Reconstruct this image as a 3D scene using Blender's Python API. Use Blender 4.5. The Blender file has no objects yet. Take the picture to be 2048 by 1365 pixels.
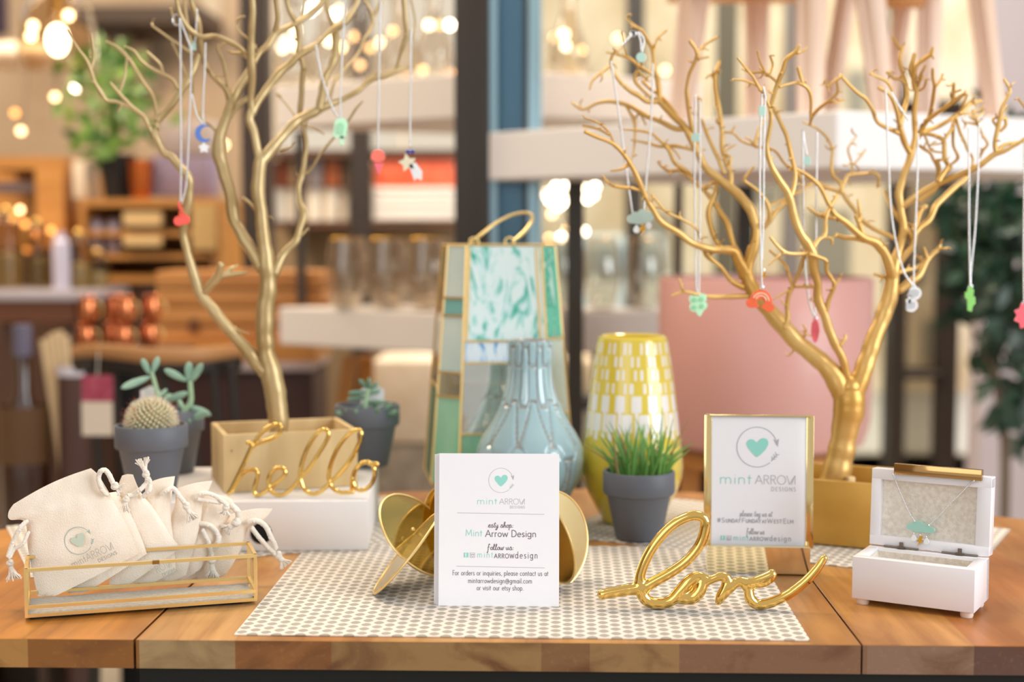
import bpy, bmesh, math, random
from mathutils import Vector, Matrix, noise
sc = bpy.context.scene
PI = math.pi
# ---------------------------------------------------------------- camera, world, lights
F = 50 / 36 * 2048
YAW = math.atan(76 / F); PIT = math.atan(204.5 / F)
CAM = Vector((0, 0, 1.09)); T = 0.76          # T: height of the table top
cd = bpy.data.cameras.new('camera'); cam = bpy.data.objects.new('camera', cd); sc.collection.objects.link(cam)
cam.location = CAM; cam.rotation_euler = (PI / 2 - PIT, 0, YAW)
cd.lens = 50; cd.sensor_width = 36; cd.clip_start = 0.05; cd.clip_end = 60
cd.dof.use_dof = True; cd.dof.focus_distance = 1.275; cd.dof.aperture_fstop = 3.0; cd.dof.aperture_blades = 0
sc.camera = cam
sc.view_settings.view_transform = 'Standard'; sc.view_settings.look = 'None'
sc.view_settings.gamma = 1; sc.view_settings.use_curve_mapping = False
sc.view_settings.exposure = 0.12
sc.cycles.use_denoising = True
sc.cycles.sample_clamp_indirect = 6; sc.cycles.caustics_reflective = False; sc.cycles.caustics_refractive = False
sc.cycles.max_bounces = 8; sc.cycles.transparent_max_bounces = 24; sc.cycles.blur_glossy = 0.5
w = bpy.data.worlds.new('world'); sc.world = w; w.use_nodes = True
bg = w.node_tree.nodes['Background']; bg.inputs[0].default_value = (1.0, 0.95, 0.88, 1); bg.inputs[1].default_value = 0.62

def area(name, loc, target, sx, sy, power, col):
    l = bpy.data.lights.new(name, 'AREA'); l.shape = 'RECTANGLE'; l.size = sx; l.size_y = sy
    l.energy = power; l.color = col
    o = bpy.data.objects.new(name, l); sc.collection.objects.link(o); o.location = loc
    o.rotation_euler = (Vector(target) - Vector(loc)).to_track_quat('-Z', 'Y').to_euler()
    return o
DAY = (0.90, 0.96, 1.0); WARM = (1.0, 0.80, 0.56)
area('window_daylight', (3.1, -0.2, 1.9), (0.1, 1.6, 0.85), 2.4, 2.2, 105, DAY)
area('window_daylight', (-1.6, -1.8, 2.0), (0, 1.5, 0.85), 2.2, 2.0, 20, (0.97, 0.98, 1.0))
area('ceiling_lamp', (-0.9, 1.9, 3.0), (-0.5, 1.6, 0.8), 0.5, 0.5, 20, WARM)  # unseen warm light, added over the left of the table
area('ceiling_lamp', (0.9, 2.4, 3.0), (0.5, 1.8, 0.8), 0.5, 0.5, 18, WARM)  # unseen warm light, added over the right of the table
area('ceiling_lamp', (-2.2, 3.6, 3.1), (-1.8, 5.0, 0.9), 1.4, 1.2, 95, WARM)  # added out of view to brighten the left background
area('ceiling_lamp', (0.2, 4.0, 3.1), (0.0, 5.2, 0.9), 1.2, 1.0, 55, (1, .9, .78))  # added out of view to brighten the middle background
area('street_daylight', (2.5, 6.6, 4.6), (2.0, 9.5, 1.2), 5.0, 2.0, 330, (1.0, .98, .96))

# ---------------------------------------------------------------- pixel helpers (a pixel and a depth give a point of the place)
FW = Vector((-math.sin(YAW) * math.cos(PIT), math.cos(YAW) * math.cos(PIT), -math.sin(PIT)))
RT = Vector((math.cos(YAW), math.sin(YAW), 0)); UPV = RT.cross(FW)
def ray(px, py): return FW + RT * ((px - 1024) / F) - UPV * ((py - 682.5) / F)
def P(px, py, Y): d = ray(px, py); return CAM + d * (Y / d.y)
def G(px, py, z=T): d = ray(px, py); return CAM + d * ((z - CAM.z) / d.z)
def M(n, Y): return n / F * Y                  # n pixels at depth Y, in metres

def hx(s, a=1.0):
    s = s.lstrip('#'); r = [int(s[i:i + 2], 16) / 255 for i in (0, 2, 4)]
    return tuple([(c / 12.92 if c <= .04045 else ((c + .055) / 1.055) ** 2.4) for c in r] + [a])
# ---------------------------------------------------------------- materials
def mat(name, col, rough=.5, metal=0., var=None, vscale=20., vstretch=(1, 1, 1), bump=0., bscale=60., coat=0., spec=.5, emit=None, es=1., sub=0., alpha=None, rvar=0):
    m = bpy.data.materials.new(name); m.use_nodes = True; nt = m.node_tree; b = nt.nodes['Principled BSDF']
    c = hx(col) if isinstance(col, str) else col
    b.inputs['Base Color'].default_value = c; b.inputs['Roughness'].default_value = rough; b.inputs['Metallic'].default_value = metal
    b.inputs['Coat Weight'].default_value = coat; b.inputs['Coat Roughness'].default_value = .05; b.inputs['Specular IOR Level'].default_value = spec
    if sub: b.inputs['Subsurface Weight'].default_value = sub; b.inputs['Subsurface Radius'].default_value = (.004, .003, .002)
    if emit: b.inputs['Emission Color'].default_value = hx(emit); b.inputs['Emission Strength'].default_value = es
    if var or bump or rvar:
        tc = nt.nodes.new('ShaderNodeTexCoord'); mp = nt.nodes.new('ShaderNodeMapping'); mp.inputs['Scale'].default_value = vstretch
        nt.links.new(tc.outputs['Object'], mp.inputs[0])
        if var or rvar:
            n = nt.nodes.new('ShaderNodeTexNoise'); n.inputs['Scale'].default_value = vscale; n.inputs['Detail'].default_value = 5
            nt.links.new(mp.outputs[0], n.inputs['Vector'])
            if var:
                r = nt.nodes.new('ShaderNodeValToRGB'); r.color_ramp.elements[0].position = .35; r.color_ramp.elements[1].position = .65
                r.color_ramp.elements[0].color = c; r.color_ramp.elements[1].color = hx(var)
                nt.links.new(n.outputs[0], r.inputs[0]); nt.links.new(r.outputs[0], b.inputs['Base Color'])
            if rvar:
                mr = nt.nodes.new('ShaderNodeMapRange'); mr.inputs[3].default_value = max(0, rough - rvar); mr.inputs[4].default_value = rough + rvar
                nt.links.new(n.outputs[0], mr.inputs[0]); nt.links.new(mr.outputs[0], b.inputs['Roughness'])
        if bump:
            n2 = nt.nodes.new('ShaderNodeTexNoise'); n2.inputs['Scale'].default_value = bscale; n2.inputs['Detail'].default_value = 4
            nt.links.new(mp.outputs[0], n2.inputs['Vector'])
            bp = nt.nodes.new('ShaderNodeBump'); bp.inputs['Strength'].default_value = bump; bp.inputs['Distance'].default_value = .002
            nt.links.new(n2.outputs[0], bp.inputs['Height']); nt.links.new(bp.outputs[0], b.inputs['Normal'])
    return m
def thin_glass(name, tint='#fdfefe', gl=.16, rough=.02):
    m = bpy.data.materials.new(name); m.use_nodes = True; nt = m.node_tree; nt.nodes.clear()
    o = nt.nodes.new('ShaderNodeOutputMaterial'); mx = nt.nodes.new('ShaderNodeMixShader'); t = nt.nodes.new('ShaderNodeBsdfTransparent'); g = nt.nodes.new('ShaderNodeBsdfGlossy')
    fr = nt.nodes.new('ShaderNodeLayerWeight'); fr.inputs[0].default_value = .12
    ad = nt.nodes.new('ShaderNodeMath'); ad.operation = 'MULTIPLY_ADD'; ad.inputs[1].default_value = .45; ad.inputs[2].default_value = gl * .06
    ad.use_clamp = True
    t.inputs[0].default_value = hx(tint); g.inputs['Roughness'].default_value = rough; g.inputs[0].default_value = (1, 1, 1, 1)
    nt.links.new(fr.outputs['Fresnel'], ad.inputs[0]); nt.links.new(ad.outputs[0], mx.inputs[0]); nt.links.new(t.outputs[0], mx.inputs[1]); nt.links.new(g.outputs[0], mx.inputs[2]); nt.links.new(mx.outputs[0], o.inputs[0])
    return m
def emis(name, col, s):
    m = bpy.data.materials.new(name); m.use_nodes = True; nt = m.node_tree; nt.nodes.clear()
    o = nt.nodes.new('ShaderNodeOutputMaterial'); e = nt.nodes.new('ShaderNodeEmission'); e.inputs[0].default_value = hx(col); e.inputs[1].default_value = s
    nt.links.new(e.outputs[0], o.inputs[0]); return m
class NG:                                       # tiny node-expression helper
    def __init__(s, m): s.nt = m.node_tree
    def m(s, op, a, b=None, c=None, clamp=False):
        n = s.nt.nodes.new('ShaderNodeMath'); n.operation = op; n.use_clamp = clamp
        for i, v in enumerate((a, b, c)):
            if v is None: continue
            if isinstance(v, (int, float)): n.inputs[i].default_value = v
            else: s.nt.links.new(v, n.inputs[i])
        return n.outputs[0]
    def mix(s, f, a, b):
        n = s.nt.nodes.new('ShaderNodeMix'); n.data_type = 'RGBA'
        if isinstance(f, (int, float)): n.inputs[0].default_value = f
        else: s.nt.links.new(f, n.inputs[0])
        for i, v in ((6, a), (7, b)):
            if isinstance(v, tuple): n.inputs[i].default_value = v
            else: s.nt.links.new(v, n.inputs[i])
        return n.outputs[2]
    def coords(s, kind='Object'):
        tc = s.nt.nodes.new('ShaderNodeTexCoord'); sp = s.nt.nodes.new('ShaderNodeSeparateXYZ'); s.nt.links.new(tc.outputs[kind], sp.inputs[0]); s.vec = tc.outputs[kind]
        return sp.outputs
    def noise(s, scale, detail=4, stretch=(1, 1, 1), dist=0):
        mp = s.nt.nodes.new('ShaderNodeMapping'); mp.inputs['Scale'].default_value = stretch; s.nt.links.new(s.vec, mp.inputs[0])
        n = s.nt.nodes.new('ShaderNodeTexNoise'); n.inputs['Scale'].default_value = scale; n.inputs['Detail'].default_value = detail; n.inputs['Distortion'].default_value = dist
        s.nt.links.new(mp.outputs[0], n.inputs['Vector']); return n.outputs[0]
    def ramp(s, f, stops, const=False):
        r = s.nt.nodes.new('ShaderNodeValToRGB'); e = r.color_ramp
        if const: e.interpolation = 'CONSTANT'
        while len(e.elements) < len(stops): e.elements.new(.5)
        for el, (p, c) in zip(e.elements, stops): el.position = p; el.color = c if isinstance(c, tuple) else hx(c)
        s.nt.links.new(f, r.inputs[0]); return r.outputs[0]

# ---------------------------------------------------------------- mesh helpers
def rz(a): return Matrix.Rotation(a, 3, 'Z')
def sm(pts, n=4):
    """smooth a polyline of (Vector, radius) with Catmull-Rom"""
    if len(pts) < 3: return list(pts)
    out = []
    for i in range(len(pts) - 1):
        p0 = pts[max(i - 1, 0)]; p1 = pts[i]; p2 = pts[i + 1]; p3 = pts[min(i + 2, len(pts) - 1)]
        for k in range(n):
            t = k / n
            def cr(a, b, c, d): return .5 * ((2 * b) + (c - a) * t + (2 * a - 5 * b + 4 * c - d) * t * t + (3 * b - a - 3 * c + d) * t ** 3)
            out.append((cr(p0[0], p1[0], p2[0], p3[0]), max(1e-5, cr(p0[1], p1[1], p2[1], p3[1]))))
    out.append(pts[-1]); return out
class MB:
    def __init__(s): s.v = []; s.f = []; s.m = []
    def add(s, vs, fs, mi=0):
        o = len(s.v); s.v += [Vector(v) for v in vs]
        for f in fs: s.f.append(tuple(i + o for i in f)); s.m.append(mi)
        return s
    def box(s, c, size, rot=None, bev=0., mi=0, seg=2):
        bm = bmesh.new(); bmesh.ops.create_cube(bm, size=1)
        for v in bm.verts: v.co = Vector((v.co.x * size[0], v.co.y * size[1], v.co.z * size[2]))
        if bev: bmesh.ops.bevel(bm, geom=list(bm.edges), offset=bev, segments=seg, affect='EDGES', profile=.5)
        if isinstance(rot, (int, float)): rot = rz(rot)
        if rot is not None:
            for v in bm.verts: v.co = rot @ v.co
        bm.verts.ensure_lookup_table(); bm.verts.index_update()
        s.add([v.co + Vector(c) for v in bm.verts], [[v.index for v in f.verts] for f in bm.faces], mi); bm.free(); return s
    def bar(s, a, b, wd, th=None, mi=0, bev=0., up=Vector((0, 0, 1))):
        a = Vector(a); b = Vector(b); z = (b - a); L = z.length; z.normalize()
        if abs(z.dot(up)) > .98: up = Vector((0, 1, 0))
        x = up.cross(z).normalized(); y = z.cross(x)
        return s.box((a + b) / 2, (wd, th or wd, L), Matrix((x, y, z)).transposed(), bev, mi)
    def tube(s, pr, seg=8, mi=0, cap=True, flat=1.0, closed=False):
        pr = [(Vector(p), r) for p, r in pr]; n = len(pr)
        vs = []; fs = []; t0 = (pr[1][0] - pr[0][0]).normalized()
        if t0.length < .5: t0 = Vector((0, 0, 1))
        up = Vector((0, 1, 0)) if abs(t0.y) < .9 else Vector((1, 0, 0))
        x = (up - t0 * up.dot(t0)).normalized()
        for i, (p, r) in enumerate(pr):
            a = pr[max(i - 1, 0)][0] if not closed else pr[i - 1][0]; b = pr[min(i + 1, n - 1)][0] if not closed else pr[(i + 1) % n][0]
            t = (b - a)
            t = t.normalized() if t.length > 1e-9 else t0
            x = x - t * x.dot(t)
            x = x.normalized() if x.length > 1e-6 else t.orthogonal().normalized()
            y = t.cross(x); t0 = t
            for k in range(seg):
                an = 2 * PI * k / seg; vs.append(p + x * (math.cos(an) * r * flat) + y * (math.sin(an) * r))
        m = n if closed else n - 1
        for i in range(m):
            j = (i + 1) % n
            for k in range(seg): fs.append((i * seg + k, i * seg + (k + 1) % seg, j * seg + (k + 1) % seg, j * seg + k))
        if cap and not closed: fs.append(tuple(range(seg))[::-1]); fs.append(tuple((n - 1) * seg + k for k in range(seg)))
        return s.add(vs, fs, mi)
    def lathe(s, prof, c=(0, 0, 0), seg=32, mi=0, rot=None, cap=(False, False), mf=None):
        vs = []; fs = []; c = Vector(c)
        for r, z in prof:
            for k in range(seg):
                a = 2 * PI * k / seg; v = Vector((math.cos(a) * r, math.sin(a) * r, z)); vs.append((rot @ v if rot is not None else v) + c)
        for i in range(len(prof) - 1):
            for k in range(seg): fs.append((i * seg + k, i * seg + (k + 1) % seg, (i + 1) * seg + (k + 1) % seg, (i + 1) * seg + k))
        if cap[0]: fs.append(tuple(range(seg))[::-1])
        if cap[1]: fs.append(tuple((len(prof) - 1) * seg + k for k in range(seg)))
        s.add(vs, fs, mi); return s
    def ball(s, c, r, seg=12, ring=8, mi=0, sc_=(1, 1, 1), rot=None):
        c = Vector(c); vs = []; fs = []
        vs.append(Vector((0, 0, r)))
        for i in range(1, ring):
            t = PI * i / ring
            for k in range(seg): a = 2 * PI * k / seg; vs.append(Vector((math.sin(t) * math.cos(a) * r, math.sin(t) * math.sin(a) * r, math.cos(t) * r)))
        vs.append(Vector((0, 0, -r)))
        for k in range(seg): fs.append((0, 1 + k, 1 + (k + 1) % seg)); fs.append((len(vs) - 1, 1 + (ring - 2) * seg + (k + 1) % seg, 1 + (ring - 2) * seg + k))
        for i in range(ring - 2):
            for k in range(seg): a = 1 + i * seg; fs.append((a + k, a + seg + k, a + seg + (k + 1) % seg, a + (k + 1) % seg))
        vs = [Vector((v.x * sc_[0], v.y * sc_[1], v.z * sc_[2])) for v in vs]
        if rot is not None: vs = [rot @ v for v in vs]
        return s.add([v + c for v in vs], fs, mi)
    def prism(s, poly, th, o, ax, ay, mi=0, bev=0):
        """outline poly in the plane of ax, ay, given a thickness along ax x ay (towards the viewer)"""
        o = Vector(o); nrm = ax.cross(ay).normalized(); n = len(poly)
        f = [o + ax * x + ay * y + nrm * (th / 2) for x, y in poly]; b = [o + ax * x + ay * y - nrm * (th / 2) for x, y in poly]
        return s.add(f + b, [tuple(range(n)), tuple(range(2 * n - 1, n - 1, -1))] + [((i + 1) % n, i, i + n, (i + 1) % n + n) for i in range(n)], mi)
    def disc(s, c, A, B, th, seg=40, mi=0):
        c = Vector(c); nr = A.cross(B).normalized() * th / 2
        ring = [c + A * math.cos(2 * PI * k / seg) + B * math.sin(2 * PI * k / seg) for k in range(seg)]
        return s.add([p + nr for p in ring] + [p - nr for p in ring], [tuple(range(seg)), tuple(range(2 * seg - 1, seg - 1, -1))] + [((k + 1) % seg, k, k + seg, (k + 1) % seg + seg) for k in range(seg)], mi)
    def build(s, name, mats, parent=None, smooth=35, origin=None):
        if parent is not None: org = Vector(parent['_o'])
        elif origin is not None: org = Vector(origin)
        else:
            xs = [v.x for v in s.v]; ys = [v.y for v in s.v]; org = Vector(((min(xs) + max(xs)) / 2, (min(ys) + max(ys)) / 2, min(v.z for v in s.v)))
        me = bpy.data.meshes.new(name); me.from_pydata([v - org for v in s.v], [], s.f)
        for m_ in (mats if isinstance(mats, (list, tuple)) else [mats]): me.materials.append(m_)
        me.polygons.foreach_set('material_index', s.m)
        if smooth:
            me.polygons.foreach_set('use_smooth', [True] * len(me.polygons)); me.set_sharp_from_angle(angle=math.radians(smooth))
        me.update()
        o = bpy.data.objects.new(name, me); sc.collection.objects.link(o)
        if parent is not None: o.parent = parent
        else: o.location = org
        o['_o'] = org
        return o
def tag(o, label=None, cat=None, group=None, kind=None):
    if label: o['label'] = label
    if cat: o['category'] = cat
    if group: o['group'] = group
    if kind: o['kind'] = kind
    return o
def thing(name, label, cat, loc, group=None):
    o = bpy.data.objects.new(name, None); sc.collection.objects.link(o); o.location = loc; o['_o'] = Vector(loc); o.empty_display_size = .02
    return tag(o, label, cat, group)
def struct(o): o['kind'] = 'structure'; return o
def copytree(o, loc, label=None):
    c = o.copy(); sc.collection.objects.link(c); c.location = loc
    if label: c['label'] = label
    for ch in list(o.children):
        d = ch.copy(); sc.collection.objects.link(d); d.parent = c
        for g in list(ch.children): e = g.copy(); sc.collection.objects.link(e); e.parent = d
    return c
def pbox(mb, x0, y0, x1, y1, Y, dep, bev=0, mi=0):
    """box whose front face at depth Y spans a rectangle of the view"""
    a = P(x0, y0, Y); b = P(x1, y1, Y)
    return mb.box(((a.x + b.x) / 2, Y + dep / 2, (a.z + b.z) / 2), (abs(b.x - a.x), dep, abs(a.z - b.z)), None, bev, mi)
# ---------------------------------------------------------------- shared materials
GOLD = mat('gold_leafed_branch', '#ab9162', .36, .5, var='#ccb588', vscale=9, bump=.25, bscale=45)
GOLD2 = mat('gold_sprayed_branch', '#c69647', .34, .5, var='#e6c27e', vscale=9, bump=.25, bscale=45)
GLOSSGOLD = mat('polished_gold', '#ecc572', .10, 1., rvar=.03, vscale=6)
BRASS = mat('brass', '#f2d391', .36, .9)
SILVER = mat('silver_chain', '#e4e6ea', .22, 1.)
WHITE = mat('white_lacquer', '#ecebf1', .35, coat=.2)
WHITEBOX = mat('white_box_paint', '#e9e4e2', .55)
PAPER = mat('white_card', '#efeef3', .6)
MINT = mat('mint_print', '#93d8cd', .6)
GREYP = mat('grey_print', '#b2b2b9', .6)
DARKP = mat('plum_grey_print', '#7d7077', .6)
MUSLIN = mat('unbleached_muslin', '#f2e2d0', .9, var='#f6e9da', vscale=40, bump=.35, bscale=900, sub=.08)
CORD = mat('cotton_cord', '#efe6da', .9, bump=.5, bscale=700)
SLATE = mat('slate_grey_pot_glaze', '#62666f', .55, var='#5b6069', vscale=6)
SOIL = mat('potting_soil', '#3a2e26', .95, var='#6a5a4a', vscale=120, bump=.6, bscale=200)
LEAFG = mat('grass_blade', '#4f8a3f', .45, var='#7fae57', vscale=18, vstretch=(1, 1, .3))
LEAFO = mat('dry_blade', '#8d7a4a', .6)
SUCC = mat('succulent_leaf', '#86ad9b', .5, var='#9dc0ab', vscale=30)
SUCD = mat('dark_succulent_leaf', '#4f7a6c', .45, var='#87ab8e', vscale=30)
STEM = mat('succulent_stem', '#a9c9a4', .5)
GL = thin_glass('clear_glass')
# wood table
def wood_table():
    m = mat('mango_wood_table', '#c98f4e', .38, spec=.3); g = NG(m); X, Yc, Z = g.coords()
    st = [(-.84, '#d08c42'), (-.70, '#cc8a40'), (-.545, '#c58038'), (-.46, '#cc8539'), (-.3425, '#d59f60'), (-.262, '#b5793c'), (-.15, '#c79253'), (-.02, '#c08a4c'), (.10, '#b9834a'), (.2546, '#c98f4c'), (.345, '#b9743a'), (.47, '#b47b42'), (.6, '#c99257')]
    pos = g.m('DIVIDE', g.m('ADD', X, .85), 1.7)
    base = g.ramp(pos, [((x + .85) / 1.7, c) for x, c in st], True)
    n1 = g.noise(14, 6, (1, .16, 1), 1.5); n2 = g.noise(150, 3, (1, .05, 1)); n3 = g.noise(7, 4, (1, .4, 1))
    c1 = g.mix(g.m('MULTIPLY', g.m('SUBTRACT', n1, .36, clamp=True), 2.4, clamp=True), base, hx('#85501f'))
    c2 = g.mix(g.m('MULTIPLY', g.m('SUBTRACT', n2, .52, clamp=True), 1.6, clamp=True), c1, hx('#7a4a26'))
    c3 = g.mix(g.m('MULTIPLY', g.m('SUBTRACT', n3, .5, clamp=True), 1.4, clamp=True), c2, hx('#e8bd84'))
    # sawn front edge: end grain is darker, plank by plank
    geo = m.node_tree.nodes.new('ShaderNodeNewGeometry'); sp = m.node_tree.nodes.new('ShaderNodeSeparateXYZ'); m.node_tree.links.new(geo.outputs['Normal'], sp.inputs[0])
    side = g.m('LESS_THAN', sp.outputs[2], .6)
    eb = g.ramp(pos, [((x + .85) / 1.7, c) for x, c in [(-.84, '#a3733a'), (-.70, '#a87a44'), (-.435, '#86572c'), (-.3425, '#9f845e'), (-.262, '#8a5a33'), (-.185, '#917048'), (-.01, '#7e5b3c'), (.03, '#92704a'), (.10, '#7c5a44'), (.2546, '#846655'), (.345, '#5f443c'), (.47, '#6e4d3d'), (.6, '#7e5b3c')]], True)
    n4 = g.noise(16, 7, (1, 1, 1.5), 1.2); n5 = g.noise(260, 2)
    e1 = g.mix(g.m('MULTIPLY', g.m('SUBTRACT', n4, .47, clamp=True), 3.2, clamp=True), eb, hx('#5e3a24'))
    e2 = g.mix(g.m('MULTIPLY', g.m('SUBTRACT', n5, .58, clamp=True), .5, clamp=True), e1, hx('#c59a62'))
    b = m.node_tree.nodes['Principled BSDF']; m.node_tree.links.new(g.mix(side, c3, e2), b.inputs['Base Color'])
    bp = m.node_tree.nodes.new('ShaderNodeBump'); bp.inputs['Strength'].default_value = .12; bp.inputs['Distance'].default_value = .001
    m.node_tree.links.new(n2, bp.inputs['Height']); m.node_tree.links.new(bp.outputs[0], b.inputs['Normal'])
    m.node_tree.links.new(g.m('ADD', g.m('MULTIPLY', n1, .3), .2), b.inputs['Roughness'])
    return m
WOODT = wood_table()
def mat_cloth():
    m = mat('leaf_patterned_cotton', '#f1eae2', .85, bump=.3, bscale=1200); g = NG(m); X, Yc, Z = g.coords()
    PX, PY = .0101, .0132
    xi = g.m('DIVIDE', X, PX); col = g.m('FLOOR', xi); u = g.m('MULTIPLY', g.m('SUBTRACT', g.m('SUBTRACT', xi, col), .5), 2)
    odd = g.m('MULTIPLY', g.m('FRACT', g.m('MULTIPLY', col, .5)), 1.0)        # 0 or .5
    wob = g.m('MULTIPLY', g.m('SUBTRACT', g.noise(25, 2), .5), .25)
    yi = g.m('ADD', g.m('ADD', g.m('DIVIDE', Yc, PY), odd), wob); v = g.m('MULTIPLY', g.m('SUBTRACT', g.m('FRACT', yi), .5), 2)
    lim = g.m('MULTIPLY', g.m('SUBTRACT', 1, g.m('POWER', g.m('ABSOLUTE', g.m('DIVIDE', u, .93)), 2.0)), .76)
    leaf = g.m('GREATER_THAN', lim, g.m('ABSOLUTE', v))
    shade = g.mix(g.noise(60, 2), hx('#b5a898'), hx('#a5a29b'))
    b = m.node_tree.nodes['Principled BSDF']; m.node_tree.links.new(g.mix(leaf, hx('#e9e0d6'), shade), b.inputs['Base Color'])
    return m
CLOTH = mat_cloth()

# ---------------------------------------------------------------- table and place mats
tb = thing('display_table', 'wide mango-wood table with plank seams carrying the jewellery display', 'table', (0, 1.5, 0))
back = [(-.95, 1.42), (-.74, 1.49), (-.6, 1.60), (-.4, 1.74), (-.2, 1.835), (.05, 1.865), (.3, 1.82), (.55, 1.68), (.78, 1.5), (.98, 1.42)]
def yb(x):
    for (a, b), (c, d) in zip(back, back[1:]):
        if a <= x <= c: return b + (d - b) * (x - a) / (c - a)
FY = 1.145; TH = .0245
for x0, x1 in ((-.95, -.3437), (-.3413, .2538), (.2554, .98)):
    xs = [x0] + [p[0] for p in back if x0 < p[0] < x1] + [x1]
    poly = [(x0, FY), (x1, FY)] + [(x, yb(x)) for x in reversed(xs)]
    mb = MB(); n = len(poly)
    for bevz, ins in ((0, 0),):
        top = [Vector((x, y, T)) for x, y in poly]; mid = [Vector((x, y, T - .0006)) for x, y in poly]; bot = [Vector((x, y, T - TH)) for x, y in poly]
        cx = sum(p[0] for p in poly) / n; cy = sum(p[1] for p in poly) / n
        top = [Vector((p.x + (0.0006 if p.x < cx else -.0006), p.y + (.0008 if p.y < cy else -.0008), p.z)) for p in top]
        mb.add(top + mid + bot, [tuple(range(n))] + [(i + n, (i + 1) % n + n, (i + 1) % n, i) for i in range(n)] + [(i + 2 * n, (i + 1) % n + 2 * n, (i + 1) % n + n, i + n) for i in range(n)] + [tuple(range(3 * n - 1, 2 * n - 1, -1))])
    mb.build('table_leaf', WOODT, tb, 0)
IRON = mat('black_iron', '#20201f', .5, .6)
mb = MB(); mb.box((.19, 1.165, T - TH - .02), (1.06, .03, .04)); mb.build('apron', IRON, tb); mb = MB(); mb.box((.02, 1.78, T - TH - .02), (.6, .03, .04)); mb.build('apron', IRON, tb)
for x, y in ((-.68, 1.19), (.72, 1.19), (-.3, 1.76), (.4, 1.74)):
    mb = MB(); mb.box((x, y, (T - TH) / 2), (.05, .05, T - TH - .0), None, .004); mb.build('leg', IRON, tb)
def placemat(label, A, dirx, diry, L, W):
    A = Vector((A[0], A[1], T + .0002)); dx = Vector((dirx[0], dirx[1], 0)).normalized(); dy = Vector((diry[0], diry[1], 0)).normalized()
    nx, ny = 40, 28; mb = MB(); vs = []; fs = []
    for s_ in (1, 0):
        for j in range(ny + 1):
            for i in range(nx + 1):
                e = .0008 * max(0, noise.noise(Vector((i * .35, j * .3, len(label))))) if (i in (0, nx) or j in (0, ny)) else 0
                vs.append(dx * (L * i / nx) + dy * (W * j / ny) + Vector((0, 0, s_ * .0011 + e + .0002 * noise.noise(Vector((i * .5, j * .5, 3))) * s_)))
    N = (nx + 1) * (ny + 1)
    for j in range(ny):
        for i in range(nx):
            a = j * (nx + 1) + i; fs.append((a, a + 1, a + nx + 2, a + nx + 1)); fs.append((N + a + nx + 1, N + a + nx + 2, N + a + 1, N + a))
    ed = [(i, i + 1) for i in range(nx)] + [(ny * (nx + 1) + i + 1, ny * (nx + 1) + i) for i in range(nx)] + [((j + 1) * (nx + 1), j * (nx + 1)) for j in range(ny)] + [(j * (nx + 1) + nx, (j + 1) * (nx + 1) + nx) for j in range(ny)]
    for a, b in ed: fs.append((a, N + a, N + b, b))
    ang = math.atan2(dx.y, dx.x); R = rz(-ang)
    mb.add([R @ v for v in vs], fs)
    o = mb.build('placemat', CLOTH, None, 60, origin=(0, 0, 0)); o.location = A; o.rotation_euler = (0, 0, ang)
    return tag(o, label, 'placemat', 'leaf patterned placemats')
placemat('grey leaf-print placemat along the front edge under the white card and love sign', (-.2625, 1.1575), (.4765, -.004), (.004, .4765), .4765, .352)
placemat('grey leaf-print placemat slanting under the white riser box, its corner showing at far left', (-.505, 1.352), (.9, .435), (-.435, .9), .47, .27)
placemat('grey leaf-print placemat slanting under the yellow vase, grass pot and gold planter', (.0, 1.564), (.9, -.44), (.44, .9), .45, .27)
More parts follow.
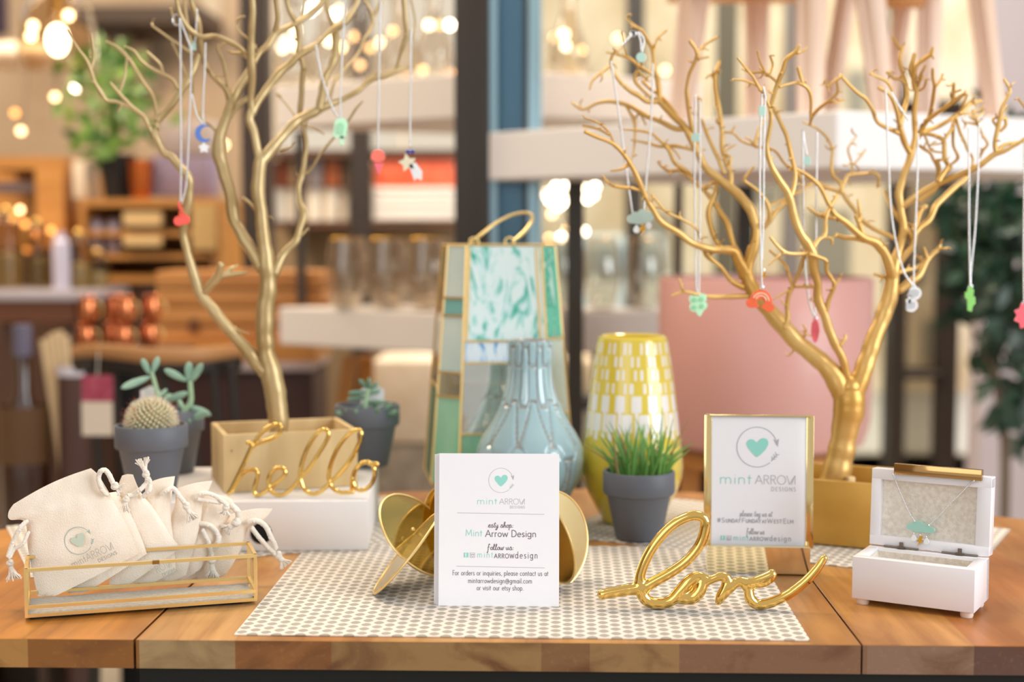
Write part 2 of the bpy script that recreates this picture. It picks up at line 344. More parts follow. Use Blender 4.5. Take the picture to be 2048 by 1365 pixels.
# ---------------------------------------------------------------- single-stroke lettering
def arc(cx, cy, rx, ry, a0, a1, n=10): return [(cx + rx * math.cos(math.radians(a0 + (a1 - a0) * i / n)), cy + ry * math.sin(math.radians(a0 + (a1 - a0) * i / n))) for i in range(n + 1)]
GLY = {  # geometric sans, x-height .6, caps 1; value: (advance, strokes)
 'a': (.62, [arc(.28, .3, .24, .3, 0, 360), [(.52, .6), (.52, 0)]]), 'b': (.62, [arc(.32, .3, .24, .3, 0, 360), [(.08, 1), (.08, 0)]]),
 'c': (.52, [arc(.3, .3, .24, .3, 50, 310)]), 'd': (.62, [arc(.28, .3, .24, .3, 0, 360), [(.52, 1), (.52, 0)]]),
 'e': (.58, [[(.05, .32), (.53, .32)] + arc(.29, .3, .24, .3, 5, 310)]), 'f': (.34, [arc(.26, .82, .12, .16, 90, 180) + [(.14, 0)], [(.02, .58), (.3, .58)]]),
 'g': (.62, [arc(.28, .3, .24, .3, 0, 360), [(.52, .6), (.52, -.1)] + arc(.29, -.1, .23, .2, 0, -150)]), 'h': (.58, [[(.08, 1), (.08, 0)], [(.08, .35)] + arc(.28, .38, .2, .22, 180, 0) + [(.48, 0)]]),
 'i': (.2, [[(.1, .6), (.1, 0)], [(.1, .82), (.1, .86)]]), 'j': (.2, [[(.1, .6), (.1, -.2)]]), 'l': (.2, [[(.1, 1), (.1, 0)]]), 'k': (.5, [[(.08, 1), (.08, 0)], [(.42, .6), (.08, .25)], [(.2, .36), (.45, 0)]]),
 'm': (.9, [[(.08, .6), (.08, 0)], [(.08, .38)] + arc(.26, .4, .18, .2, 180, 0) + [(.44, 0)], [(.44, .38)] + arc(.62, .4, .18, .2, 180, 0) + [(.8, 0)]]),
 'n': (.58, [[(.08, .6), (.08, 0)], [(.08, .35)] + arc(.28, .38, .2, .22, 180, 0) + [(.48, 0)]]), 'o': (.6, [arc(.3, .3, .25, .3, 0, 360)]),
 'p': (.62, [arc(.32, .3, .24, .3, 0, 360), [(.08, .6), (.08, -.35)]]), 'q': (.62, [arc(.28, .3, .24, .3, 0, 360), [(.52, .6), (.52, -.35)]]),
 'r': (.36, [[(.08, .6), (.08, 0)], [(.08, .36)] + arc(.24, .4, .16, .2, 180, 70)]), 's': (.44, [arc(.22, .45, .14, .15, 40, 260, 8) + arc(.2, .15, .16, .15, 80, -140, 8)]),
 't': (.32, [[(.14, .85), (.14, 0)], [(.02, .58), (.28, .58)]]), 'u': (.56, [[(.08, .6), (.08, .22)] + arc(.27, .22, .19, .22, 180, 360) + [(.46, .6)], [(.46, .3), (.46, 0)]]),
 'v': (.5, [[(.02, .6), (.25, 0), (.48, .6)]]), 'w': (.8, [[(.02, .6), (.2, 0), (.4, .55), (.6, 0), (.78, .6)]]), 'y': (.5, [[(.02, .6), (.26, 0)], [(.48, .6), (.12, -.35)]]),
 'A': (.8, [[(.02, 0), (.4, 1), (.78, 0)], [(.16, .34), (.64, .34)]]), 'D': (.78, [[(.1, 0), (.1, 1), (.3, 1)] + arc(.3, .5, .42, .5, 90, -90) + [(.1, 0)]]),
 'E': (.56, [[(.5, 1), (.1, 1), (.1, 0), (.5, 0)], [(.1, .52), (.46, .52)]]), 'F': (.52, [[(.5, 1), (.1, 1), (.1, 0)], [(.1, .52), (.44, .52)]]),
 'G': (.9, [arc(.48, .5, .42, .5, 45, 360) + [(.5, .5)]]), 'I': (.22, [[(.11, 1), (.11, 0)]]), 'L': (.5, [[(.1, 1), (.1, 0), (.46, 0)]]),
 'M': (.95, [[(.08, 0), (.14, 1), (.47, .2), (.8, 1), (.87, 0)]]), 'N': (.8, [[(.1, 0), (.1, 1), (.7, 0), (.7, 1)]]), 'O': (.95, [arc(.47, .5, .43, .5, 0, 360, 20)]),
 'R': (.66, [[(.1, 0), (.1, 1), (.3, 1)] + arc(.3, .76, .26, .24, 90, -90) + [(.1, .52)], [(.3, .52), (.6, 0)]]), 'S': (.56, [arc(.28, .76, .2, .24, 40, 260, 8) + arc(.26, .26, .22, .26, 80, -140, 8)]),
 'T': (.6, [[(.02, 1), (.58, 1)], [(.3, 1), (.3, 0)]]), 'U': (.74, [[(.1, 1), (.1, .3)] + arc(.37, .3, .27, .3, 180, 360) + [(.64, 1)]]), 'W': (1.1, [[(.02, 1), (.28, 0), (.55, .9), (.8, 0), (1.08, 1)]]),
 'K': (.7, [[(.1, 0), (.62, 1), (.62, 0)]]), 'Y': (.66, [[(.02, 1), (.33, .5), (.33, 0)], [(.64, 1), (.33, .5)]]), '#': (.7, [[(.25, .95), (.15, .05)], [(.52, .95), (.42, .05)], [(.05, .65), (.65, .65)], [(.03, .35), (.63, .35)]]),
 '@': (1.0, [arc(.5, .4, .18, .2, 0, 360), [(.68, .6), (.68, .3)] + arc(.78, .3, .1, .12, 180, 360) + arc(.5, .35, .42, .5, 10, 320)]), '.': (.22, [[(.1, 0), (.1, .05)]]), ',': (.22, [[(.12, .05), (.07, -.12)]]), ':': (.25, [[(.12, 0), (.12, .05)], [(.12, .4), (.12, .45)]]), ' ': (.32, []),
 'X': (.9, [[(.02, 1), (.3, 0), (.85, 1)], [(.5, 0), (.78, .9)], [(.86, 1), (.86, 0)]]) }   # the logo's joined W
SCR = {  # brush script
 'e': (.42, [[(-.05, .1), (.2, .3), (.33, .5), (.24, .6), (.1, .45), (.1, .15), (.22, 0), (.42, .15)]]), 's': (.4, [[(-.02, .1), (.2, .62), (.32, .25), (.2, .0), (.06, .06)], [(.2, .0), (.42, .14)]]),
 't': (.34, [[(.28, 1.0), (.12, .3), (.14, .03), (.32, .12)], [(.0, .72), (.42, .8)]]), 'y': (.46, [[(.0, .5), (.06, .15), (.2, .05), (.36, .55)], [(.36, .55), (.26, -.2), (.08, -.5), (.02, -.3), (.44, .12)]]),
 'h': (.48, [[(.0, .1), (.3, .9), (.26, 1.15), (.16, .8), (.06, 0)], [(.08, .2), (.26, .55), (.36, .4), (.32, .05), (.48, .12)]]), 'o': (.42, [[(.24, .55), (.06, .4), (.1, .05), (.28, .05), (.34, .35), (.24, .55), (.44, .48)]]),
 'p': (.46, [[(.12, .6), (.0, -.5)], [(.08, .3), (.26, .6), (.36, .35), (.24, .02), (.08, .08)], [(.3, .05), (.46, .12)]]), 'f': (.4, [[(.36, .95), (.26, 1.15), (.16, .8), (.02, -.5), (-.08, -.4)], [(.0, .5), (.34, .55)]]),
 'l': (.3, [[(-.02, .1), (.24, .85), (.2, 1.12), (.1, .75), (.08, .1), (.16, .0), (.3, .12)]]), 'w': (.6, [[(.0, .5), (.06, .05), (.2, .1), (.28, .5)], [(.28, .5), (.3, .05), (.44, .1), (.52, .55), (.62, .5)]]),
 'u': (.5, [[(.0, .5), (.06, .05), (.22, .1), (.32, .55)], [(.32, .55), (.32, .08), (.5, .12)]]), 'a': (.46, [[(.34, .5), (.16, .55), (.04, .25), (.14, .02), (.3, .25), (.36, .55)], [(.36, .55), (.34, .06), (.46, .12)]]),
 'g': (.46, [[(.34, .5), (.16, .55), (.04, .25), (.14, .02), (.3, .25), (.36, .55)], [(.36, .55), (.28, -.3), (.1, -.5), (.04, -.3), (.46, .12)]]), ':': (.2, [[(.1, .05), (.12, .1)], [(.14, .4), (.16, .45)]]), ' ': (.3, [])}
def tw(s_, f, sp): return sum(f[c][0] + sp for c in s_) - sp
def write(mb, s_, x, y, h, o, ax, ay, wd, font=GLY, sp=.1, width=None, mi=0, lift=.0003, centre=False, small=None):
    """thin printed strokes on the plane o, ax, ay; h = cap height; small: scale of upper-case letters set as small capitals"""
    nrm = ax.cross(ay).normalized() * lift; wd = wd * (.8 if font is SCR else 1.15)
    tot = sum((font[c][0] * (small if small and i and c.isupper() and s_[i - 1] not in '# ' and not (s_[i - 1].islower()) else 1) + sp) for i, c in enumerate(s_)) - sp
    kx = h if width is None else width / tot
    cx = x - (tot * kx / 2 if centre else 0)
    for c in s_:
        adv, st = font[c]
        for line in st:
            if font is SCR and len(line) > 2:
                line = [(p[0].x, p[0].y) for p in sm([(Vector((a, b, 0)), 1) for a, b in line], 3)]
            pts = [o + ax * (cx + px * kx) + ay * (y + py * h) + nrm for px, py in line]; sg = len(line) > 6
            for i in range(len(pts) - 1):
                a = pts[i]; b = pts[i + 1]; t = b - a
                if t.length < 1e-9: t = ax * 1e-5; b = a + t
                t = t.normalized(); sd = nrm.normalized().cross(t) * (wd / 2)
                if font is SCR: sd *= .7 + .7 * abs(t.dot(ay.normalized()))
                e = t * (wd * .3); k_ = nrm * (.02 * (i % 3))
                mb.add([a - e + sd + k_, a - e - sd + k_, b + e - sd + k_, b + e + sd + k_], [(0, 1, 2, 3)], mi)
        cx += (adv + sp) * kx
def ribbon(mb, pts2, o, ax, ay, wd, mi=0, lift=.0003):
    nrm = ax.cross(ay).normalized(); pts = [o + ax * a + ay * b + nrm * lift for a, b in pts2]; vs = []; fs = []
    for i, p in enumerate(pts):
        t = (pts[min(i + 1, len(pts) - 1)] - pts[max(i - 1, 0)]).normalized(); sd = nrm.cross(t) * (wd / 2); vs += [p + sd, p - sd]
    for i in range(len(pts) - 1): fs.append((2 * i, 2 * i + 1, 2 * i + 3, 2 * i + 2))
    mb.add(vs, fs, mi)
def flat(mb, poly, o, ax, ay, mi=0, lift=.0003):
    nrm = ax.cross(ay).normalized(); mb.add([o + ax * a + ay * b + nrm * lift for a, b in poly], [tuple(range(len(poly)))], mi)
HEART = [(0, -1.0), (.35, -.72), (.75, -.25), (.98, .2), (1.0, .55), (.85, .82), (.6, .92), (.35, .85), (.12, .62), (0, .42), (-.15, .58), (-.35, .75), (-.62, .78), (-.86, .62), (-.95, .32), (-.85, -.02), (-.5, -.5), (-.25, -.8), (-.12, -.94)]
def logo(mb, cx, cy, R, o, ax, ay, wd, mi_m=0, mi_g=1, lift=.0003):
    ribbon(mb, [(cx + R * math.cos(math.radians(a)), cy + R * math.sin(math.radians(a))) for a in range(22, 316, 6)], o, ax, ay, wd, mi_g, lift)
    flat(mb, [(cx + .55 * R * x, cy + .5 * R * y) for x, y in HEART], o, ax, ay, mi_m, lift)
    flat(mb, [(cx + 1.02 * R, cy + .02 * R), (cx + .80 * R, cy + .42 * R), (cx + .93 * R, cy + .33 * R), (cx + 1.08 * R, cy + .44 * R)], o, ax, ay, mi_g, lift)
    ribbon(mb, [(cx + .70 * R, cy - .70 * R), (cx + 1.0 * R, cy - .34 * R)], o, ax, ay, wd, mi_g, lift)
    for k in (0, 1, 2):
        q = (cx + (.76 + .09 * k) * R, cy - (.62 - .11 * k) * R)
        ribbon(mb, [(q[0] - .03 * R, q[1] + .16 * R), q, (q[0] + .16 * R, q[1] + .04 * R)], o, ax, ay, wd, mi_g, lift)

# ---------------------------------------------------------------- stack of info cards leaning on the ornament
cY = 1.279
def card_axes(tilt, yaw):
    ax = Vector((math.cos(yaw), math.sin(yaw), 0)); bk = Vector((-math.sin(yaw), math.cos(yaw), 0)); ay = (Vector((0, 0, 1)) * math.cos(tilt) + bk * math.sin(tilt)).normalized(); return ax, ay
bl = G(877, 1212, T + .0013); br = G(1118, 1214, T + .0013)
yaw = math.atan2(br.y - bl.y, br.x - bl.x); cw = (br - bl).length; ax, ay = card_axes(math.radians(7), yaw)
ch = .1365
for k in range(5):
    off = Vector((-.0009 * k - (.001 if k == 4 else 0), .0013 * k, .0)); a2, y2 = card_axes(math.radians(7 - .1 * k), yaw + (.002 * (k % 3 - 1) if k else 0))
    mb = MB(); poly = [(0, 0), (cw, 0), (cw, ch - .002), (cw - .002, ch), (0, ch)] if k == 0 else [(0, 0), (cw + .0006 * k, 0), (cw + .0006 * k, ch - .0006 * k), (0, ch - .0004 * k)]
    mb.prism([(x, y) for x, y in poly], .00035, bl + off + a2 * 0 - (a2.cross(y2)) * 0, a2, y2)
    c = mb.build('info_card', PAPER, None, 0)
    tag(c, ['front white info card with mint heart logo and contact lines', 'white card directly behind the front info card', 'third white card, middle of the leaning card stack', 'fourth white card, second from the back of the leaning stack', 'rearmost white card of the stack, touching the gold ornament, its edge peeking out at left'][k], 'card', 'info cards leaning in a stack')
    if k == 0: front = c
o = bl + Vector((0, 0, 0)) ; u = cw / 241.0             # u: one photo pixel on the card
def cp(x, y): return ((x - 877 - (y - 912) * -.02) * u, (1212 - y) * ch / 300)
mb = MB(); cx, cy = cp(1000, 965)
logo(mb, cx, cy, 24.5 * u, o, ax, ay, .0003)
mbx = cp(951, 1012); write(mb, 'mint', mbx[0], mbx[1], 11.5 * u / .85 * .95, o, ax, ay, .0004, width=41 * u, mi=0)
mbx = cp(996, 1012); write(mb, 'ARROX', mbx[0], mbx[1], 11 * u, o, ax, ay, .0003, width=51 * u, mi=1, sp=.04)
mbx = cp(1017, 1020); write(mb, 'DESIGNS', mbx[0], mbx[1], 5 * u, o, ax, ay, .00025, width=30 * u, mi=1, sp=.3)
for yy, x0, x1 in ((1029.5, 911, 1086), (1134.5, 908, 1085)): a = cp(x0, yy); b = cp(x1, yy + 2); ribbon(mb, [a, b], o, ax, ay, .0004, 1)
a = cp(973, 1058); write(mb, 'esty shop:', a[0], a[1], 10 * u, o, ax, ay, .0006, SCR, .02, width=50 * u, mi=2)
a = cp(927, 1075); write(mb, 'Mint', a[0], a[1], 13 * u, o, ax, ay, .0005, width=34 * u, mi=0)
a = cp(967, 1076); write(mb, 'Arrow Design', a[0], a[1], 13 * u, o, ax, ay, .0006, width=102 * u, mi=2, sp=.08)
a = cp(971, 1102); write(mb, 'follow us:', a[0], a[1], 10.5 * u, o, ax, ay, .0006, SCR, .02, width=52 * u, mi=2)
a = cp(923, 1117); flat(mb, [a, (a[0] + 9.5 * u, a[1]), (a[0] + 9.5 * u, a[1] + 9.5 * u), (a[0], a[1] + 9.5 * u)], o, ax, ay, 0)
write(mb, 'f', a[0] + 2.6 * u, a[1] + .8 * u, 8 * u, o, ax, ay, .0006, mi=3, lift=.0005)
a = cp(936, 1117); q = 9 * u; ribbon(mb, [a, (a[0] + q, a[1]), (a[0] + q, a[1] + q), (a[0], a[1] + q), a], o, ax, ay, .0005, 1)
ribbon(mb, [(a[0] + q / 2 + 2.4 * u * math.cos(t / 8 * PI * 2), a[1] + q * .45 + 2.4 * u * math.sin(t / 8 * PI * 2)) for t in range(9)], o, ax, ay, .0004, 1); ribbon(mb, [(a[0], a[1] + q * .7), (a[0] + q, a[1] + q * .7)], o, ax, ay, .0004, 1)
a = cp(950, 1117); write(mb, 'mint', a[0], a[1], 12 * u, o, ax, ay, .0004, width=32 * u, mi=0, sp=.25)
a = cp(984, 1118); write(mb, 'ARROW', a[0], a[1], 8.5 * u, o, ax, ay, .0005, width=40 * u, mi=2, sp=.2)
a = cp(1026, 1118); write(mb, 'design', a[0], a[1], 13 * u, o, ax, ay, .0005, width=45 * u, mi=2, sp=.25)
for s_, x0, x1, yy in (('For orders or inquiries, please contact us at', 900, 1092, 1152), ('mintarrowdesign@gmail.com', 931, 1059, 1167), ('or visit our etsy shop.', 948, 1042, 1181)):
    a = cp(x0, yy); write(mb, s_, a[0], a[1], 9.5 * u, o, ax, ay, .00040, width=(x1 - x0) * u, mi=2)
mb.build('printed_lettering', [MINT, GREYP, DARKP, PAPER], front, 0)

# ---------------------------------------------------------------- gold glass petal ornament
def petal_mat(name, col, tr, rough=.06):
    m = bpy.data.materials.new(name); m.use_nodes = True; nt = m.node_tree; b = nt.nodes['Principled BSDF']; b.inputs['Base Color'].default_value = hx(col); b.inputs['Metallic'].default_value = 1; b.inputs['Roughness'].default_value = rough
    t = nt.nodes.new('ShaderNodeBsdfTransparent'); t.inputs[0].default_value = hx('#efe3b0'); mx = nt.nodes.new('ShaderNodeMixShader'); mx.inputs[0].default_value = 1 - tr
    nt.links.new(t.outputs[0], mx.inputs[1]); nt.links.new(b.outputs[0], mx.inputs[2]); nt.links.new(mx.outputs[0], nt.nodes['Material Output'].inputs[0]); return m
PETALA = petal_mat('champagne_mirror_glass', '#c9b878', .5); PETALB = petal_mat('amber_mirror_glass', '#b58a2c', .06, .08); PETALC = petal_mat('cream_mirror_glass', '#e6d3a0', .2, .25)
orn = thing('glass_disc_ornament', 'gold-rimmed amber glass disc ornament behind the white card stack', 'ornament', (P(1000, 1090, 1.36).x, 1.36, T + .0013))
R_ = .0475
def petal(px, py, Y, dx, dy, mx_, my_, sgn, mt, R=R_):
    c = P(px, py, Y); A2 = RT * dx - UPV * dy; A2.normalize(); B2 = RT * mx_ - UPV * my_; bl_ = M(math.hypot(mx_, my_), Y); bl_ = min(bl_, R * .995)
    B = B2.normalized() * bl_ + FW * (sgn * math.sqrt(max(0, R * R - bl_ * bl_))); A = A2 * R
    mb = MB(); mb.disc(c, A * .99, B * .99, .0008, 56); d = mb.build('glass_disc', mt, orn, 30)
    mb = MB(); mb.tube([(c + A * math.cos(2 * PI * k / 64) + B * math.sin(2 * PI * k / 64), .0013) for k in range(64)], 8, closed=True); mb.build('rim', BRASS, d)
    return c, A, B
petal(838, 1070, 1.355, .70, .71, 30, -30, 1, PETALA)
petal(812, 1107, 1.302, .64, -.77, -6, -5, 1, PETALC, .0470)
petal(905, 1064, 1.375, .2, .98, 60, -12, -1, PETALB, .046)
petal(1104, 1082, 1.336, .12, .99, 74, -9, 1, PETALC, .0470)
petal(1098, 1078, 1.322, .34, .94, 38, -14, -1, PETALB, .0440)
petal(1000, 1090, 1.385, 1, 0, 0, 60, 1, PETALB, .0500)
mb = MB(); mb.tube([(P(880, 1100, 1.37), .0012), (P(1000, 1080, 1.385), .0012), (P(1110, 1100, 1.37), .0012)], 8); mb.ball(P(826, 1060, 1.34), .0022); mb.ball(P(806, 1103, 1.345), .0018); mb.build('joint_wire', BRASS, orn)

# ---------------------------------------------------------------- love and hello signs
def remesh(o, vox, it=3):
    m = o.modifiers.new('r', 'REMESH'); m.mode = 'VOXEL'; m.voxel_size = vox; m.use_smooth_shade = True
    s2 = o.modifiers.new('s', 'SMOOTH'); s2.factor = .5; s2.iterations = it
    dg = bpy.context.evaluated_depsgraph_get(); me = bpy.data.meshes.new_from_object(o.evaluated_get(dg)); o.modifiers.clear(); me.name = o.name
    mm = o.data.materials[0]; o.data = me; me.materials.clear(); me.materials.append(mm); me.polygons.foreach_set('use_smooth', [True] * len(me.polygons))
LV = [[(170, 775, 34), (300, 750, 37), (450, 725, 42)],
 [(460, 750, 42), (455, 640, 33), (510, 490, 32), (600, 350, 32), (720, 235, 32), (850, 178, 33), (935, 195, 33), (950, 265, 33), (912, 390, 33), (820, 510, 33), (700, 600, 34), (560, 680, 36), (480, 730, 38)],
 [(455, 730, 42), (500, 815, 40), (590, 845, 38), (690, 822, 38), (765, 745, 42), (835, 665, 38), (900, 635, 28), (958, 655, 26)],
 [(765, 800, 44), (850, 800, 46), (905, 745, 46), (925, 685, 38)], [(930, 690, 32), (975, 672, 26), (1050, 640, 27), (1115, 648, 28), (1105, 720, 34), (1070, 790, 34), (1050, 828, 24)],
 [(1075, 785, 34), (1150, 712, 33), (1210, 672, 26), (1285, 685, 30), (1380, 655, 32), (1455, 622, 34)], [(1450, 640, 34), (1400, 680, 32), (1320, 695, 30)],
 [(1235, 690, 30), (1275, 740, 30), (1290, 810, 36), (1350, 852, 34), (1450, 835, 34), (1580, 775, 32), (1700, 685, 30), (1790, 590, 28), (1852, 500, 22)]]
mb = MB(); YL = 1.246
for st in LV:
    pr = [(P(1160 + x / 3.793, 1000 + y / 3.793, YL), M((r + 8) / 3.793, YL)) for x, y, r in st]; pr = sm(pr, 5); mb.tube(pr, 16); mb.ball(pr[0][0], pr[0][1], 12, 8); mb.ball(pr[-1][0], pr[-1][1], 12, 8)
lz = min(v.z for v in mb.v)
for v in mb.v: v.z = T + .0013 + (v.z - lz) * 1.0
lv = mb.build('love_word_sign', GLOSSGOLD); remesh(lv, .0009, 16)
tag(lv, 'shiny gold metal word sign reading love on the patterned placemat', 'word sign')
HE = [[(112, 945), (180, 810), (260, 640), (330, 480), (385, 355)], [(338, 330), (400, 340), (425, 300), (470, 235), (530, 170), (610, 120), (690, 100), (740, 130), (735, 185), (690, 240), (610, 285), (500, 320), (430, 345), (390, 375)],
 [(150, 915), (210, 800), (270, 710), (340, 665), (410, 655), (460, 690), (455, 760), (430, 860), (425, 930), (460, 970), (540, 935), (640, 860), (750, 770), (805, 700), (780, 645), (710, 635), (640, 680), (600, 760), (605, 860), (650, 935), (740, 965), (830, 935), (920, 850), (1010, 740), (1110, 625), (1220, 450), (1310, 300), (1335, 210), (1290, 165), (1200, 200), (1100, 340), (1030, 500), (990, 680), (1005, 810), (1060, 910), (1150, 950), (1250, 920), (1350, 830), (1470, 710), (1600, 550), (1700, 370), (1745, 230), (1710, 170), (1610, 200), (1490, 330), (1400, 500), (1350, 670), (1355, 800), (1420, 900), (1520, 935), (1640, 925)],
 [(1640, 900), (1640, 780), (1680, 650), (1770, 570), (1860, 575), (1910, 640), (1915, 740), (1870, 840), (1790, 900), (1710, 900), (1655, 830), (1640, 760)], [(1850, 580), (1945, 588)]]
mb = MB(); YH = 1.492
for i, st in enumerate(HE):
    pr = sm([(P(440 + x / 6.206, 840 + y / 6.206, YH + .003 * (i % 2)), M(4.5, YH)) for x, y in st], 4); mb.tube(pr, 10); mb.ball(pr[0][0], pr[0][1] * 1.15, 10, 8); mb.ball(pr[-1][0], pr[-1][1] * 1.15, 10, 8)
HB = .0545                                       # height of the white riser box
lz = min(v.z for v in mb.v); dz = T + HB + .0003 - lz
for v in mb.v: v.z += dz; v.y += (v.z - T - HB) * .12
hl = mb.build('hello_word_sign', GLOSSGOLD); tag(hl, 'shiny gold wire word sign reading hello leaning on the wooden crate', 'word sign')

# ---------------------------------------------------------------- white riser box
rb = thing('riser_box', 'white box with a round hand hole raising the hello sign and pots', 'box', (P(480, 1100, 1.55).x, 1.58, T + .0013))
FR = G(736, 1104, T); an = math.radians(4); L_ = .27; D_ = .23
ctr = Vector((FR.x - math.cos(an) * L_ / 2 - math.sin(an) * D_ / 2, FR.y + math.cos(an) * D_ / 2 - math.sin(an) * L_ / 2, T + .0013 + (HB - .0013) / 2))
mb = MB(); mb.box(ctr, (L_, D_, HB - .0014), an, .0015); mb.build('body', WHITEBOX, rb)
hc = P(527, 1060, 1.49); hc2 = Vector((hc.x, ctr.y, hc.z)) ; loc = rz(-an) @ (hc - ctr); hp = ctr + rz(an) @ Vector((loc.x, -D_ / 2 - .0003, loc.z))
mb = MB(); mb.lathe([(0.0001, 0), (.0105, 0), (.0112, .0006), (.0112, -.0008)], hp, 28, rot=rz(an) @ Matrix.Rotation(PI / 2, 3, 'X')); mb.build('hand_hole', mat('dark_recess', '#0d0c0c', .9), rb)  # flat black disc painted in for the shade inside the hole
# ---------------------------------------------------------------- brass and glass tray with muslin pouches
TA = G(54, 1243, T); TB = G(512, 1209, T); tx = (TB - TA).normalized(); TL = (TB - TA).length; ty = Vector((-tx.y, tx.x, 0)); TD = .054; TH_ = .0445
tan = math.atan2(tx.y, tx.x)
tr = thing('brass_glass_tray', 'shallow brass-edged clear glass display tray holding the muslin pouches', 'tray', (TA + tx * TL / 2 + ty * TD / 2))
def tp(a, b, z): return TA + tx * a + ty * b + Vector((0, 0, z))
e = .0029; mb = MB()
z0 = .0045; z1 = .0045 + .0075; z2 = TH_
for z in (z0, z1, z2):
    ee = e if z != z1 else .0028
    for a, b in (((0, 0), (TL, 0)), ((TL, 0), (TL, TD)), ((TL, TD), (0, TD)), ((0, TD), (0, 0))): mb.bar(tp(a[0], a[1], z), tp(b[0], b[1], z), ee, ee)
for a, b in ((0, 0), (TL, 0), (TL, TD), (0, TD)): mb.bar(tp(a, b, z0 - e / 2), tp(a, b, z2 + e / 2), .0026, .0026)
mb.build('brass_frame', BRASS, tr)
mb = MB(); mb.bar(tp(TL * .54, -.0006, z2), tp(TL * .57, -.0006, z2), .0032, .0032); mb.build('clasp_plate', mat('worn_brass', '#a87b3c', .35, .9), tr)
for a, b in (((0, 0), (TL, 0)), ((0, TD), (TL, TD)), ((0, 0), (0, TD)), ((TL, 0), (TL, TD))):
    p = tp(a[0], a[1], (z1 + z2) / 2); q = tp(b[0], b[1], (z1 + z2) / 2); mb = MB(); mb.bar(p, q, z2 - z1 - .002, .0008, up=Vector((0, 0, 1)).cross((q - p).normalized())); mb.build('glass_pane', GL, tr, 0)
mb = MB(); mb.box(tp(TL / 2, TD / 2, .0062), (TL - .003, TD - .003, .0018), tan); mb.build('linen_base', mat('grey_linen', '#cfc6ba', .95, var='#bdb3a6', vscale=300), tr)
VP_ = mat('black_velvet_pad', '#15151c', .9)
for a in (.15, .8): mb = MB(); mb.box(tp(TL * a, TD * .5, .0017), (TL * .28, TD * .8, .0033), tan); mb.build('velvet_pad', VP_, tr)
BAGS = [
 ([(79, 1208, 276, 1108), (66, 1150, 262, 1070), (56, 1098, 245, 1035), (50, 1045, 224, 996), (20, 1040, 210, 972), (17, 1025, 196, 950), (27, 1009, 182, 937)], 7),
 ([(140, 1204, 294, 1108), (120, 1130, 278, 1065), (110, 1060, 255, 1015), (130, 1010, 238, 990), (150, 1000, 232, 984)], 1),
 ([(217, 1197, 360, 1097), (222, 1120, 335, 1060), (230, 1040, 306, 1016), (240, 998, 288, 994), (236, 975, 276, 975), (244, 952, 266, 950)], 2),
 ([(250, 1192, 352, 1142), (262, 1120, 347, 1085), (280, 1050, 342, 1035), (290, 1003, 343, 997), (290, 975, 347, 972), (292, 968, 350, 953)], 3),
 ([(300, 1182, 372, 1150), (318, 1115, 388, 1097), (335, 1055, 401, 1044), (350, 1008, 407, 998), (350, 988, 417, 982), (355, 977, 425, 962)], 3),
 ([(340, 1172, 401, 1140), (366, 1115, 428, 1092), (385, 1065, 446, 1056), (398, 1022, 462, 1030), (402, 1000, 468, 1010), (412, 986, 463, 998)], 2),
 ([(340, 1182, 431, 1180), (375, 1125, 460, 1138), (405, 1082, 483, 1097), (432, 1052, 499, 1056), (448, 1036, 528, 1040), (476, 1024, 546, 1018)], 3)]
NM = ['front pouch with the mint heart print, leftmost in the glass tray', 'pouch mostly hidden directly behind the front printed one', 'third pouch, cord tassel standing straight up from its neck', 'fourth pouch, a loose thread at its square top corner', 'fifth pouch, peaked corner touching the crate shadow', 'crumpled sixth pouch with tangled cord near the hello sign', 'rightmost pouch leaning out over the tray end']
CORDS = {0: [([(52, 1044), (38, 1060), (26, 1085), (17, 1112)], 3.6, 'tas', (20, 1128), (28, 1160)), ([(56, 1066), (46, 1088), (28, 1100), (20, 1116)], 3.0, None, 0, 0), ([(212, 990), (202, 975), (197, 955), (203, 942), (213, 943), (222, 958), (228, 972)], 4.0, 'tas', (230, 974), (243, 980))],
 2: [([(262, 992), (280, 980), (292, 968), (295, 958)], 3.8, 'tas', (292, 950), (284, 919)), ([(286, 994), (298, 982), (300, 968), (296, 956)], 3.8, None, 0, 0), ([(270, 990), (255, 992)], 3.5, 'tas', (252, 1000), (248, 1022))],
 3: [([(324, 990), (334, 981), (346, 977), (358, 992), (370, 1008)], 3.8, 'tas', (373, 1014), (387, 1040))], 4: [([(392, 994), (404, 987), (425, 990), (444, 1002), (455, 1012)], 3.6, 'tas', (452, 1016), (449, 1030)), ([(396, 1000), (420, 1003), (440, 1006)], 3.2, None, 0, 0)],
 5: [([(400, 1048), (420, 1052), (435, 1068), (437, 1084), (430, 1100)], 4.2, 'tas', (424, 1122), (424, 1156)), ([(405, 1060), (415, 1080), (424, 1110)], 3.6, None, 0, 0), ([(462, 1012), (474, 1022), (478, 1036)], 5, 'tas', (472, 1046), (450, 1062))],
 6: [([(497, 1046), (512, 1042), (530, 1052), (542, 1075), (552, 1098)], 4.3, 'tas', (556, 1112), (572, 1132)), ([(503, 1056), (520, 1078), (536, 1096), (550, 1108)], 4, None, 0, 0)]}
random.seed(4)
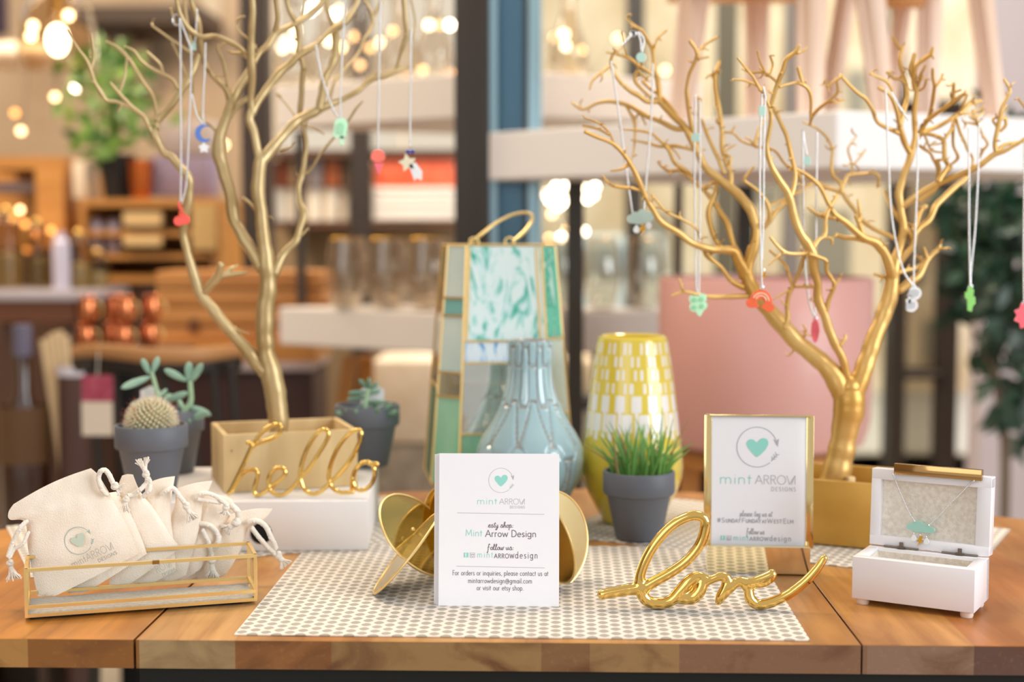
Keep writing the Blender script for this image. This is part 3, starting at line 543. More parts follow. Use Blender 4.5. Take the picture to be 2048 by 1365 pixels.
for i, (rows, bow) in enumerate(BAGS):
    def by(px, v, i=i): return 1.2480 + 1.05e-4 * (px - 54) + .0066 * i + .007 * v
    nv = 26; nu = 18
    ln = [(Vector((r[0], r[1], 0)), 1) for r in rows]; rn = [(Vector((r[2], r[3], 0)), 1) for r in rows]
    ln = sm(ln, 6); rn = sm(rn, 6); nv = len(ln) - 1; vs = []; fs = []
    for side in (0, 1):
        for j in range(nv + 1):
            v = j / nv
            for k in range(nu + 1):
                uu = k / nu; px = ln[j][0].x * (1 - uu) + rn[j][0].x * uu; py = ln[j][0].y * (1 - uu) + rn[j][0].y * uu
                py -= bow * math.sin(PI * uu) * max(0, v - .5) * 2
                py += 2.0 * math.sin(PI * uu) * max(0, .2 - v) * 5
                th = .0052 * (max(0, 1 - (2 * uu - 1) ** 2) ** .55) * min(1, (.12 + v * 4)) * (1 - .75 * max(0, (v - .55) / .45))
                wr = .0011 * noise.noise(Vector((px * .045, py * .02, i * 7))) + (.0012 * noise.noise(Vector((uu * 16, v * 3, i))) * max(0, 1 - abs(v - .62) * 5))
                Y = by(px, v) + (th + wr * .6 if side else -th + wr)
                p = P(px, py, Y)
                if p.z < T + .0080: p.z = T + .0080
                vs.append(p)
    N = (nv + 1) * (nu + 1)
    for j in range(nv):
        for k in range(nu):
            a = j * (nu + 1) + k; fs.append((a, a + 1, a + nu + 2, a + nu + 1)); fs.append((N + a + nu + 1, N + a + nu + 2, N + a + 1, N + a))
        a = j * (nu + 1); fs.append((a, a + nu + 1, N + a + nu + 1, N + a)); a += nu; fs.append((N + a, N + a + nu + 1, a + nu + 1, a))
    for k in range(nu): fs.append((k, N + k, N + k + 1, k + 1))
    root = thing('muslin_pouch', NM[i], 'pouch', (vs[nu // 2].x, by(rows[0][0], 0), T + .0080), 'cream muslin drawstring pouches')
    mb = MB(); mb.add(vs, fs); body = mb.build('pouch_body', MUSLIN, root, 60)
    for pts, r, tk, kn, te in CORDS.get(i, []):
        mb = MB(); yo = -.009
        pr = sm([(P(x, y, by(x, .8) + yo - .002 * (n_ % 2)), M(r * 1.3, 1.27)) for n_, (x, y) in enumerate(pts)], 5); mb.tube(pr, 10)
        for n_, (p, rr) in enumerate(pr):              # twist of the cord
            a = n_ * 1.1; mb.ball(p + Vector((math.cos(a), math.sin(a), math.sin(a) * .5)) * rr * .35, rr * .85, 8, 6)
        if tk:
            y0 = by(kn[0], .8) + yo - .001; kc = P(kn[0], kn[1], y0); mb.ball(kc, M(r * 2.2, 1.27), 12, 8, sc_=(1, 1, .85)); mb.ball(kc + Vector((.001, -.001, .002)), M(r * 1.5, 1.27), 10, 7)
            tip = P(te[0], te[1], y0); dr = tip - kc; s2 = dr.normalized().cross(FW).normalized()
            mb.tube([(kc, M(r * 1.3, 1.27)), (kc + dr * .55, M(r * 1.5, 1.27))], 10)
            cord = mb.build('drawcord', CORD, root, 60); mb = MB()
            for q in range(60):
                sp_ = random.uniform(-1, 1); dd = random.uniform(-1, 1); e_ = kc + dr * random.uniform(.85, 1.08) + s2 * sp_ * .0068 + FW * dd * .003
                mb.tube([(kc + dr * .3 + s2 * sp_ * .0015 + FW * dd * .001, .0006), (kc + dr * .65 + s2 * sp_ * .0032 + FW * dd * .002, .0006), (e_, .0004)], 4)
            mb.build('frayed_end', CORD, cord, 60)
        else: mb.build('drawcord', CORD, root, 60)
    if i in (0, 2):
        c0 = (157, 1082) if i == 0 else (300, 1104); ex = Vector((.905, -.425)) if i == 0 else Vector((.90, -.42)); yq = by(c0[0], .25) - .0064
        o = P(c0[0], c0[1], yq); u = yq / F; ax = RT * ex.x - UPV * ex.y; ax.normalize(); nn = Vector((0, -1, .0)); ay = nn.cross(ax).normalized()
        ax = ax * u; ay = ay * u
        FM = mat('faded_mint_stamp', '#cbd8c6', .9); FG = mat('faded_grey_stamp', '#b3b3aa', .9); FC = mat('faded_teal_stamp', '#a9bdb4', .9)
        mb = MB(); l_ = .0006 / u
        if i == 0: logo(mb, 0, 0, 28, o, ax, ay, 1.4 * u, 0, 2, .0005)
        write(mb, 'mintARROX' if i == 0 else 'ROX', -34 if i == 0 else -6, -46, 15, o, ax, ay, 1.0 * u, mi=1, width=92 if i == 0 else 34, lift=.0005)
        write(mb, 'DESIGNS', 18 if i == 0 else 2, -58 , 6.5, o, ax, ay, 1.2 * u, mi=1, width=42 if i == 0 else 30, lift=.0005)
        mb.build('stamped_print', [FM, FG, FC], body, 0)
# ---------------------------------------------------------------- wooden planters with gilded branches
def crate(fl, ang, L, D, h, z, mt, root, wl=.006):
    ex = Vector((math.cos(ang), math.sin(ang), 0)); ey = Vector((-ex.y, ex.x, 0)); o = Vector((fl[0], fl[1], z)); c = o + ex * L / 2 + ey * D / 2
    mb = MB()
    mb.box(o + ex * L / 2 + ey * wl / 2 + Vector((0, 0, h / 2)), (L, wl, h), ang, .0008); mb.box(o + ex * L / 2 + ey * (D - wl / 2) + Vector((0, 0, h / 2)), (L, wl, h), ang, .0008)
    mb.box(o + ex * wl / 2 + ey * D / 2 + Vector((0, 0, h / 2)), (wl, D - 2 * wl, h), ang, .0006); mb.box(o + ex * (L - wl / 2) + ey * D / 2 + Vector((0, 0, h / 2)), (wl, D - 2 * wl, h), ang, .0006)
    mb.box(c + Vector((0, 0, .004)), (L - 2 * wl, D - 2 * wl, .006), ang)
    cr = mb.build('wooden_crate', mt, root, 30)
    mb = MB(); mb.box(c + Vector((0, 0, h * .24)), (L - 2 * wl - .002, D - 2 * wl - .002, h * .36), ang, .002); mb.build('foam_filling', mat('pale_filling', '#cdb58a', .9, var='#a68c60', vscale=40, bump=.5), root)
    mb = MB(); mb.ball(o + ex * L * .06 + ey * -.0002 + Vector((0, 0, h * .72)), .0008, 8, 5); mb.build('nail_head', mat('nail', '#6b5a3c', .5), cr)
def tree(base_y, strokes, mt, root, seed, spurs=.5, mult=1.):
    rnd = random.Random(seed); nodes = []          # (x, y, Y)
    mb = MB(); twigs = []
    for si, st in enumerate(strokes):
        sl = None
        if isinstance(st[0], (int, float)): sl = st[0]; st = st[1:]
        x0, y0, r0 = st[0]; Y0 = base_y
        if nodes:
            n = min(nodes, key=lambda q: (q[0] - x0) ** 2 + (q[1] - y0) ** 2)
            if math.hypot(n[0] - x0, n[1] - y0) < 30: Y0 = n[2]
            else: Y0 = base_y + rnd.uniform(-.04, .04)
        if sl is None: sl = rnd.choice((-1, 1)) * rnd.uniform(.12, .42) if si else .02
        pr = []; d = 0; last = (x0, y0)
        for x, y, r in st:
            d += math.hypot(x - last[0], y - last[1]); last = (x, y); Y = Y0 + max(-.13, min(.13, M(d, base_y) * sl))
            Y = max(base_y - .12, min(base_y + .14, Y)); nodes.append((x, y, Y)); pr.append((P(x, y, Y), M(r, base_y) * mult))
            if r <= 6 and rnd.random() < spurs: twigs.append((x, y, Y, r))
        pr = sm(pr, 4)
        pr = [(p + Vector((noise.noise(p * 60), noise.noise(p * 60 + Vector((5, 5, 5))), 0)) * min(.0012, r * .25), r * (1 + .13 * noise.noise(p * 90 + Vector((9, 0, 0))))) for p, r in pr]
        mb.tube(pr, 12 if st[0][2] > 8 else 8 if st[0][2] > 4 else 6); mb.ball(pr[-1][0], pr[-1][1] * 1.02, 6, 5)
        if si: mb.ball(pr[0][0], pr[0][1] * 1.05, 8, 6)
    for x, y, Y, r in twigs:
        a = rnd.uniform(-PI, 0) if rnd.random() < .7 else rnd.uniform(0, PI); L = rnd.uniform(6, 20)
        p = [(P(x, y, Y), M(min(r, 3.0) * .8, Y) * mult), (P(x + math.cos(a) * L * .6, y + math.sin(a) * L * .6, Y + rnd.uniform(-.008, .008)), M(1.7, Y)), (P(x + math.cos(a + .3) * L, y + math.sin(a + .3) * L, Y + rnd.uniform(-.012, .012)), M(1.0, Y))]
        mb.tube(sm(p, 3), 6)
    return mb.build('branches', mt, root, 80), nodes
RAW = mat('raw_poplar_wood', '#d9bd8b', .7, var='#c9aa76', vscale=12, vstretch=(3, 3, .6))
RAWG = mat('gold_painted_wood', '#cda14d', .42, .35, var='#bb8c38', vscale=10)
t1 = thing('gilded_branch_planter', 'tall gold branch necklace display in a raw wood crate beside the hello sign', 'jewellery tree', (P(560, 1000, 1.58).x, 1.58, T + HB))
crate((-.353, 1.517), math.radians(20), .148, .113, .0635, T + HB + .0003, RAW, t1)
TREE1 = [
 (.0, (557, 880, 21), (557, 850, 21), (553, 800, 23), (542, 745, 22), (533, 705, 18), (529, 665, 20), (531, 615, 19), (537, 570, 18), (533, 530, 18), (528, 478, 15), (524, 442, 14), (520, 402, 14.5), (517, 360, 15), (522, 322, 14)),
 (.05, (522, 325, 11), (515, 297, 8.5), (507, 262, 9), (500, 240, 9), (504, 220, 9)),
 (.3, (505, 225, 9), (520, 198, 8), (540, 170, 9), (563, 142, 9), (581, 127, 8), (601, 108, 9), (629, 92, 6), (645, 78, 5), (662, 61, 6), (687, 46, 7), (700, 30, 6), (715, 5, 5), (722, -20, 5)),
 (-.2, (504, 222, 8), (502, 195, 7), (504, 142, 9), (503, 100, 8), (503, 76, 7), (505, 25, 7), (502, -20, 7)),
 (.35, (504, 132, 7), (520, 105, 6), (537, 89, 7), (552, 66, 7), (573, 56, 6), (593, 47, 7), (612, 33, 6), (641, 8, 5), (650, -15, 4)),
 (-.3, (550, 68, 6), (556, 35, 5), (552, 0, 5), (550, -20, 5)), (-.2, (598, 109, 8), (597, 85, 6), (597, 63, 6), (594, 46, 6), (582, 28, 5), (574, 5, 5), (572, -20, 5)),
 (.1, (603, 38, 3), (609, 15, 2.5), (608, -20, 2.5)), (.2, (601, 109, 5), (606, 140, 6), (603, 180, 6), (601, 214, 6), (600, 235, 5)),
 (.35, (522, 325, 12), (536, 308, 12), (552, 287, 11), (565, 272, 10), (588, 247, 11), (603, 236, 10), (629, 224, 10), (654, 211, 9), (680, 201, 6), (702, 190, 6), (718, 180, 6), (743, 158, 7), (768, 152, 7), (794, 141, 6), (812, 134, 3), (832, 128, 2)),
 (-.2, (792, 142, 5), (799, 115, 4), (807, 89, 5), (812, 69, 5), (810, 35, 6), (807, -10, 6)), (.2, (827, 78, 2), (830, 40, 2.5), (820, -10, 2.5)), (.1, (748, 152, 3), (758, 141, 2.5), (766, 130, 1.8)),
 (.3, (640, 216, 9), (643, 192, 9), (650, 155, 8), (664, 130, 8), (670, 107, 9), (671, 66, 8), (662, 42, 5), (654, 15, 5), (652, -20, 5)), (.2, (672, 62, 6), (690, 45, 6)),
 (.5, (659, 203, 3.5), (669, 165, 3.5), (692, 137, 3), (718, 105, 3), (728, 79, 3), (745, 52, 4), (740, 20, 3), (722, -10, 4)), (.2, (744, 35, 4), (757, 15, 5), (765, -10, 5)),
 (.1, (593, 236, 2.5), (572, 208, 2), (552, 188, 1.5)), (-.3, (563, 300, 3.5), (574, 297, 3), (583, 293, 1.5)),
 (.3, (550, 545, 11), (560, 520, 10), (574, 501, 9), (592, 482, 8), (600, 456, 7), (607, 427, 9), (599, 402, 6), (597, 376, 6), (604, 354, 6), (608, 325, 5.5), (613, 300, 5), (611, 274, 5), (605, 250, 5), (600, 238, 5)),
 (-.2, (604, 352, 3.5), (622, 338, 3), (645, 302, 3), (669, 274, 2.6), (697, 241, 2.5), (712, 218, 3), (725, 203, 1.6)), (.2, (598, 474, 4), (608, 466, 3), (615, 457, 2)), (-.3, (612, 253, 3), (628, 258, 2.4), (648, 268, 1.6)),
 (.15, (520, 532, 15), (510, 512, 14), (497, 492, 13), (481, 465, 13), (469, 440, 13), (463, 402, 14), (454, 363, 13), (443, 328, 14), (439, 300, 15), (439, 275, 13), (447, 247, 11), (457, 219, 10), (461, 200, 9)),
 (-.3, (460, 205, 8), (451, 178, 6), (428, 155, 5), (415, 137, 5), (405, 109, 5), (401, 76, 5), (396, 40, 6), (384, 8, 5), (378, -20, 5)), (-.2, (458, 180, 4), (452, 150, 3.5), (445, 120, 3.5), (436, 98, 3), (436, 88, 2)), (.2, (436, 98, 2.5), (447, 88, 2), (470, 84, 2)),
 (.2, (462, 205, 10), (472, 188, 9), (488, 160, 9), (502, 136, 8)), (.3, (460, 232, 6), (474, 215, 5), (496, 196, 5), (504, 190, 5)),
 (-.35, (436, 266, 4), (420, 250, 3.5), (408, 243, 3), (395, 226, 3), (386, 195, 2.5), (385, 155, 2.2)),
 (-.25, (500, 118, 5), (481, 97, 5), (456, 82, 5), (430, 72, 5), (405, 74, 5), (385, 64, 5), (369, 46, 5), (357, 15, 4), (350, -15, 4)), (.2, (381, 84, 4), (374, 45, 4), (368, 0, 3.5), (366, -20, 3)),
 (.1, (496, 117, 4), (481, 107, 4), (466, 106, 3), (455, 102, 2)), (-.2, (497, 78, 3), (481, 64, 2.5), (473, 46, 2.5), (478, 36, 2.5), (488, 33, 2)), (.1, (350, 48, 3), (342, 18, 3)),
 (-.05, (530, 742, 17), (513, 727, 15), (498, 706, 14), (474, 677, 13), (444, 643, 13), (423, 617, 13), (405, 594, 12), (393, 567, 11), (383, 534, 10), (374, 503, 9), (366, 472, 9), (368, 447, 9), (375, 414, 9), (379, 378, 8), (377, 356, 9), (362, 336, 9), (342, 313, 8), (329, 308, 7), (318, 288, 8), (309, 268, 8)),
 (-.2, (308, 270, 6), (298, 254, 5), (288, 234, 5), (265, 216, 4.5), (242, 191, 4), (228, 175, 3), (221, 166, 2)), (-.3, (258, 214, 5), (235, 204, 4), (214, 201, 4), (202, 185, 4.5), (189, 163, 4), (181, 140, 4), (173, 120, 3), (156, 97, 2.2), (134, 61, 1.6)),
 (.2, (182, 136, 3), (188, 117, 3), (186, 95, 2), (182, 68, 1.8)), (.1, (243, 210, 3), (236, 222, 2)),
 (.1, (309, 268, 6), (313, 254, 5), (315, 236, 5), (311, 213, 4), (305, 191, 4), (289, 168, 4), (273, 142, 4), (258, 119, 4), (237, 97, 3.5), (224, 89, 3), (213, 83, 2.8)), (-.2, (244, 100, 3), (253, 112, 3), (252, 134, 3), (249, 158, 2.6), (239, 186, 2)),
 (.2, (316, 240, 8), (334, 222, 8), (349, 203, 8), (362, 182, 8), (377, 160, 7), (391, 130, 6), (397, 112, 4)), (-.3, (357, 180, 4), (346, 161, 4), (329, 150, 4), (303, 137, 3.6), (283, 122, 3.2), (268, 102, 3), (250, 93, 2.4)),
 (-.4, (326, 148, 3.5), (321, 130, 3.5), (308, 116, 3.5), (295, 104, 3)), (.2, (374, 155, 3), (365, 132, 2.6), (357, 112, 2.4), (344, 86, 2.4)), (.1, (385, 108, 3.2), (362, 92, 3.2), (344, 80, 3), (322, 64, 3), (305, 52, 2.8)),
 (-.4, (403, 592, 7), (420, 572, 9), (434, 556, 9), (439, 543, 8), (442, 531, 7)), (.3, (440, 552, 7), (460, 549, 5), (478, 547, 4), (492, 546, 3)), (.3, (452, 547, 5), (464, 536, 4), (476, 531, 2)),
 (-.3, (512, 420, 5), (500, 407, 4), (487, 396, 3)), (.1, (525, 436, 4), (540, 434, 2)), (-.2, (470, 655, 3), (475, 660, 3), (497, 668, 1.5))]
b1, nodes1 = tree(1.60, TREE1, GOLD, t1, 3, .16, .95)
t2 = thing('gilded_branch_planter', 'bushy gold branch necklace display in a gold painted crate behind the white jewellery box', 'jewellery tree', (.35, 1.56, T))
crate((.243, 1.536), math.radians(-24), .146, .118, .0695, T + .0028, RAWG, t2)
TREE2 = [
 (.0, (1662, 985, 37), (1670, 960, 35), (1680, 920, 31), (1687, 882, 29), (1695, 835, 33), (1699, 800, 36), (1699, 776, 29)),
 (.1, (1684, 785, 24), (1668, 752, 23), (1645, 726, 20), (1620, 705, 19), (1592, 682, 19), (1560, 645, 19), (1531, 612, 18), (1505, 579, 17), (1494, 548, 14), (1496, 530, 13)),
 (.15, (1708, 785, 26), (1722, 755, 23), (1735, 718, 20), (1747, 682, 20), (1763, 641, 19), (1776, 605, 18), (1784, 570, 17), (1788, 535, 14), (1797, 503, 11), (1805, 478, 9)),
 (-.2, (1694, 765, 11), (1690, 740, 10), (1682, 712, 9), (1666, 682, 10), (1649, 631, 10), (1636, 600, 10), (1634, 566, 9), (1629, 540, 10), (1624, 508, 12), (1612, 485, 11), (1603, 470, 9), (1590, 442, 9), (1582, 406, 9), (1575, 386, 8), (1566, 371, 8), (1551, 348, 7), (1540, 325, 6), (1533, 295, 6), (1538, 269, 5), (1542, 241, 5), (1542, 215, 5), (1548, 188, 5), (1556, 166, 5), (1565, 142, 5), (1572, 120, 5), (1588, 107, 5), (1598, 92, 3.4)),
 (.1, (1588, 107, 4), (1602, 104, 3), (1613, 95, 2)), (.2, (1580, 398, 6), (1588, 370, 5), (1590, 345, 5), (1583, 313, 5), (1575, 277, 5), (1563, 249, 5), (1552, 225, 5), (1547, 215, 4)),
 (-.3, (1542, 225, 4), (1536, 206, 4), (1527, 188, 4), (1516, 173, 3.5), (1501, 165, 3), (1483, 160, 2.5), (1466, 159, 2)), (-.3, (1520, 180, 3.5), (1507, 155, 3), (1496, 142, 3), (1476, 117, 2)), (.3, (1555, 165, 3.5), (1540, 152, 3), (1527, 145, 3), (1501, 145, 2.6), (1485, 138, 2)), (-.2, (1530, 143, 2.5), (1520, 122, 2.2), (1515, 103, 2)), (.4, (1538, 152, 3), (1545, 130, 2.5), (1540, 112, 2)),
 (.3, (1560, 174, 3), (1575, 169, 3), (1590, 166, 3), (1603, 168, 4), (1616, 178, 4), (1622, 198, 3.6), (1621, 234, 3)), (.1, (1606, 166, 4), (1602, 152, 4), (1598, 137, 4)),
 (.1, (1496, 530, 12), (1509, 493, 11), (1511, 457, 10), (1503, 424, 11), (1483, 397, 11), (1458, 373, 10), (1432, 353, 9), (1409, 333, 9), (1399, 310, 8), (1385, 285, 8), (1369, 254, 8), (1349, 234, 7), (1331, 216, 7), (1318, 200, 7)),
 (-.3, (1490, 548, 15), (1476, 520, 13), (1468, 503, 11), (1445, 500, 9), (1420, 498, 9), (1384, 486, 8), (1356, 465, 7), (1323, 444, 7), (1304, 416, 6), (1288, 388, 6), (1277, 360, 6), (1264, 334, 5), (1250, 312, 5), (1232, 292, 4.5), (1214, 282, 4), (1194, 274, 4), (1171, 264, 4)),
 (.2, (1228, 288, 3), (1219, 267, 2.6), (1201, 249, 2.5), (1181, 239, 2)), (.1, (1218, 270, 2.6), (1195, 258, 3), (1166, 252, 2.5)), (-.3, (1284, 382, 3.6), (1265, 377, 4), (1254, 376, 4), (1229, 373, 3.5), (1215, 364, 3), (1206, 353, 2.4)), (.4, (1303, 390, 3), (1318, 408, 3), (1333, 424, 3), (1364, 439, 3), (1392, 457, 3), (1400, 480, 3), (1412, 510, 5), (1425, 522, 5)),
 (.25, (1488, 540, 10), (1478, 512, 8), (1467, 490, 7), (1455, 449, 7), (1440, 424, 7), (1427, 404, 6), (1409, 381, 5), (1392, 368, 5), (1374, 350, 4.5), (1361, 340, 4), (1340, 342, 4), (1325, 335, 3), (1315, 324, 2)), (-.2, (1406, 378, 5), (1418, 370, 4), (1432, 366, 5), (1430, 385, 6), (1420, 410, 6), (1417, 430, 6), (1422, 457, 6), (1432, 482, 6), (1440, 494, 6)),
 (-.3, (1318, 203, 6), (1295, 203, 6), (1277, 191, 6), (1262, 183, 5), (1242, 165, 4.5), (1228, 147, 3.5), (1221, 127, 3), (1225, 110, 3), (1232, 101, 3)), (-.2, (1222, 130, 3), (1203, 146, 3), (1186, 160, 3.2), (1180, 178, 2)), (.2, (1305, 150, 3.5), (1290, 140, 3.5), (1276, 131, 4), (1258, 117, 3.5), (1235, 109, 3), (1213, 105, 2)), (.1, (1252, 112, 2.6), (1247, 92, 2), (1243, 74, 1.6)),
 (.15, (1320, 205, 6), (1318, 180, 6), (1315, 158, 6), (1308, 142, 5), (1307, 122, 4), (1304, 99, 4), (1297, 84, 4), (1285, 64, 4.5), (1274, 56, 4), (1262, 46, 3), (1253, 35, 2.6)), (.1, (1307, 102, 3), (1311, 88, 2.6), (1316, 76, 2.5), (1333, 61, 2)),
 (-.1, (1308, 200, 4), (1285, 180, 4), (1270, 160, 5), (1275, 142, 4), (1282, 148, 4), (1293, 158, 3.5)),
 (.4, (1386, 275, 5), (1364, 246, 5), (1344, 219, 5), (1323, 193, 4), (1300, 178, 4), (1285, 163, 3.5)), (.4, (1374, 268, 5), (1369, 260, 5), (1349, 257, 6), (1323, 244, 6), (1298, 234, 6), (1283, 226, 6), (1257, 211, 5.5), (1222, 203, 5), (1196, 206, 4), (1176, 216, 3.5), (1162, 218, 3.5), (1145, 206, 2.4)),
 (.3, (1392, 302, 4), (1370, 296, 4), (1349, 292, 4.5), (1320, 293, 4), (1298, 287, 3.5), (1262, 280, 2)), (-.3, (1380, 348, 5), (1362, 335, 5), (1349, 325, 4.6), (1340, 305, 4), (1331, 292, 4), (1318, 280, 3), (1303, 267, 3), (1275, 261, 3), (1247, 259, 2)), (.2, (1330, 290, 2.5), (1350, 302, 2.5), (1360, 318, 2)),
 (-.2, (1254, 214, 3.6), (1262, 228, 3.6), (1268, 240, 5), (1270, 262, 3.5), (1268, 300, 2.6), (1262, 320, 2)), (.2, (1268, 240, 3), (1280, 228, 2.6), (1292, 250, 2)), (.15, (1258, 330, 3), (1245, 338, 3), (1222, 342, 2)),
 (.3, (1462, 375, 6), (1461, 346, 6), (1450, 318, 6), (1445, 300, 6), (1444, 267, 5.5), (1441, 244, 6), (1437, 216, 6), (1433, 193, 6), (1430, 163, 5), (1433, 142, 4.5), (1439, 124, 3.4)), (.1, (1430, 160, 3), (1420, 150, 2.4), (1412, 157, 2)), (.2, (1440, 250, 3), (1432, 243, 2.4)),
 (-.4, (1445, 265, 3.2), (1466, 266, 3), (1483, 282, 3.2), (1516, 294, 3), (1540, 297, 3), (1554, 306, 3), (1567, 325, 3), (1580, 336, 3.4), (1593, 343, 4), (1604, 362, 4)), (-.2, (1462, 266, 3), (1470, 252, 2)), (.2, (1514, 294, 3), (1500, 280, 2.6), (1492, 275, 2)), (.2, (1510, 290, 4), (1514, 272, 4), (1520, 255, 3.5), (1532, 236, 3)),
 (-.3, (1385, 262, 5), (1380, 240, 5), (1377, 216, 5), (1374, 190, 5), (1374, 173, 4), (1379, 147, 4), (1389, 125, 4), (1394, 109, 4), (1390, 96, 4), (1381, 83, 4)), (.2, (1394, 112, 3), (1402, 98, 3), (1413, 88, 3), (1434, 74, 3)), (.1, (1397, 118, 3), (1417, 114, 2)),
 (.3, (1396, 302, 2.6), (1398, 260, 2.5), (1397, 229, 2.5), (1396, 193, 2)), (.25, (1448, 345, 5), (1434, 312, 5), (1422, 285, 4.5), (1412, 262, 4), (1405, 242, 3)), (.1, (1458, 340, 3), (1462, 316, 4), (1448, 305, 3), (1470, 290, 2)),
 (-.3, (1486, 575, 8), (1468, 566, 6), (1458, 557, 5.5), (1448, 543, 5), (1440, 533, 5), (1426, 521, 5), (1416, 510, 4)), (-.3, (1505, 592, 6), (1480, 593, 6), (1445, 594, 5.5), (1420, 594, 5), (1400, 590, 4), (1369, 584, 3.6), (1355, 588, 3), (1343, 592, 2)), (.1, (1364, 583, 3), (1362, 570, 2.4), (1358, 557, 2)),
 (.2, (1490, 550, 6), (1494, 520, 6), (1500, 495, 6)), (.25, (1536, 445, 6), (1552, 424, 5), (1565, 412, 5), (1578, 400, 6)), (-.2, (1511, 470, 7), (1528, 455, 6), (1538, 440, 5), (1536, 409, 5), (1516, 383, 4), (1500, 370, 4), (1488, 360, 4), (1498, 345, 3), (1507, 334, 2.4)), (.2, (1536, 412, 4), (1557, 404, 4), (1582, 393, 4), (1600, 382, 4), (1623, 368, 3.4)),
 # right side
 (-.25, (1787, 562, 13), (1782, 541, 12), (1769, 508, 11), (1750, 485, 11), (1729, 477, 9), (1711, 462, 8), (1691, 444, 7), (1670, 429, 6), (1658, 409, 5), (1647, 386, 5), (1635, 368, 4.6), (1614, 350, 4), (1596, 340, 3.5), (1579, 333, 3)), (.1, (1729, 482, 5), (1706, 477, 5), (1690, 476, 5), (1672, 470, 4)), (-.1, (1668, 436, 5), (1642, 432, 4.5), (1628, 424, 4), (1616, 415, 2.5)),
 (.1, (1728, 475, 6), (1722, 455, 5.5), (1716, 438, 6), (1712, 432, 4)), (.0, (1722, 440, 4), (1719, 420, 4), (1716, 401, 3)), (.2, (1762, 500, 4), (1760, 488, 3), (1761, 476, 2)),
 (.3, (1790, 478, 5), (1775, 470, 5), (1762, 465, 5), (1731, 447, 5), (1711, 421, 5), (1693, 399, 5), (1683, 386, 5), (1655, 376, 4), (1630, 363, 4), (1604, 350, 3)), (.2, (1684, 384, 5), (1681, 366, 5), (1666, 350, 4), (1663, 330, 3.6), (1664, 315, 3.5), (1665, 300, 3.5), (1655, 277, 3.2), (1637, 259, 3), (1620, 250, 2.6), (1606, 244, 2)), (-.2, (1665, 300, 3), (1673, 292, 2)), (.3, (1686, 372, 4.5), (1692, 358, 4), (1698, 350, 4), (1720, 348, 3.5), (1747, 346, 3), (1757, 355, 3.5), (1755, 375, 2.6)), (.1, (1747, 346, 2), (1746, 337, 1.6)),
 (.5, (1705, 350, 3), (1703, 325, 2.6), (1696, 300, 2.6), (1703, 286, 2.4), (1713, 272, 1.8)), (.4, (1708, 328, 2.4), (1720, 315, 2.4), (1731, 299, 1.8)),
 (.0, (1803, 482, 9), (1806, 452, 9), (1801, 419, 9), (1799, 386, 9), (1808, 350, 8), (1815, 330, 8), (1821, 312, 8), (1827, 290, 7), (1831, 264, 6), (1828, 229, 6), (1832, 198, 6), (1832, 173, 5), (1824, 150, 5), (1823, 138, 5), (1828, 109, 4)),
 (-.3, (1823, 310, 7), (1812, 290, 7), (1804, 269, 7), (1798, 245, 6), (1794, 224, 5.5), (1788, 205, 5), (1778, 188, 4), (1757, 175, 3.5)), (-.3, (1803, 269, 5.5), (1788, 262, 5), (1770, 254, 5), (1754, 243, 4.5), (1745, 219, 4.5), (1732, 198, 4.5), (1718, 188, 4), (1700, 172, 4), (1680, 149, 3.4)), (.3, (1684, 152, 3), (1668, 163, 3), (1655, 174, 3), (1650, 160, 2.6)), (.4, (1674, 160, 3), (1675, 185, 3), (1660, 200, 3), (1640, 215, 4), (1625, 232, 4), (1620, 250, 3)),
 (.3, (1660, 205, 3), (1672, 205, 3), (1688, 200, 2)), (.3, (1800, 250, 6), (1806, 225, 6), (1813, 200, 5.5), (1814, 178, 5.5), (1806, 150, 5), (1800, 122, 4.5), (1803, 100, 4), (1797, 94, 4), (1786, 75, 2.6)), (.2, (1802, 104, 3.5), (1806, 94, 3.5)), (.2, (1810, 166, 4.5), (1800, 158, 4), (1787, 157, 3.6), (1774, 145, 3)), (-.3, (1784, 180, 3.5), (1775, 165, 3.5), (1764, 158, 3.5), (1741, 148, 3)),
 (-.2, (1829, 178, 5), (1827, 158, 5), (1833, 132, 5), (1846, 120, 5), (1861, 109, 5), (1866, 96, 3)), (-.4, (1834, 178, 3.6), (1839, 160, 3.4), (1843, 147, 3), (1851, 131, 2.6)), (-.3, (1836, 182, 3.5), (1848, 175, 3.5), (1853, 160, 3)), (.1, (1862, 109, 3), (1868, 117, 2)),
 (-.3, (1838, 268, 5), (1858, 236, 4.6), (1863, 216, 4), (1867, 190, 4), (1869, 173, 3.6), (1866, 155, 3.4), (1866, 138, 3)), (.2, (1870, 174, 3), (1880, 162, 3), (1886, 149, 2.4)), (-.4, (1852, 242, 5), (1875, 226, 5), (1889, 216, 5), (1909, 201, 5), (1930, 187, 4)), (-.3, (1905, 203, 4), (1907, 185, 4), (1908, 167, 3.6)), (-.2, (1908, 185, 3), (1922, 180, 2.4)),
 (.3, (1832, 280, 6), (1846, 264, 6), (1870, 256, 5), (1884, 249, 5), (1909, 234, 5), (1924, 224, 4.4), (1935, 212, 4), (1945, 206, 3.6), (1963, 202, 3)), (.2, (1924, 224, 3.4), (1935, 228, 3), (1955, 222, 3), (1966, 214, 2.4)), (-.2, (1922, 225, 3.6), (1928, 208, 3.4), (1934, 190, 3)), (.1, (1935, 210, 3), (1945, 200, 3), (1952, 212, 2.4)), (-.2, (1945, 222, 3.4), (1950, 240, 3), (1957, 250, 2.4), (1930, 244, 2)), (.3, (1940, 235, 3), (1958, 232, 3), (1968, 224, 2)),
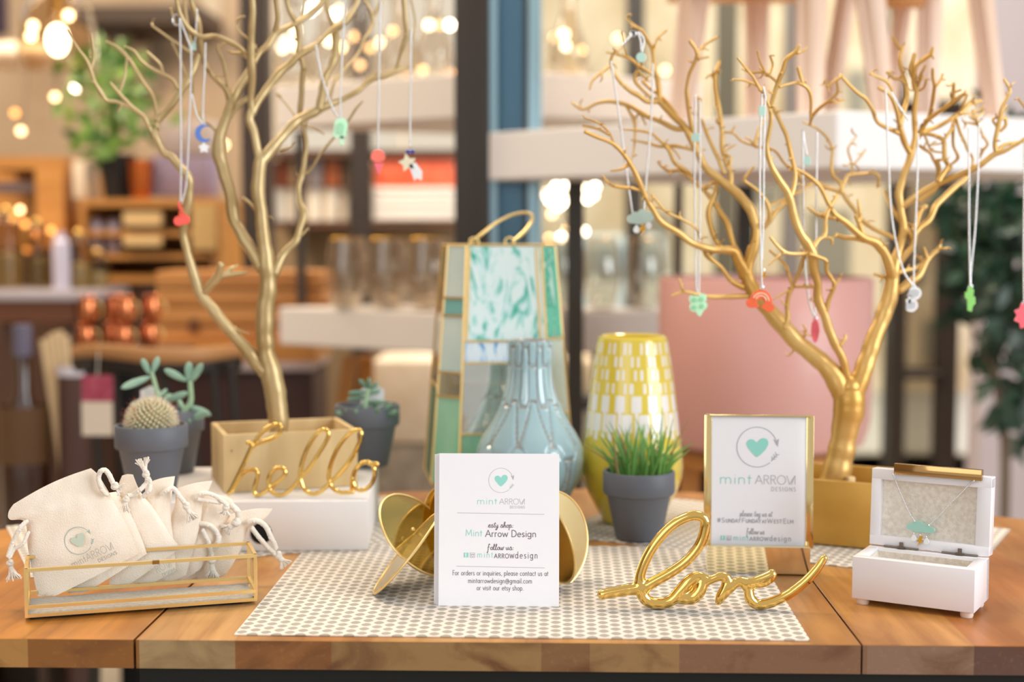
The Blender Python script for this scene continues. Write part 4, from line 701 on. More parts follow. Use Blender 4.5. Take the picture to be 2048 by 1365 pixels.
 (-.35, (1838, 268, 4.5), (1855, 268, 4.5), (1871, 272, 4.5), (1886, 281, 5), (1888, 300, 5), (1890, 318, 5), (1896, 332, 5), (1885, 350, 6), (1878, 362, 6)), (.3, (1886, 282, 4), (1895, 270, 4), (1903, 259, 4), (1912, 234, 4), (1924, 229, 3)), (.4, (1907, 250, 3.4), (1906, 270, 3.4), (1907, 292, 3.4), (1916, 314, 4), (1906, 326, 3), (1896, 333, 3)), (-.3, (1912, 236, 3.5), (1920, 265, 3.4), (1930, 285, 3.4), (1935, 300, 3), (1946, 320, 2.6), (1936, 350, 2.6)),
 (.35, (1836, 290, 4), (1848, 298, 4), (1861, 307, 3.6), (1868, 322, 3.4), (1876, 338, 3)), (-.4, (1840, 262, 3.4), (1850, 272, 3), (1862, 300, 2.6), (1885, 305, 2)), (.4, (1862, 290, 2.4), (1885, 285, 2), (1900, 262, 2)), (.4, (1930, 245, 3), (1955, 250, 3), (1965, 270, 2.6), (1975, 288, 3), (1966, 300, 4), (1958, 318, 3)),
 (.35, (1826, 478, 7), (1838, 457, 7), (1858, 442, 7), (1871, 414, 7), (1884, 399, 7), (1909, 376, 6.5), (1932, 356, 6), (1940, 340, 5), (1950, 332, 5)), (-.2, (1800, 416, 8), (1818, 403, 7.5), (1833, 393, 7.5), (1856, 378, 7.5), (1879, 366, 7), (1914, 352, 7), (1938, 342, 6.5), (1960, 331, 6.5), (1976, 318, 6.5), (1990, 308, 6.5), (2010, 302, 5), (2026, 293, 4.5), (2038, 286, 4), (2050, 276, 3)), (.2, (1992, 304, 5), (2010, 290, 4.6), (2030, 286, 4), (2048, 282, 3.4), (2065, 274, 3)),
 (-.1, (1992, 306, 5), (1990, 285, 5), (1995, 262, 5), (2001, 229, 5), (2006, 210, 4), (2016, 192, 4), (2020, 180, 3.5), (2008, 159, 3)), (.2, (2000, 240, 4), (2010, 236, 4), (2012, 250, 4), (2002, 262, 3)), (.1, (2003, 225, 3), (2014, 212, 2)), (.2, (1996, 255, 3), (1985, 240, 3), (1994, 236, 2)),
 (.3, (2062, 230, 3), (2050, 215, 3), (2036, 196, 2.5)), (.3, (1825, 480, 6), (1815, 462, 6), (1808, 452, 6), (1795, 436, 5), (1785, 419, 5), (1776, 400, 4), (1769, 383, 3)), (-.2, (1838, 400, 7), (1856, 388, 7), (1869, 378, 6), (1878, 358, 6), (1878, 340, 5.5), (1874, 322, 5)), (.2, (1876, 350, 4), (1892, 345, 3.5), (1903, 335, 3)),
 (.3, (1822, 470, 5), (1832, 450, 5), (1841, 424, 5), (1846, 417, 4.5), (1852, 413, 4)), (-.15, (1798, 528, 8), (1812, 508, 7), (1825, 492, 7), (1830, 470, 6), (1826, 460, 5)), (.2, (1800, 580, 9), (1820, 564, 9), (1838, 551, 8), (1853, 523, 6), (1866, 508, 5.5), (1876, 500, 4.5), (1881, 490, 3)), (.1, (1874, 500, 3), (1889, 497, 2.5)), (-.2, (1856, 520, 4.5), (1851, 507, 4), (1848, 497, 3.5)), (.3, (1795, 546, 5), (1818, 540, 4.5), (1832, 537, 4), (1846, 523, 3.4), (1838, 516, 2.6), (1830, 512, 2)),
 (-.2, (1772, 556, 4), (1762, 553, 4), (1749, 549, 3)), (.3, (1632, 574, 4), (1608, 574, 4), (1586, 571, 4), (1576, 545, 4), (1571, 531, 4), (1555, 515, 3.4), (1540, 502, 3)), (-.2, (1586, 572, 4), (1598, 545, 4.5), (1604, 528, 5), (1610, 505, 4.4)), (.1, (1586, 574, 5), (1578, 589, 5), (1574, 612, 5), (1575, 636, 6), (1570, 655, 7)), (-.2, (1580, 580, 2.6), (1565, 588, 2.4), (1548, 598, 2)),
 (-.3, (1650, 632, 7), (1657, 602, 5.5), (1669, 572, 5), (1662, 556, 4.4), (1653, 541, 4.5), (1652, 522, 4.5), (1636, 514, 4.5), (1617, 508, 4.5), (1590, 508, 4.5), (1571, 505, 4.5), (1555, 492, 4), (1541, 475, 3)), (.1, (1671, 570, 3), (1681, 555, 2.4)), (.1, (1572, 505, 3), (1556, 514, 2.5), (1538, 530, 2)), (.35, (1624, 500, 5), (1637, 480, 5), (1650, 470, 5), (1651, 437, 4.5), (1660, 414, 4.5), (1675, 391, 4)), (.1, (1650, 475, 4), (1664, 478, 3.4), (1664, 488, 2.6)),
 (-.2, (1608, 672, 4), (1612, 660, 3), (1606, 650, 2)), (.3, (1588, 700, 3), (1578, 712, 2)), (.1, (1682, 690, 5), (1690, 678, 4), (1691, 670, 3)), (.2, (1640, 612, 3), (1632, 605, 2), (1620, 600, 2))]
b2, nodes2 = tree(1.56, TREE2, GOLD2, t2, 8, .42, .9)
mb = MB(); mb.box(P(1700, 968, 1.545), (.010, .008, .016), .5, .002); mb.box(P(1724, 976, 1.52), (.014, .008, .007), .2, .002); mb.build('wood_chip', mat('pale_chip', '#e4c48e', .8), t2)

# ---------------------------------------------------------------- necklaces
def chain(strands, root, r=1.75, step=3.4):
    mb = MB()
    for st in strands:
        pr = sm([(P(x, y, Y), 1) for x, y, Y in st], 6); L = 0; nxt = 0; k = 0
        for (a, _), (b, _) in zip(pr, pr[1:]):
            d = (b - a).length
            while nxt <= L + d:
                p = a + (b - a) * ((nxt - L) / max(d, 1e-9)); rr = M(r, p.y) * (1.0 if k % 2 else 1.25); mb.ball(p, rr, 6, 4, sc_=(1, 1, 1.5)); nxt += M(step * .62, p.y); k += 1
            L += d
    return mb.build('chain', SILVER, root, 80)
def shape(root, name, poly, cx, cy, s_, Y, mt, rot=0, th=.0022, yaw=0, parent=None):
    """flat charm cut from an outline: poly in pixels, y up"""
    c = P(cx, cy, Y); ax = Vector((math.cos(yaw), math.sin(yaw), 0)); ay = Vector((0, 0, 1)); k = Y / F * s_ * 1.12
    co, si = math.cos(rot), math.sin(rot)
    mb = MB(); mb.prism([((x * co - y * si) * k, (x * si + y * co) * k) for x, y in poly], th, c, ax, ay)
    o = mb.build(name, mt, parent or root, 0); bv = o.modifiers.new('b', 'BEVEL'); bv.width = .0003; bv.segments = 2; bv.limit_method = 'ANGLE'; return o
def ringm(root, x, y, Y, r=3.4):
    mb = MB(); c = P(x, y, Y); mb.tube([(c + Vector((math.cos(a) * M(r, Y), 0, math.sin(a) * M(r, Y))), M(.9, Y)) for a in [2 * PI * k / 14 for k in range(14)]], 6, closed=True); return mb.build('jump_ring', SILVER, root)
def circ(cx, cy, r, a0=0, a1=360, n=12): return [(cx + r * math.cos(math.radians(a0 + (a1 - a0) * i / n)), cy + r * math.sin(math.radians(a0 + (a1 - a0) * i / n))) for i in range(n + (0 if abs(a1 - a0) >= 360 else 1))]
def star(R, r, n=5, ph=90): return [((R if i % 2 == 0 else r) * math.cos(math.radians(ph + i * 180 / n)), (R if i % 2 == 0 else r) * math.sin(math.radians(ph + i * 180 / n))) for i in range(2 * n)]
def acr(name, col, rough=.18): return mat(name, col, rough, coat=.4)
A_RED = acr('red_acrylic', '#fb4527'); A_BLUE = acr('blue_acrylic', '#2f6fd0'); A_NAVY = acr('navy_acrylic', '#2a3fa6'); A_MINT = acr('mint_acrylic', '#c8f7d2'); A_MINTD = acr('deep_mint_acrylic', '#9fe0b2'); A_CORAL = acr('coral_acrylic', '#ff7560'); A_PINK = acr('pink_acrylic', '#ff6d7d'); A_CREAM = acr('cream_glitter_acrylic', '#ece3c4'); A_CLEAR = acr('pearl_acrylic', '#f1f2f4'); A_CLOUD = acr('pale_mint_acrylic', '#b9dcd0'); A_GOLD = mat('mirror_gold_acrylic', '#e2a83c', .15, .9); A_LIME = acr('green_acrylic', '#8fd873'); A_ORANGE = acr('orange_acrylic', '#f0683c')
def HY(nodes, x, y):
    n = min(nodes, key=lambda q: (q[0] - x) ** 2 + (q[1] - y) ** 2); b = 1.585 if x < 1000 else 1.535; return max(b - .05, min(b + .025, n[2])) - .003
def neck(label, x, y, Y, strands, group='necklaces hung on the gold branches'):
    r = thing('necklace', label, 'necklace', P(x, y, Y), group); chain([[(a, b, c if len(q) > 2 else Y) for q in s_ for a, b, c in [(q[0], q[1], q[2] if len(q) > 2 else Y)]] for s_ in strands], r); return r
YA = 1.545
YY = HY(nodes1, 359, 38)
n = neck('silver necklace with a red cherry charm, lowest on the left branch display', 362, 425, YY, [[(359, 38), (361, 90), (361, 200), (362, 320), (361, 403)], [(382, 95), (382, 150), (378, 260), (374, 350), (370, 385), (364, 404)], [(359, 38), (368, 60), (380, 92)]])
shape(n, 'cherry', circ(-6, -14, 9, 90, 300) + circ(6, -13, 9, 240, 430) + [(3, 4), (1, 18), (-3, 20), (-4, 14), (-1, 0)], 362, 426, 1, YY, A_RED, .1)
mb = MB(); mb.tube([(P(360, 423, YY - .002), .0011), (P(358, 434, YY - .002), .0009)], 6); mb.tube([(P(364, 416, YY - .002), .0009), (P(368, 430, YY - .002), .0009)], 6); mb.build('stem', A_ORANGE, n); ringm(n, 362, 405, YY)
mb = MB(); mb.tube([(P(353, 40 + 0, YY) + Vector((math.cos(a) * .0045, 0, math.sin(a) * .006)), .0009) for a in [2 * PI * k / 14 for k in range(14)]], 6, closed=True); mb.build('clasp', SILVER, n)
YY = HY(nodes1, 411, 88)
n = neck('fine silver necklace with a blue moon charm and a small white star below', 408, 272, YY, [[(411, 88), (409, 150), (406, 210), (407, 246)], [(384, 190), (392, 225), (399, 240), (406, 250)]])
shape(n, 'moon', circ(0, 0, 16, 40, 320, 18) + circ(5, 1, 11.5, 300, 60, 14), 408, 267, 1, YY, A_BLUE); shape(n, 'star', star(11, 6.5), 408, 296, 1, YY, A_CLEAR); ringm(n, 407, 249, YY)
YY = HY(nodes1, 632, 92)
n = neck('silver necklace with a mint green ice pop charm', 681, 262, YY, [[(632, 92), (640, 140), (655, 190), (668, 222), (679, 236)], [(689, -15), (687, 60), (683, 140), (681, 200), (681, 236)]])
k = shape(n, 'ice_pop', circ(0, 8, 12, 0, 180) + [(-12, -12), (-8, -17), (8, -17), (12, -12)], 681, 258, 1, YY, A_MINT, -.15); shape(n, 'ice_pop_centre', circ(0, 5, 6, 0, 180) + [(-6, -9), (6, -9)], 681, 258, 1, YY - .0014, A_MINTD, -.15, parent=k); shape(n, 'pop_stick', [(-4, 0), (4, 0), (4, -15), (2, -17), (-2, -17), (-4, -15)], 684, 272, 1, YY, A_MINT, -.05); ringm(n, 681, 240, YY)
YY = HY(nodes1, 761, -10)
n = neck('necklace with a coral ice cream cone charm against the red shelf box', 756, 322, YY, [[(761, -10, YY), (759, 100, YY), (757, 220, YY), (756, 300, YY)]])
shape(n, 'ice_cream_scoop', circ(0, 3, 13, -20, 200) + [(-6, -6), (6, -6)], 756, 317, 1, YY, A_CORAL); shape(n, 'cone', [(-9, 0), (9, 0), (1.5, -20), (-1.5, -20)], 757, 326, 1, YY, A_PINK)
YY = HY(nodes1, 822, 60)
n = neck('gold-tone necklace with a cream shooting star charm', 822, 328, YY, [[(822, 60), (821, 150), (820, 240), (821, 296)]])
shape(n, 'star', star(17, 9), 815, 326, 1, YY, A_CREAM, .2); shape(n, 'star_tail', [(-4, 4), (8, 8), (20, -8), (19, -24), (10, -20), (6, -25), (0, -8)], 822, 334, 1, YY, A_CLEAR)
for xx in (816, 825): shape(n, 'cord_bead', star(5, 3), xx, 303, 1, YY, A_NAVY)
YB = 1.50
YY = HY(nodes2, 1222, 125)
n = neck('silver necklace with a grey-green cloud charm, raindrops and gold bolt, high on the right branches', 1280, 438, YY, [[(1222, 125), (1228, 160), (1240, 240), (1250, 320), (1265, 428)], [(1306, 130), (1303, 230), (1296, 320), (1287, 424)]])
CL = circ(-16, 0, 8, 100, 270, 8) + circ(0, -3, 9, 240, 300, 4) + circ(15, 0, 9, -90, 80, 8) + circ(4, 6, 9, 30, 130, 7) + circ(-9, 5, 7, 50, 150, 6)
k = shape(n, 'cloud', CL, 1281, 436, 1.0, YY, mat('grey_mint_acrylic', '#b9cfc6', .3, coat=.3), .12)
BOLT = [(-1, 12), (6, 12), (3, 3), (8, 3), (-5, -13), (-1, -2), (-7, -2)]; DROP = circ(0, -2, 6.5, -215, 35, 10) + [(0, 9)]
shape(n, 'raindrop', DROP, 1273, 458, .9, YY, A_CLEAR); shape(n, 'raindrop', DROP, 1297, 450, .9, YY, A_CLEAR); shape(n, 'lightning_bolt', BOLT, 1285, 460, .85, YY - .001, A_GOLD)
YY = HY(nodes2, 1245, 90)
n = neck('tiny necklace with a pale mint charm hooked at the top left of the right branches', 1282, 105, YY, [[(1245, 90), (1256, 78), (1264, 68)], [(1276, 66), (1281, 82), (1282, 100)], [(1279, 66), (1288, 80), (1284, 102)]])
shape(n, 'small_charm', circ(0, 0, 9, 0, 360, 12), 1282, 115, 1, YY, A_CLOUD); ringm(n, 1266, 67, YY, 6)
YY = HY(nodes2, 1391, 195)
n = neck('silver necklace with a green clover charm over the pink planter edge', 1396, 610, YY, [[(1391, 195), (1389, 300), (1390, 420), (1392, 560), (1395, 584)], [(1399, 205), (1400, 300), (1400, 440), (1398, 584)]])
CLV = circ(-7, 8, 8, 30, 230, 8) + circ(-7, -5, 7, 130, 290, 6) + [(0, -18), (4, -20), (7, -14)] + circ(8, -2, 7, -70, 60, 6) + circ(6, 10, 8, -40, 140, 8)
k = shape(n, 'clover', CLV, 1396, 609, 1.1, YY, A_MINT); [shape(n, 'clover_inlay', circ(a, b, 4, 0, 360, 8), 1396, 609, 1.1, YY - .0014, A_MINTD, parent=k) for a, b in ((-5, 7), (6, 8), (7, -3), (-5, -5))]
shape(n, 'small_tag', [(-7, -7), (7, -7), (7, 7), (-7, 7)], 1391, 275, 1, YY, A_CLOUD); ringm(n, 1396, 588, YY)
YY = HY(nodes2, 1524, 190)
n = neck('silver necklace with an orange rainbow charm and gold extension charm', 1522, 598, YY, [[(1524, 190), (1520, 300), (1520, 420), (1522, 520), (1524, 578)], [(1531, 190), (1528, 300), (1527, 420), (1524, 520)], [(1527, 175), (1530, 190)]])
k = shape(n, 'rainbow', circ(0, -2, 19, 0, 180, 14) + circ(-15, -8, 9, 150, 300, 7) + circ(-6, -9, 6, 260, 330, 3) + circ(0, -6, 7, 170, 10, 8) + circ(8, -9, 6, 200, 280, 3) + circ(16, -9, 9, 240, 390, 7), 1522, 600, 1.05, YY, A_ORANGE, -.2)
for rr in (14.5, 10): shape(n, 'rainbow_band', circ(0, -2, rr, 10, 170, 12) + circ(0, -2, rr - 2, 170, 10, 12), 1522, 600, 1.05, YY - .0013, mat('pale_peach_acrylic', '#ffd9b8', .3), -.2, parent=k)
shape(n, 'lightning_bolt', BOLT, 1528, 552, .6, YY, A_GOLD); ringm(n, 1525, 541, YY, 4); ringm(n, 1524, 575, YY); shape(n, 'small_tag', [(-6, -9), (6, -9), (6, 9), (-6, 9)], 1524, 222, 1, YY, A_CLOUD)
YY = HY(nodes2, 1606, 262)
n = neck('silver necklace with a slim hot pink charm above the trunk fork', 1630, 660, YY, [[(1606, 262), (1606, 350), (1607, 450), (1611, 540), (1618, 600), (1628, 634)], [(1634, 268), (1633, 380), (1632, 480), (1631, 580), (1630, 634)], [(1606, 262), (1610, 290), (1614, 310)]])
shape(n, 'slim_charm', [(0, 24), (6, 14), (8, 0), (5, -16), (1, -22), (-3, -18), (-7, -4), (-6, 14)], 1630, 662, 1, YY, A_PINK); ringm(n, 1630, 638, YY, 4); shape(n, 'small_tag', [(-6, -8), (6, -8), (6, 8), (-6, 8)], 1614, 322, 1, YY, A_CLOUD)
YY = HY(nodes2, 1771, 180)
n = neck('silver necklace with clear pearl sunglasses charm beside the right trunk', 1826, 600, YY, [[(1771, 180), (1773, 215), (1778, 345), (1783, 430), (1795, 500), (1808, 545), (1825, 570)], [(1783, 186), (1800, 215), (1817, 240)], [(1836, 270), (1835, 340), (1831, 450), (1828, 530), (1827, 570)]])
k = shape(n, 'sunglass_lens', circ(0, 0, 12, -60, 150, 12) + [(-11, -8)], 1829, 587, 1, YY, A_CLEAR, -.3); shape(n, 'sunglass_lens', circ(0, 0, 12, -120, 90, 12) + [(-12, 8)], 1822, 611, 1, YY, A_CLEAR, -.25); shape(n, 'bridge', [(-3, -8), (3, -8), (3, 8), (-3, 8)], 1819, 599, 1, YY, A_CLEAR)
ringm(n, 1827, 573, YY)
mb = MB()
for lx, ly in ((1829, 587), (1822, 611)):
    for q in range(-3, 4): mb.tube([(P(lx + q * 3, ly - 9 + abs(q), YY - .0013), .0003), (P(lx + q * 3 - 2, ly + 9 - abs(q), YY - .0013), .0003)], 5)
mb.build('lens_stripe', mat('grey_stripe', '#a9b4c0', .5), k)
YY = HY(nodes2, 1938, 258)
n = neck('silver necklace with a narrow bright green charm before the dark foliage', 1940, 595, YY, [[(1938, 258), (1938, 330), (1938, 450), (1940, 572)], [(1958, 250), (1956, 350), (1950, 460), (1942, 540), (1941, 572)]])
shape(n, 'saguaro_charm', [(-4, -20), (3, -22), (5, -12), (9, -8), (8, 4), (5, 2), (6, 14), (2, 21), (-4, 20), (-6, 10), (-9, 12), (-9, 2), (-5, -2)], 1940, 598, 1.05, YY, A_LIME); ringm(n, 1941, 574, YY, 4)
YY = HY(nodes2, 2049, 285)
n = neck('silver necklace with a pink flower charm at the right edge of the photo', 2052, 632, YY, [[(2049, 285), (2048, 400), (2047, 520), (2048, 606)]])
shape(n, 'flower', [((20 if i % 2 else 26) * math.cos(i * PI / 9), (20 if i % 2 else 26) * math.sin(i * PI / 9)) for i in range(18)], 2056, 632, 1, YY, A_PINK); ringm(n, 2048, 606, YY)
YY = HY(nodes1, 394, 20)
n = neck('short silver necklace strand dangling a small grey tag near the top of the left branches', 395, 95, YY, [[(394, 20), (392, 60), (390, 84)]])
shape(n, 'small_tag', [(-6, -8), (6, -8), (6, 8), (-6, 8)], 385, 92, 1, YY, A_CLOUD)
# ---------------------------------------------------------------- pots
def pot(root, c, R, h, rimh, name='pot'):
    rb_ = R * .63; r1 = R * .885
    prof = [(0.0001, 0), (rb_, 0), (rb_ + .0006, .001), (r1, h - rimh), (r1 + .0004, h - rimh + .0005), (R * .975, h - rimh + .0012), (R, h - rimh + .003), (R, h - .0012), (R - .001, h), (R - .003, h), (R - .0042, h - .002), (R - .006, h - .016), (.0001, h - .016)]
    mb = MB(); mb.lathe(prof, c, 48); p = mb.build(name, SLATE, root, 40)
    mb = MB(); mb.lathe([(.0001, h - .006), (R * .5, h - .0055), (R - .005, h - .008), (R - .005, h - .014)], c, 32); mb.build('soil', SOIL, root, 80); return p
gp = thing('potted_grass_plant', 'spiky green grass plant in a slate grey pot before the yellow vase', 'potted plant', (P(1277, 1090, 1.545).x, 1.545, T + .0028))
c = Vector(gp['_o']); pot(gp, c, M(72.5, 1.545), M(137, 1.545), M(48, 1.545))
random.seed(11); spec = [(1165, 890, 1245, 950), (1176, 888, 1252, 952), (1196, 872, 1250, 950), (1212, 850, 1258, 945), (1218, 843, 1262, 950), (1252, 858, 1258, 955), (1276, 856, 1264, 955), (1284, 850, 1290, 955), (1270, 836, 1310, 940), (1325, 815, 1318, 955), (1346, 838, 1328, 955), (1378, 838, 1330, 950), (1373, 890, 1312, 955), (1350, 886, 1300, 955), (1386, 885, 1320, 950), (1319, 862, 1296, 955), (1305, 850, 1330, 950), (1238, 850, 1280, 955), (1296, 870, 1280, 955)]
mg = [MB(), MB()]
for i in range(74):
    if i < len(spec): x, y, bx, by_ = spec[i]
    else: bx = random.uniform(1228, 1328); x = bx + (bx - 1277) * random.uniform(-.3, 1.1) + random.uniform(-22, 22); y = random.uniform(845, 915); by_ = 955
    yo = random.uniform(-.020, .022); tipY = 1.545 + yo * 1.8
    a = P(bx, 962, 1.545 + yo * .6); b = P(x, y, tipY); mid = (a + b) / 2 + Vector((-(x - bx) * .00006, 0, .003)) ; wd = M(random.uniform(2.6, 5.0), 1.545)
    pr = sm([(a, wd), (a * .6 + mid * .4 + Vector((0, 0, .001)), wd), (mid, wd * .75), (b, .0003)], 4); mg[1 if (i * 7) % 11 == 0 else 0].tube(pr, 6, flat=.35)
mg[0].build('grass_blades', LEAFG, gp, 80); mg[1].build('dry_blades', LEAFO, gp, 80)

ZB = T + HB + .0004
cp_ = thing('potted_cactus', 'round spiny cactus in a slate grey pot behind the muslin pouches', 'potted plant', (P(305, 990, 1.52).x, 1.52, ZB)); c = Vector(cp_['_o'])
pot(cp_, c, M(73, 1.52), .0745, .026)
zt = .0745; cc = c + Vector((0, 0, zt + .0015)); rc = M(47, 1.52)
mb = MB(); mb.ball(cc, rc, 28, 18, sc_=(1, 1, .98)); body = mb.build('cactus_body', mat('pale_cactus_skin', '#5f6446', .8, var='#8a8258', vscale=90), cp_, 80)
mt_ = MB(); ms = MB(); mr_ = MB(); rnd = random.Random(2)
for k in range(230):
    zz = 1 - (k + .5) / 230 * 1.15; ph = k * 2.39996; rr = math.sqrt(max(0, 1 - zz * zz)); d = Vector((rr * math.cos(ph), rr * math.sin(ph), zz)); p = cc + d * rc
    mt_.ball(p, .00165, 6, 4)
    for q in range(5):
        dd = (d + Vector((rnd.uniform(-.9, .9), rnd.uniform(-.9, .9), rnd.uniform(-.9, .9)))).normalized(); ms.tube([(p + d * .001, .00022), (p + d * .0015 + dd * .0042, .00008)], 4)
    if k % 3 == 0: mr_.tube([(p, .0003), (p + (d + Vector((rnd.uniform(-.3, .3),) * 3)).normalized() * .010, .0001)], 4)
mt_.build('tubercles', mat('cream_wool', '#ddd0ac', .9), cp_, 80); ms.build('pale_spines', mat('pale_spine', '#efe6cf', .6), cp_, 0); mr_.build('rust_spines', mat('rust_spine', '#b5563a', .6), cp_, 0)

def leaf(mb, a, b, wd, th=.35):
    a = Vector(a); b = Vector(b); d = b - a; mb.tube(sm([(a, wd * .35), (a + d * .25, wd * .8), (a + d * .6, wd), (a + d * .88, wd * .7), (b, wd * .12)], 3), 10, flat=1.0 if th > .9 else .6)
s1 = thing('potted_succulent', 'tall blue-green succulent with paddle leaves in a grey pot behind the round cactus', 'potted plant', (P(348, 950, 1.655).x, 1.655, ZB)); c = Vector(s1['_o'])
pot(s1, c, M(62, 1.655), .0745, .026)
YS = 1.645
def q(x, y, o=0): return P(x / 3.412, 560 + y / 3.412, YS + o)
ml = MB(); mst = MB()
mst.tube(sm([(q(1090, 970), M(6, YS)), (q(1082, 850), M(6, YS)), (q(1065, 740), M(5, YS)), (q(1035, 630), M(4, YS))], 4), 8); mst.tube(sm([(q(1240, 990), M(7, YS)), (q(1262, 900), M(7, YS)), (q(1300, 840), M(6, YS)), (q(1302, 760), M(5.5, YS)), (q(1297, 690), M(5, YS))], 4), 8)
for a, b, w_, o in (((1020, 640), (968, 538), 7, 0), ((1040, 635), (1082, 525), 7, .004), ((1025, 662), (825, 740), 8, -.01), ((1287, 690), (1290, 560), 9, .004), ((1305, 695), (1382, 570), 8, -.002), ((1272, 690), (1120, 612), 8, -.008), ((1290, 865), (1440, 925), 8, -.012), ((1260, 965), (1425, 905), 8, -.02), ((1110, 835), (1282, 770), 8, -.01), ((1075, 830), (890, 850), 7, -.015), ((1060, 875), (885, 912), 6, -.01), ((1100, 840), (1170, 780), 6, .01), ((1090, 800), (1140, 750), 6, .02), ((1230, 930), (1180, 900), 6, .01), ((1250, 880), (1215, 820), 6, .015), ((1100, 900), (1160, 880), 7, .0), ((1240, 980), (1300, 960), 6, -.02)):
    leaf(ml, q(*a), q(b[0], b[1], o), M(w_, YS), .5)
ml.build('leaves', SUCC, s1, 80); mst.build('stems', STEM, s1, 80)
mb = MB(); a = P(300, 800, YS + .008); mb.prism([(0, 0), (.024, 0), (.024, .018), (.012, .024), (0, .018)], .0006, P(281, 812, YS + .010), Vector((1, 0, 0)), Vector((0, 0, 1))); mb.bar(P(303, 806, YS + .0105), P(310, 870, YS + .0105), .004, .0006); mb.build('plant_label', PAPER, s1, 0)
s2 = thing('potted_succulent', 'small dark rosette succulent in a grey pot right of the wooden crate', 'potted plant', (P(735, 950, 1.712).x, 1.712, ZB)); c = Vector(s2['_o'])
pot(s2, c, M(66, 1.70), .0745, .026); YS = 1.69
def q5(x, y, o=0): return P(580 + x / 4.016, 660 + y / 4.016, YS + o)
ml = MB(); mst = MB(); mst.tube([(q5(600, 700), M(6, YS)), (q5(612, 560), M(5, YS)), (q5(630, 470), M(4, YS))], 8)
for a, b, w_, o in (((620, 470), (555, 400), 5, 0), ((632, 470), (635, 385), 5, -.006), ((640, 480), (710, 425), 5, 0), ((610, 500), (465, 510), 5, -.006), ((610, 540), (455, 560), 5, -.004), ((630, 510), (720, 490), 5, .008), ((620, 590), (770, 578), 6, -.008), ((700, 660), (825, 595), 6, -.01), ((640, 680), (720, 640), 6, -.02), ((560, 690), (440, 640), 6, -.012), ((520, 700), (365, 660), 6, -.008), ((480, 680), (400, 620), 5, .01), ((800, 690), (870, 650), 6, -.005), ((760, 690), (850, 660), 6, -.014), ((580, 690), (520, 650), 6, -.02), ((600, 600), (540, 640), 5, .006), ((660, 620), (700, 600), 5, .01)):
    leaf(ml, q5(*a), q5(b[0], b[1], o), M(w_, YS), .5)
ml.build('leaves', SUCD, s2, 80); mst.build('stems', STEM, s2, 80)
mb = MB(); mb.prism([(0, 0), (.028, 0), (.028, .022), (.014, .028), (0, .022)], .0006, P(722, 815, YS + .012), Vector((1, 0, 0)), Vector((0, 0, 1))); mb.bar(P(745, 812, YS + .0125), P(745, 835, YS + .0125), .005, .0006); mb.build('plant_label', PAPER, s2, 0)

# ---------------------------------------------------------------- vases
def lerp_prof(pts, z):
    for (z0, r0), (z1, r1) in zip(pts, pts[1:]):
        if z0 <= z <= z1: t = (z - z0) / (z1 - z0); t = t; return r0 + (r1 - r0) * t
    return pts[-1][1]
def smooth_prof(pts, n=8):
    o = sm([(Vector((z, r, 0)), 1) for z, r in pts], n); return [(p.x, p.y) for p, _ in o]
def relief_vase(name, label, cx, by_, Y, prof_px, nz, nt, cellf, raise_, mats, group=None, extra=0, faceted=0, rot0=0):
    """prof_px: (pixel y, half width px); cellf(theta, y_px) gives (material, inset 0..1)"""
    base = 478 + .33 * F / Y; k = Y / F
    pr = smooth_prof([((base - y) * k, r * k) for y, r in prof_px]); H = pr[-1][0]; c = Vector((P(cx, by_, Y).x, Y, T + .0028))
    vs = []; fs = []; ms = []
    zs = [H * j / nz for j in range(nz + 1)]
    for z in zs:
        R = lerp_prof(pr, z)
        for i in range(nt):
            th = 2 * PI * i / nt + rot0; m_, ins = cellf(2 * PI * i / nt, base - z / k)
            r = R + raise_ * ins; vs.append(c + Vector((math.sin(th) * r, -math.cos(th) * r, z)))
    for j in range(nz):
        for i in range(nt):
            a = j * nt + i; b = j * nt + (i + 1) % nt; fs.append((a, b, b + nt, a + nt))
            th = 2 * PI * (i + .5) / nt; ms.append(cellf(th, base - (zs[j] + zs[j + 1]) / 2 / k)[0])
    mb = MB(); mb.v = vs; mb.f = fs; mb.m = ms
    Rt = lerp_prof(pr, H) - .0004
    mb.lathe([(Rt, H), (Rt - .0015, H + .0008), (Rt - .004, H - .001), (Rt - .005, H - .03), (Rt - .004, H - .08), (.0001, H - .09)], c, nt // 3, 1)
    mb.lathe([(.0001, 0), (lerp_prof(pr, 0), 0)], c, 48, 1)
    o = mb.build(name, mats, None, 50, origin=c); return tag(o, label, 'vase', group)
NB = 9
def cellB(th, y):
    E_ = -9; st = 2 * PI / NB
    for off, cells in ((0, ((687, 733), (806, 914), (986, 1052))), (.5, ((699, 812), (892, 1002)), )):
        d = abs(((th / st - off + .5) % 1) - .5) * 2
        for y0, y1 in cells:
            t = min(1, max(0, (y - y0) / (y1 - y0)))
            if y0 == 806: w_ = .22 + .66 * (t / .74) ** .9 if t < .74 else .88 - (t - .74) / .26 * .5
            elif y0 == 699: w_ = .26 + .16 * min(1, t / .2) if t < .88 else .42 - (t - .88) / .12 * .18
            elif y0 == 892: w_ = .12 + .68 * math.sin(PI * t) ** .7
            elif y0 == 687: w_ = .50 if .08 < t < .85 else .40
            else: w_ = .75 - .2 * t
            E_ = max(E_, min((w_ - d) / .14, (y - y0) / 5, (y1 - y) / 5))
    if E_ > 0: return (0, min(1, E_))
    if E_ > -1.0: return (1, -.3)
    return (0, .45)                              # raised seams between the cells
BLUEG = mat('pale_blue_crackle_glaze', '#94b2bb', .08, var='#a3c2c9', vscale=14, coat=1., bump=.12, bscale=70); BLUEL = mat('grey_groove_glaze', '#93a2a4', .16, var='#988c82', vscale=150, coat=.8)
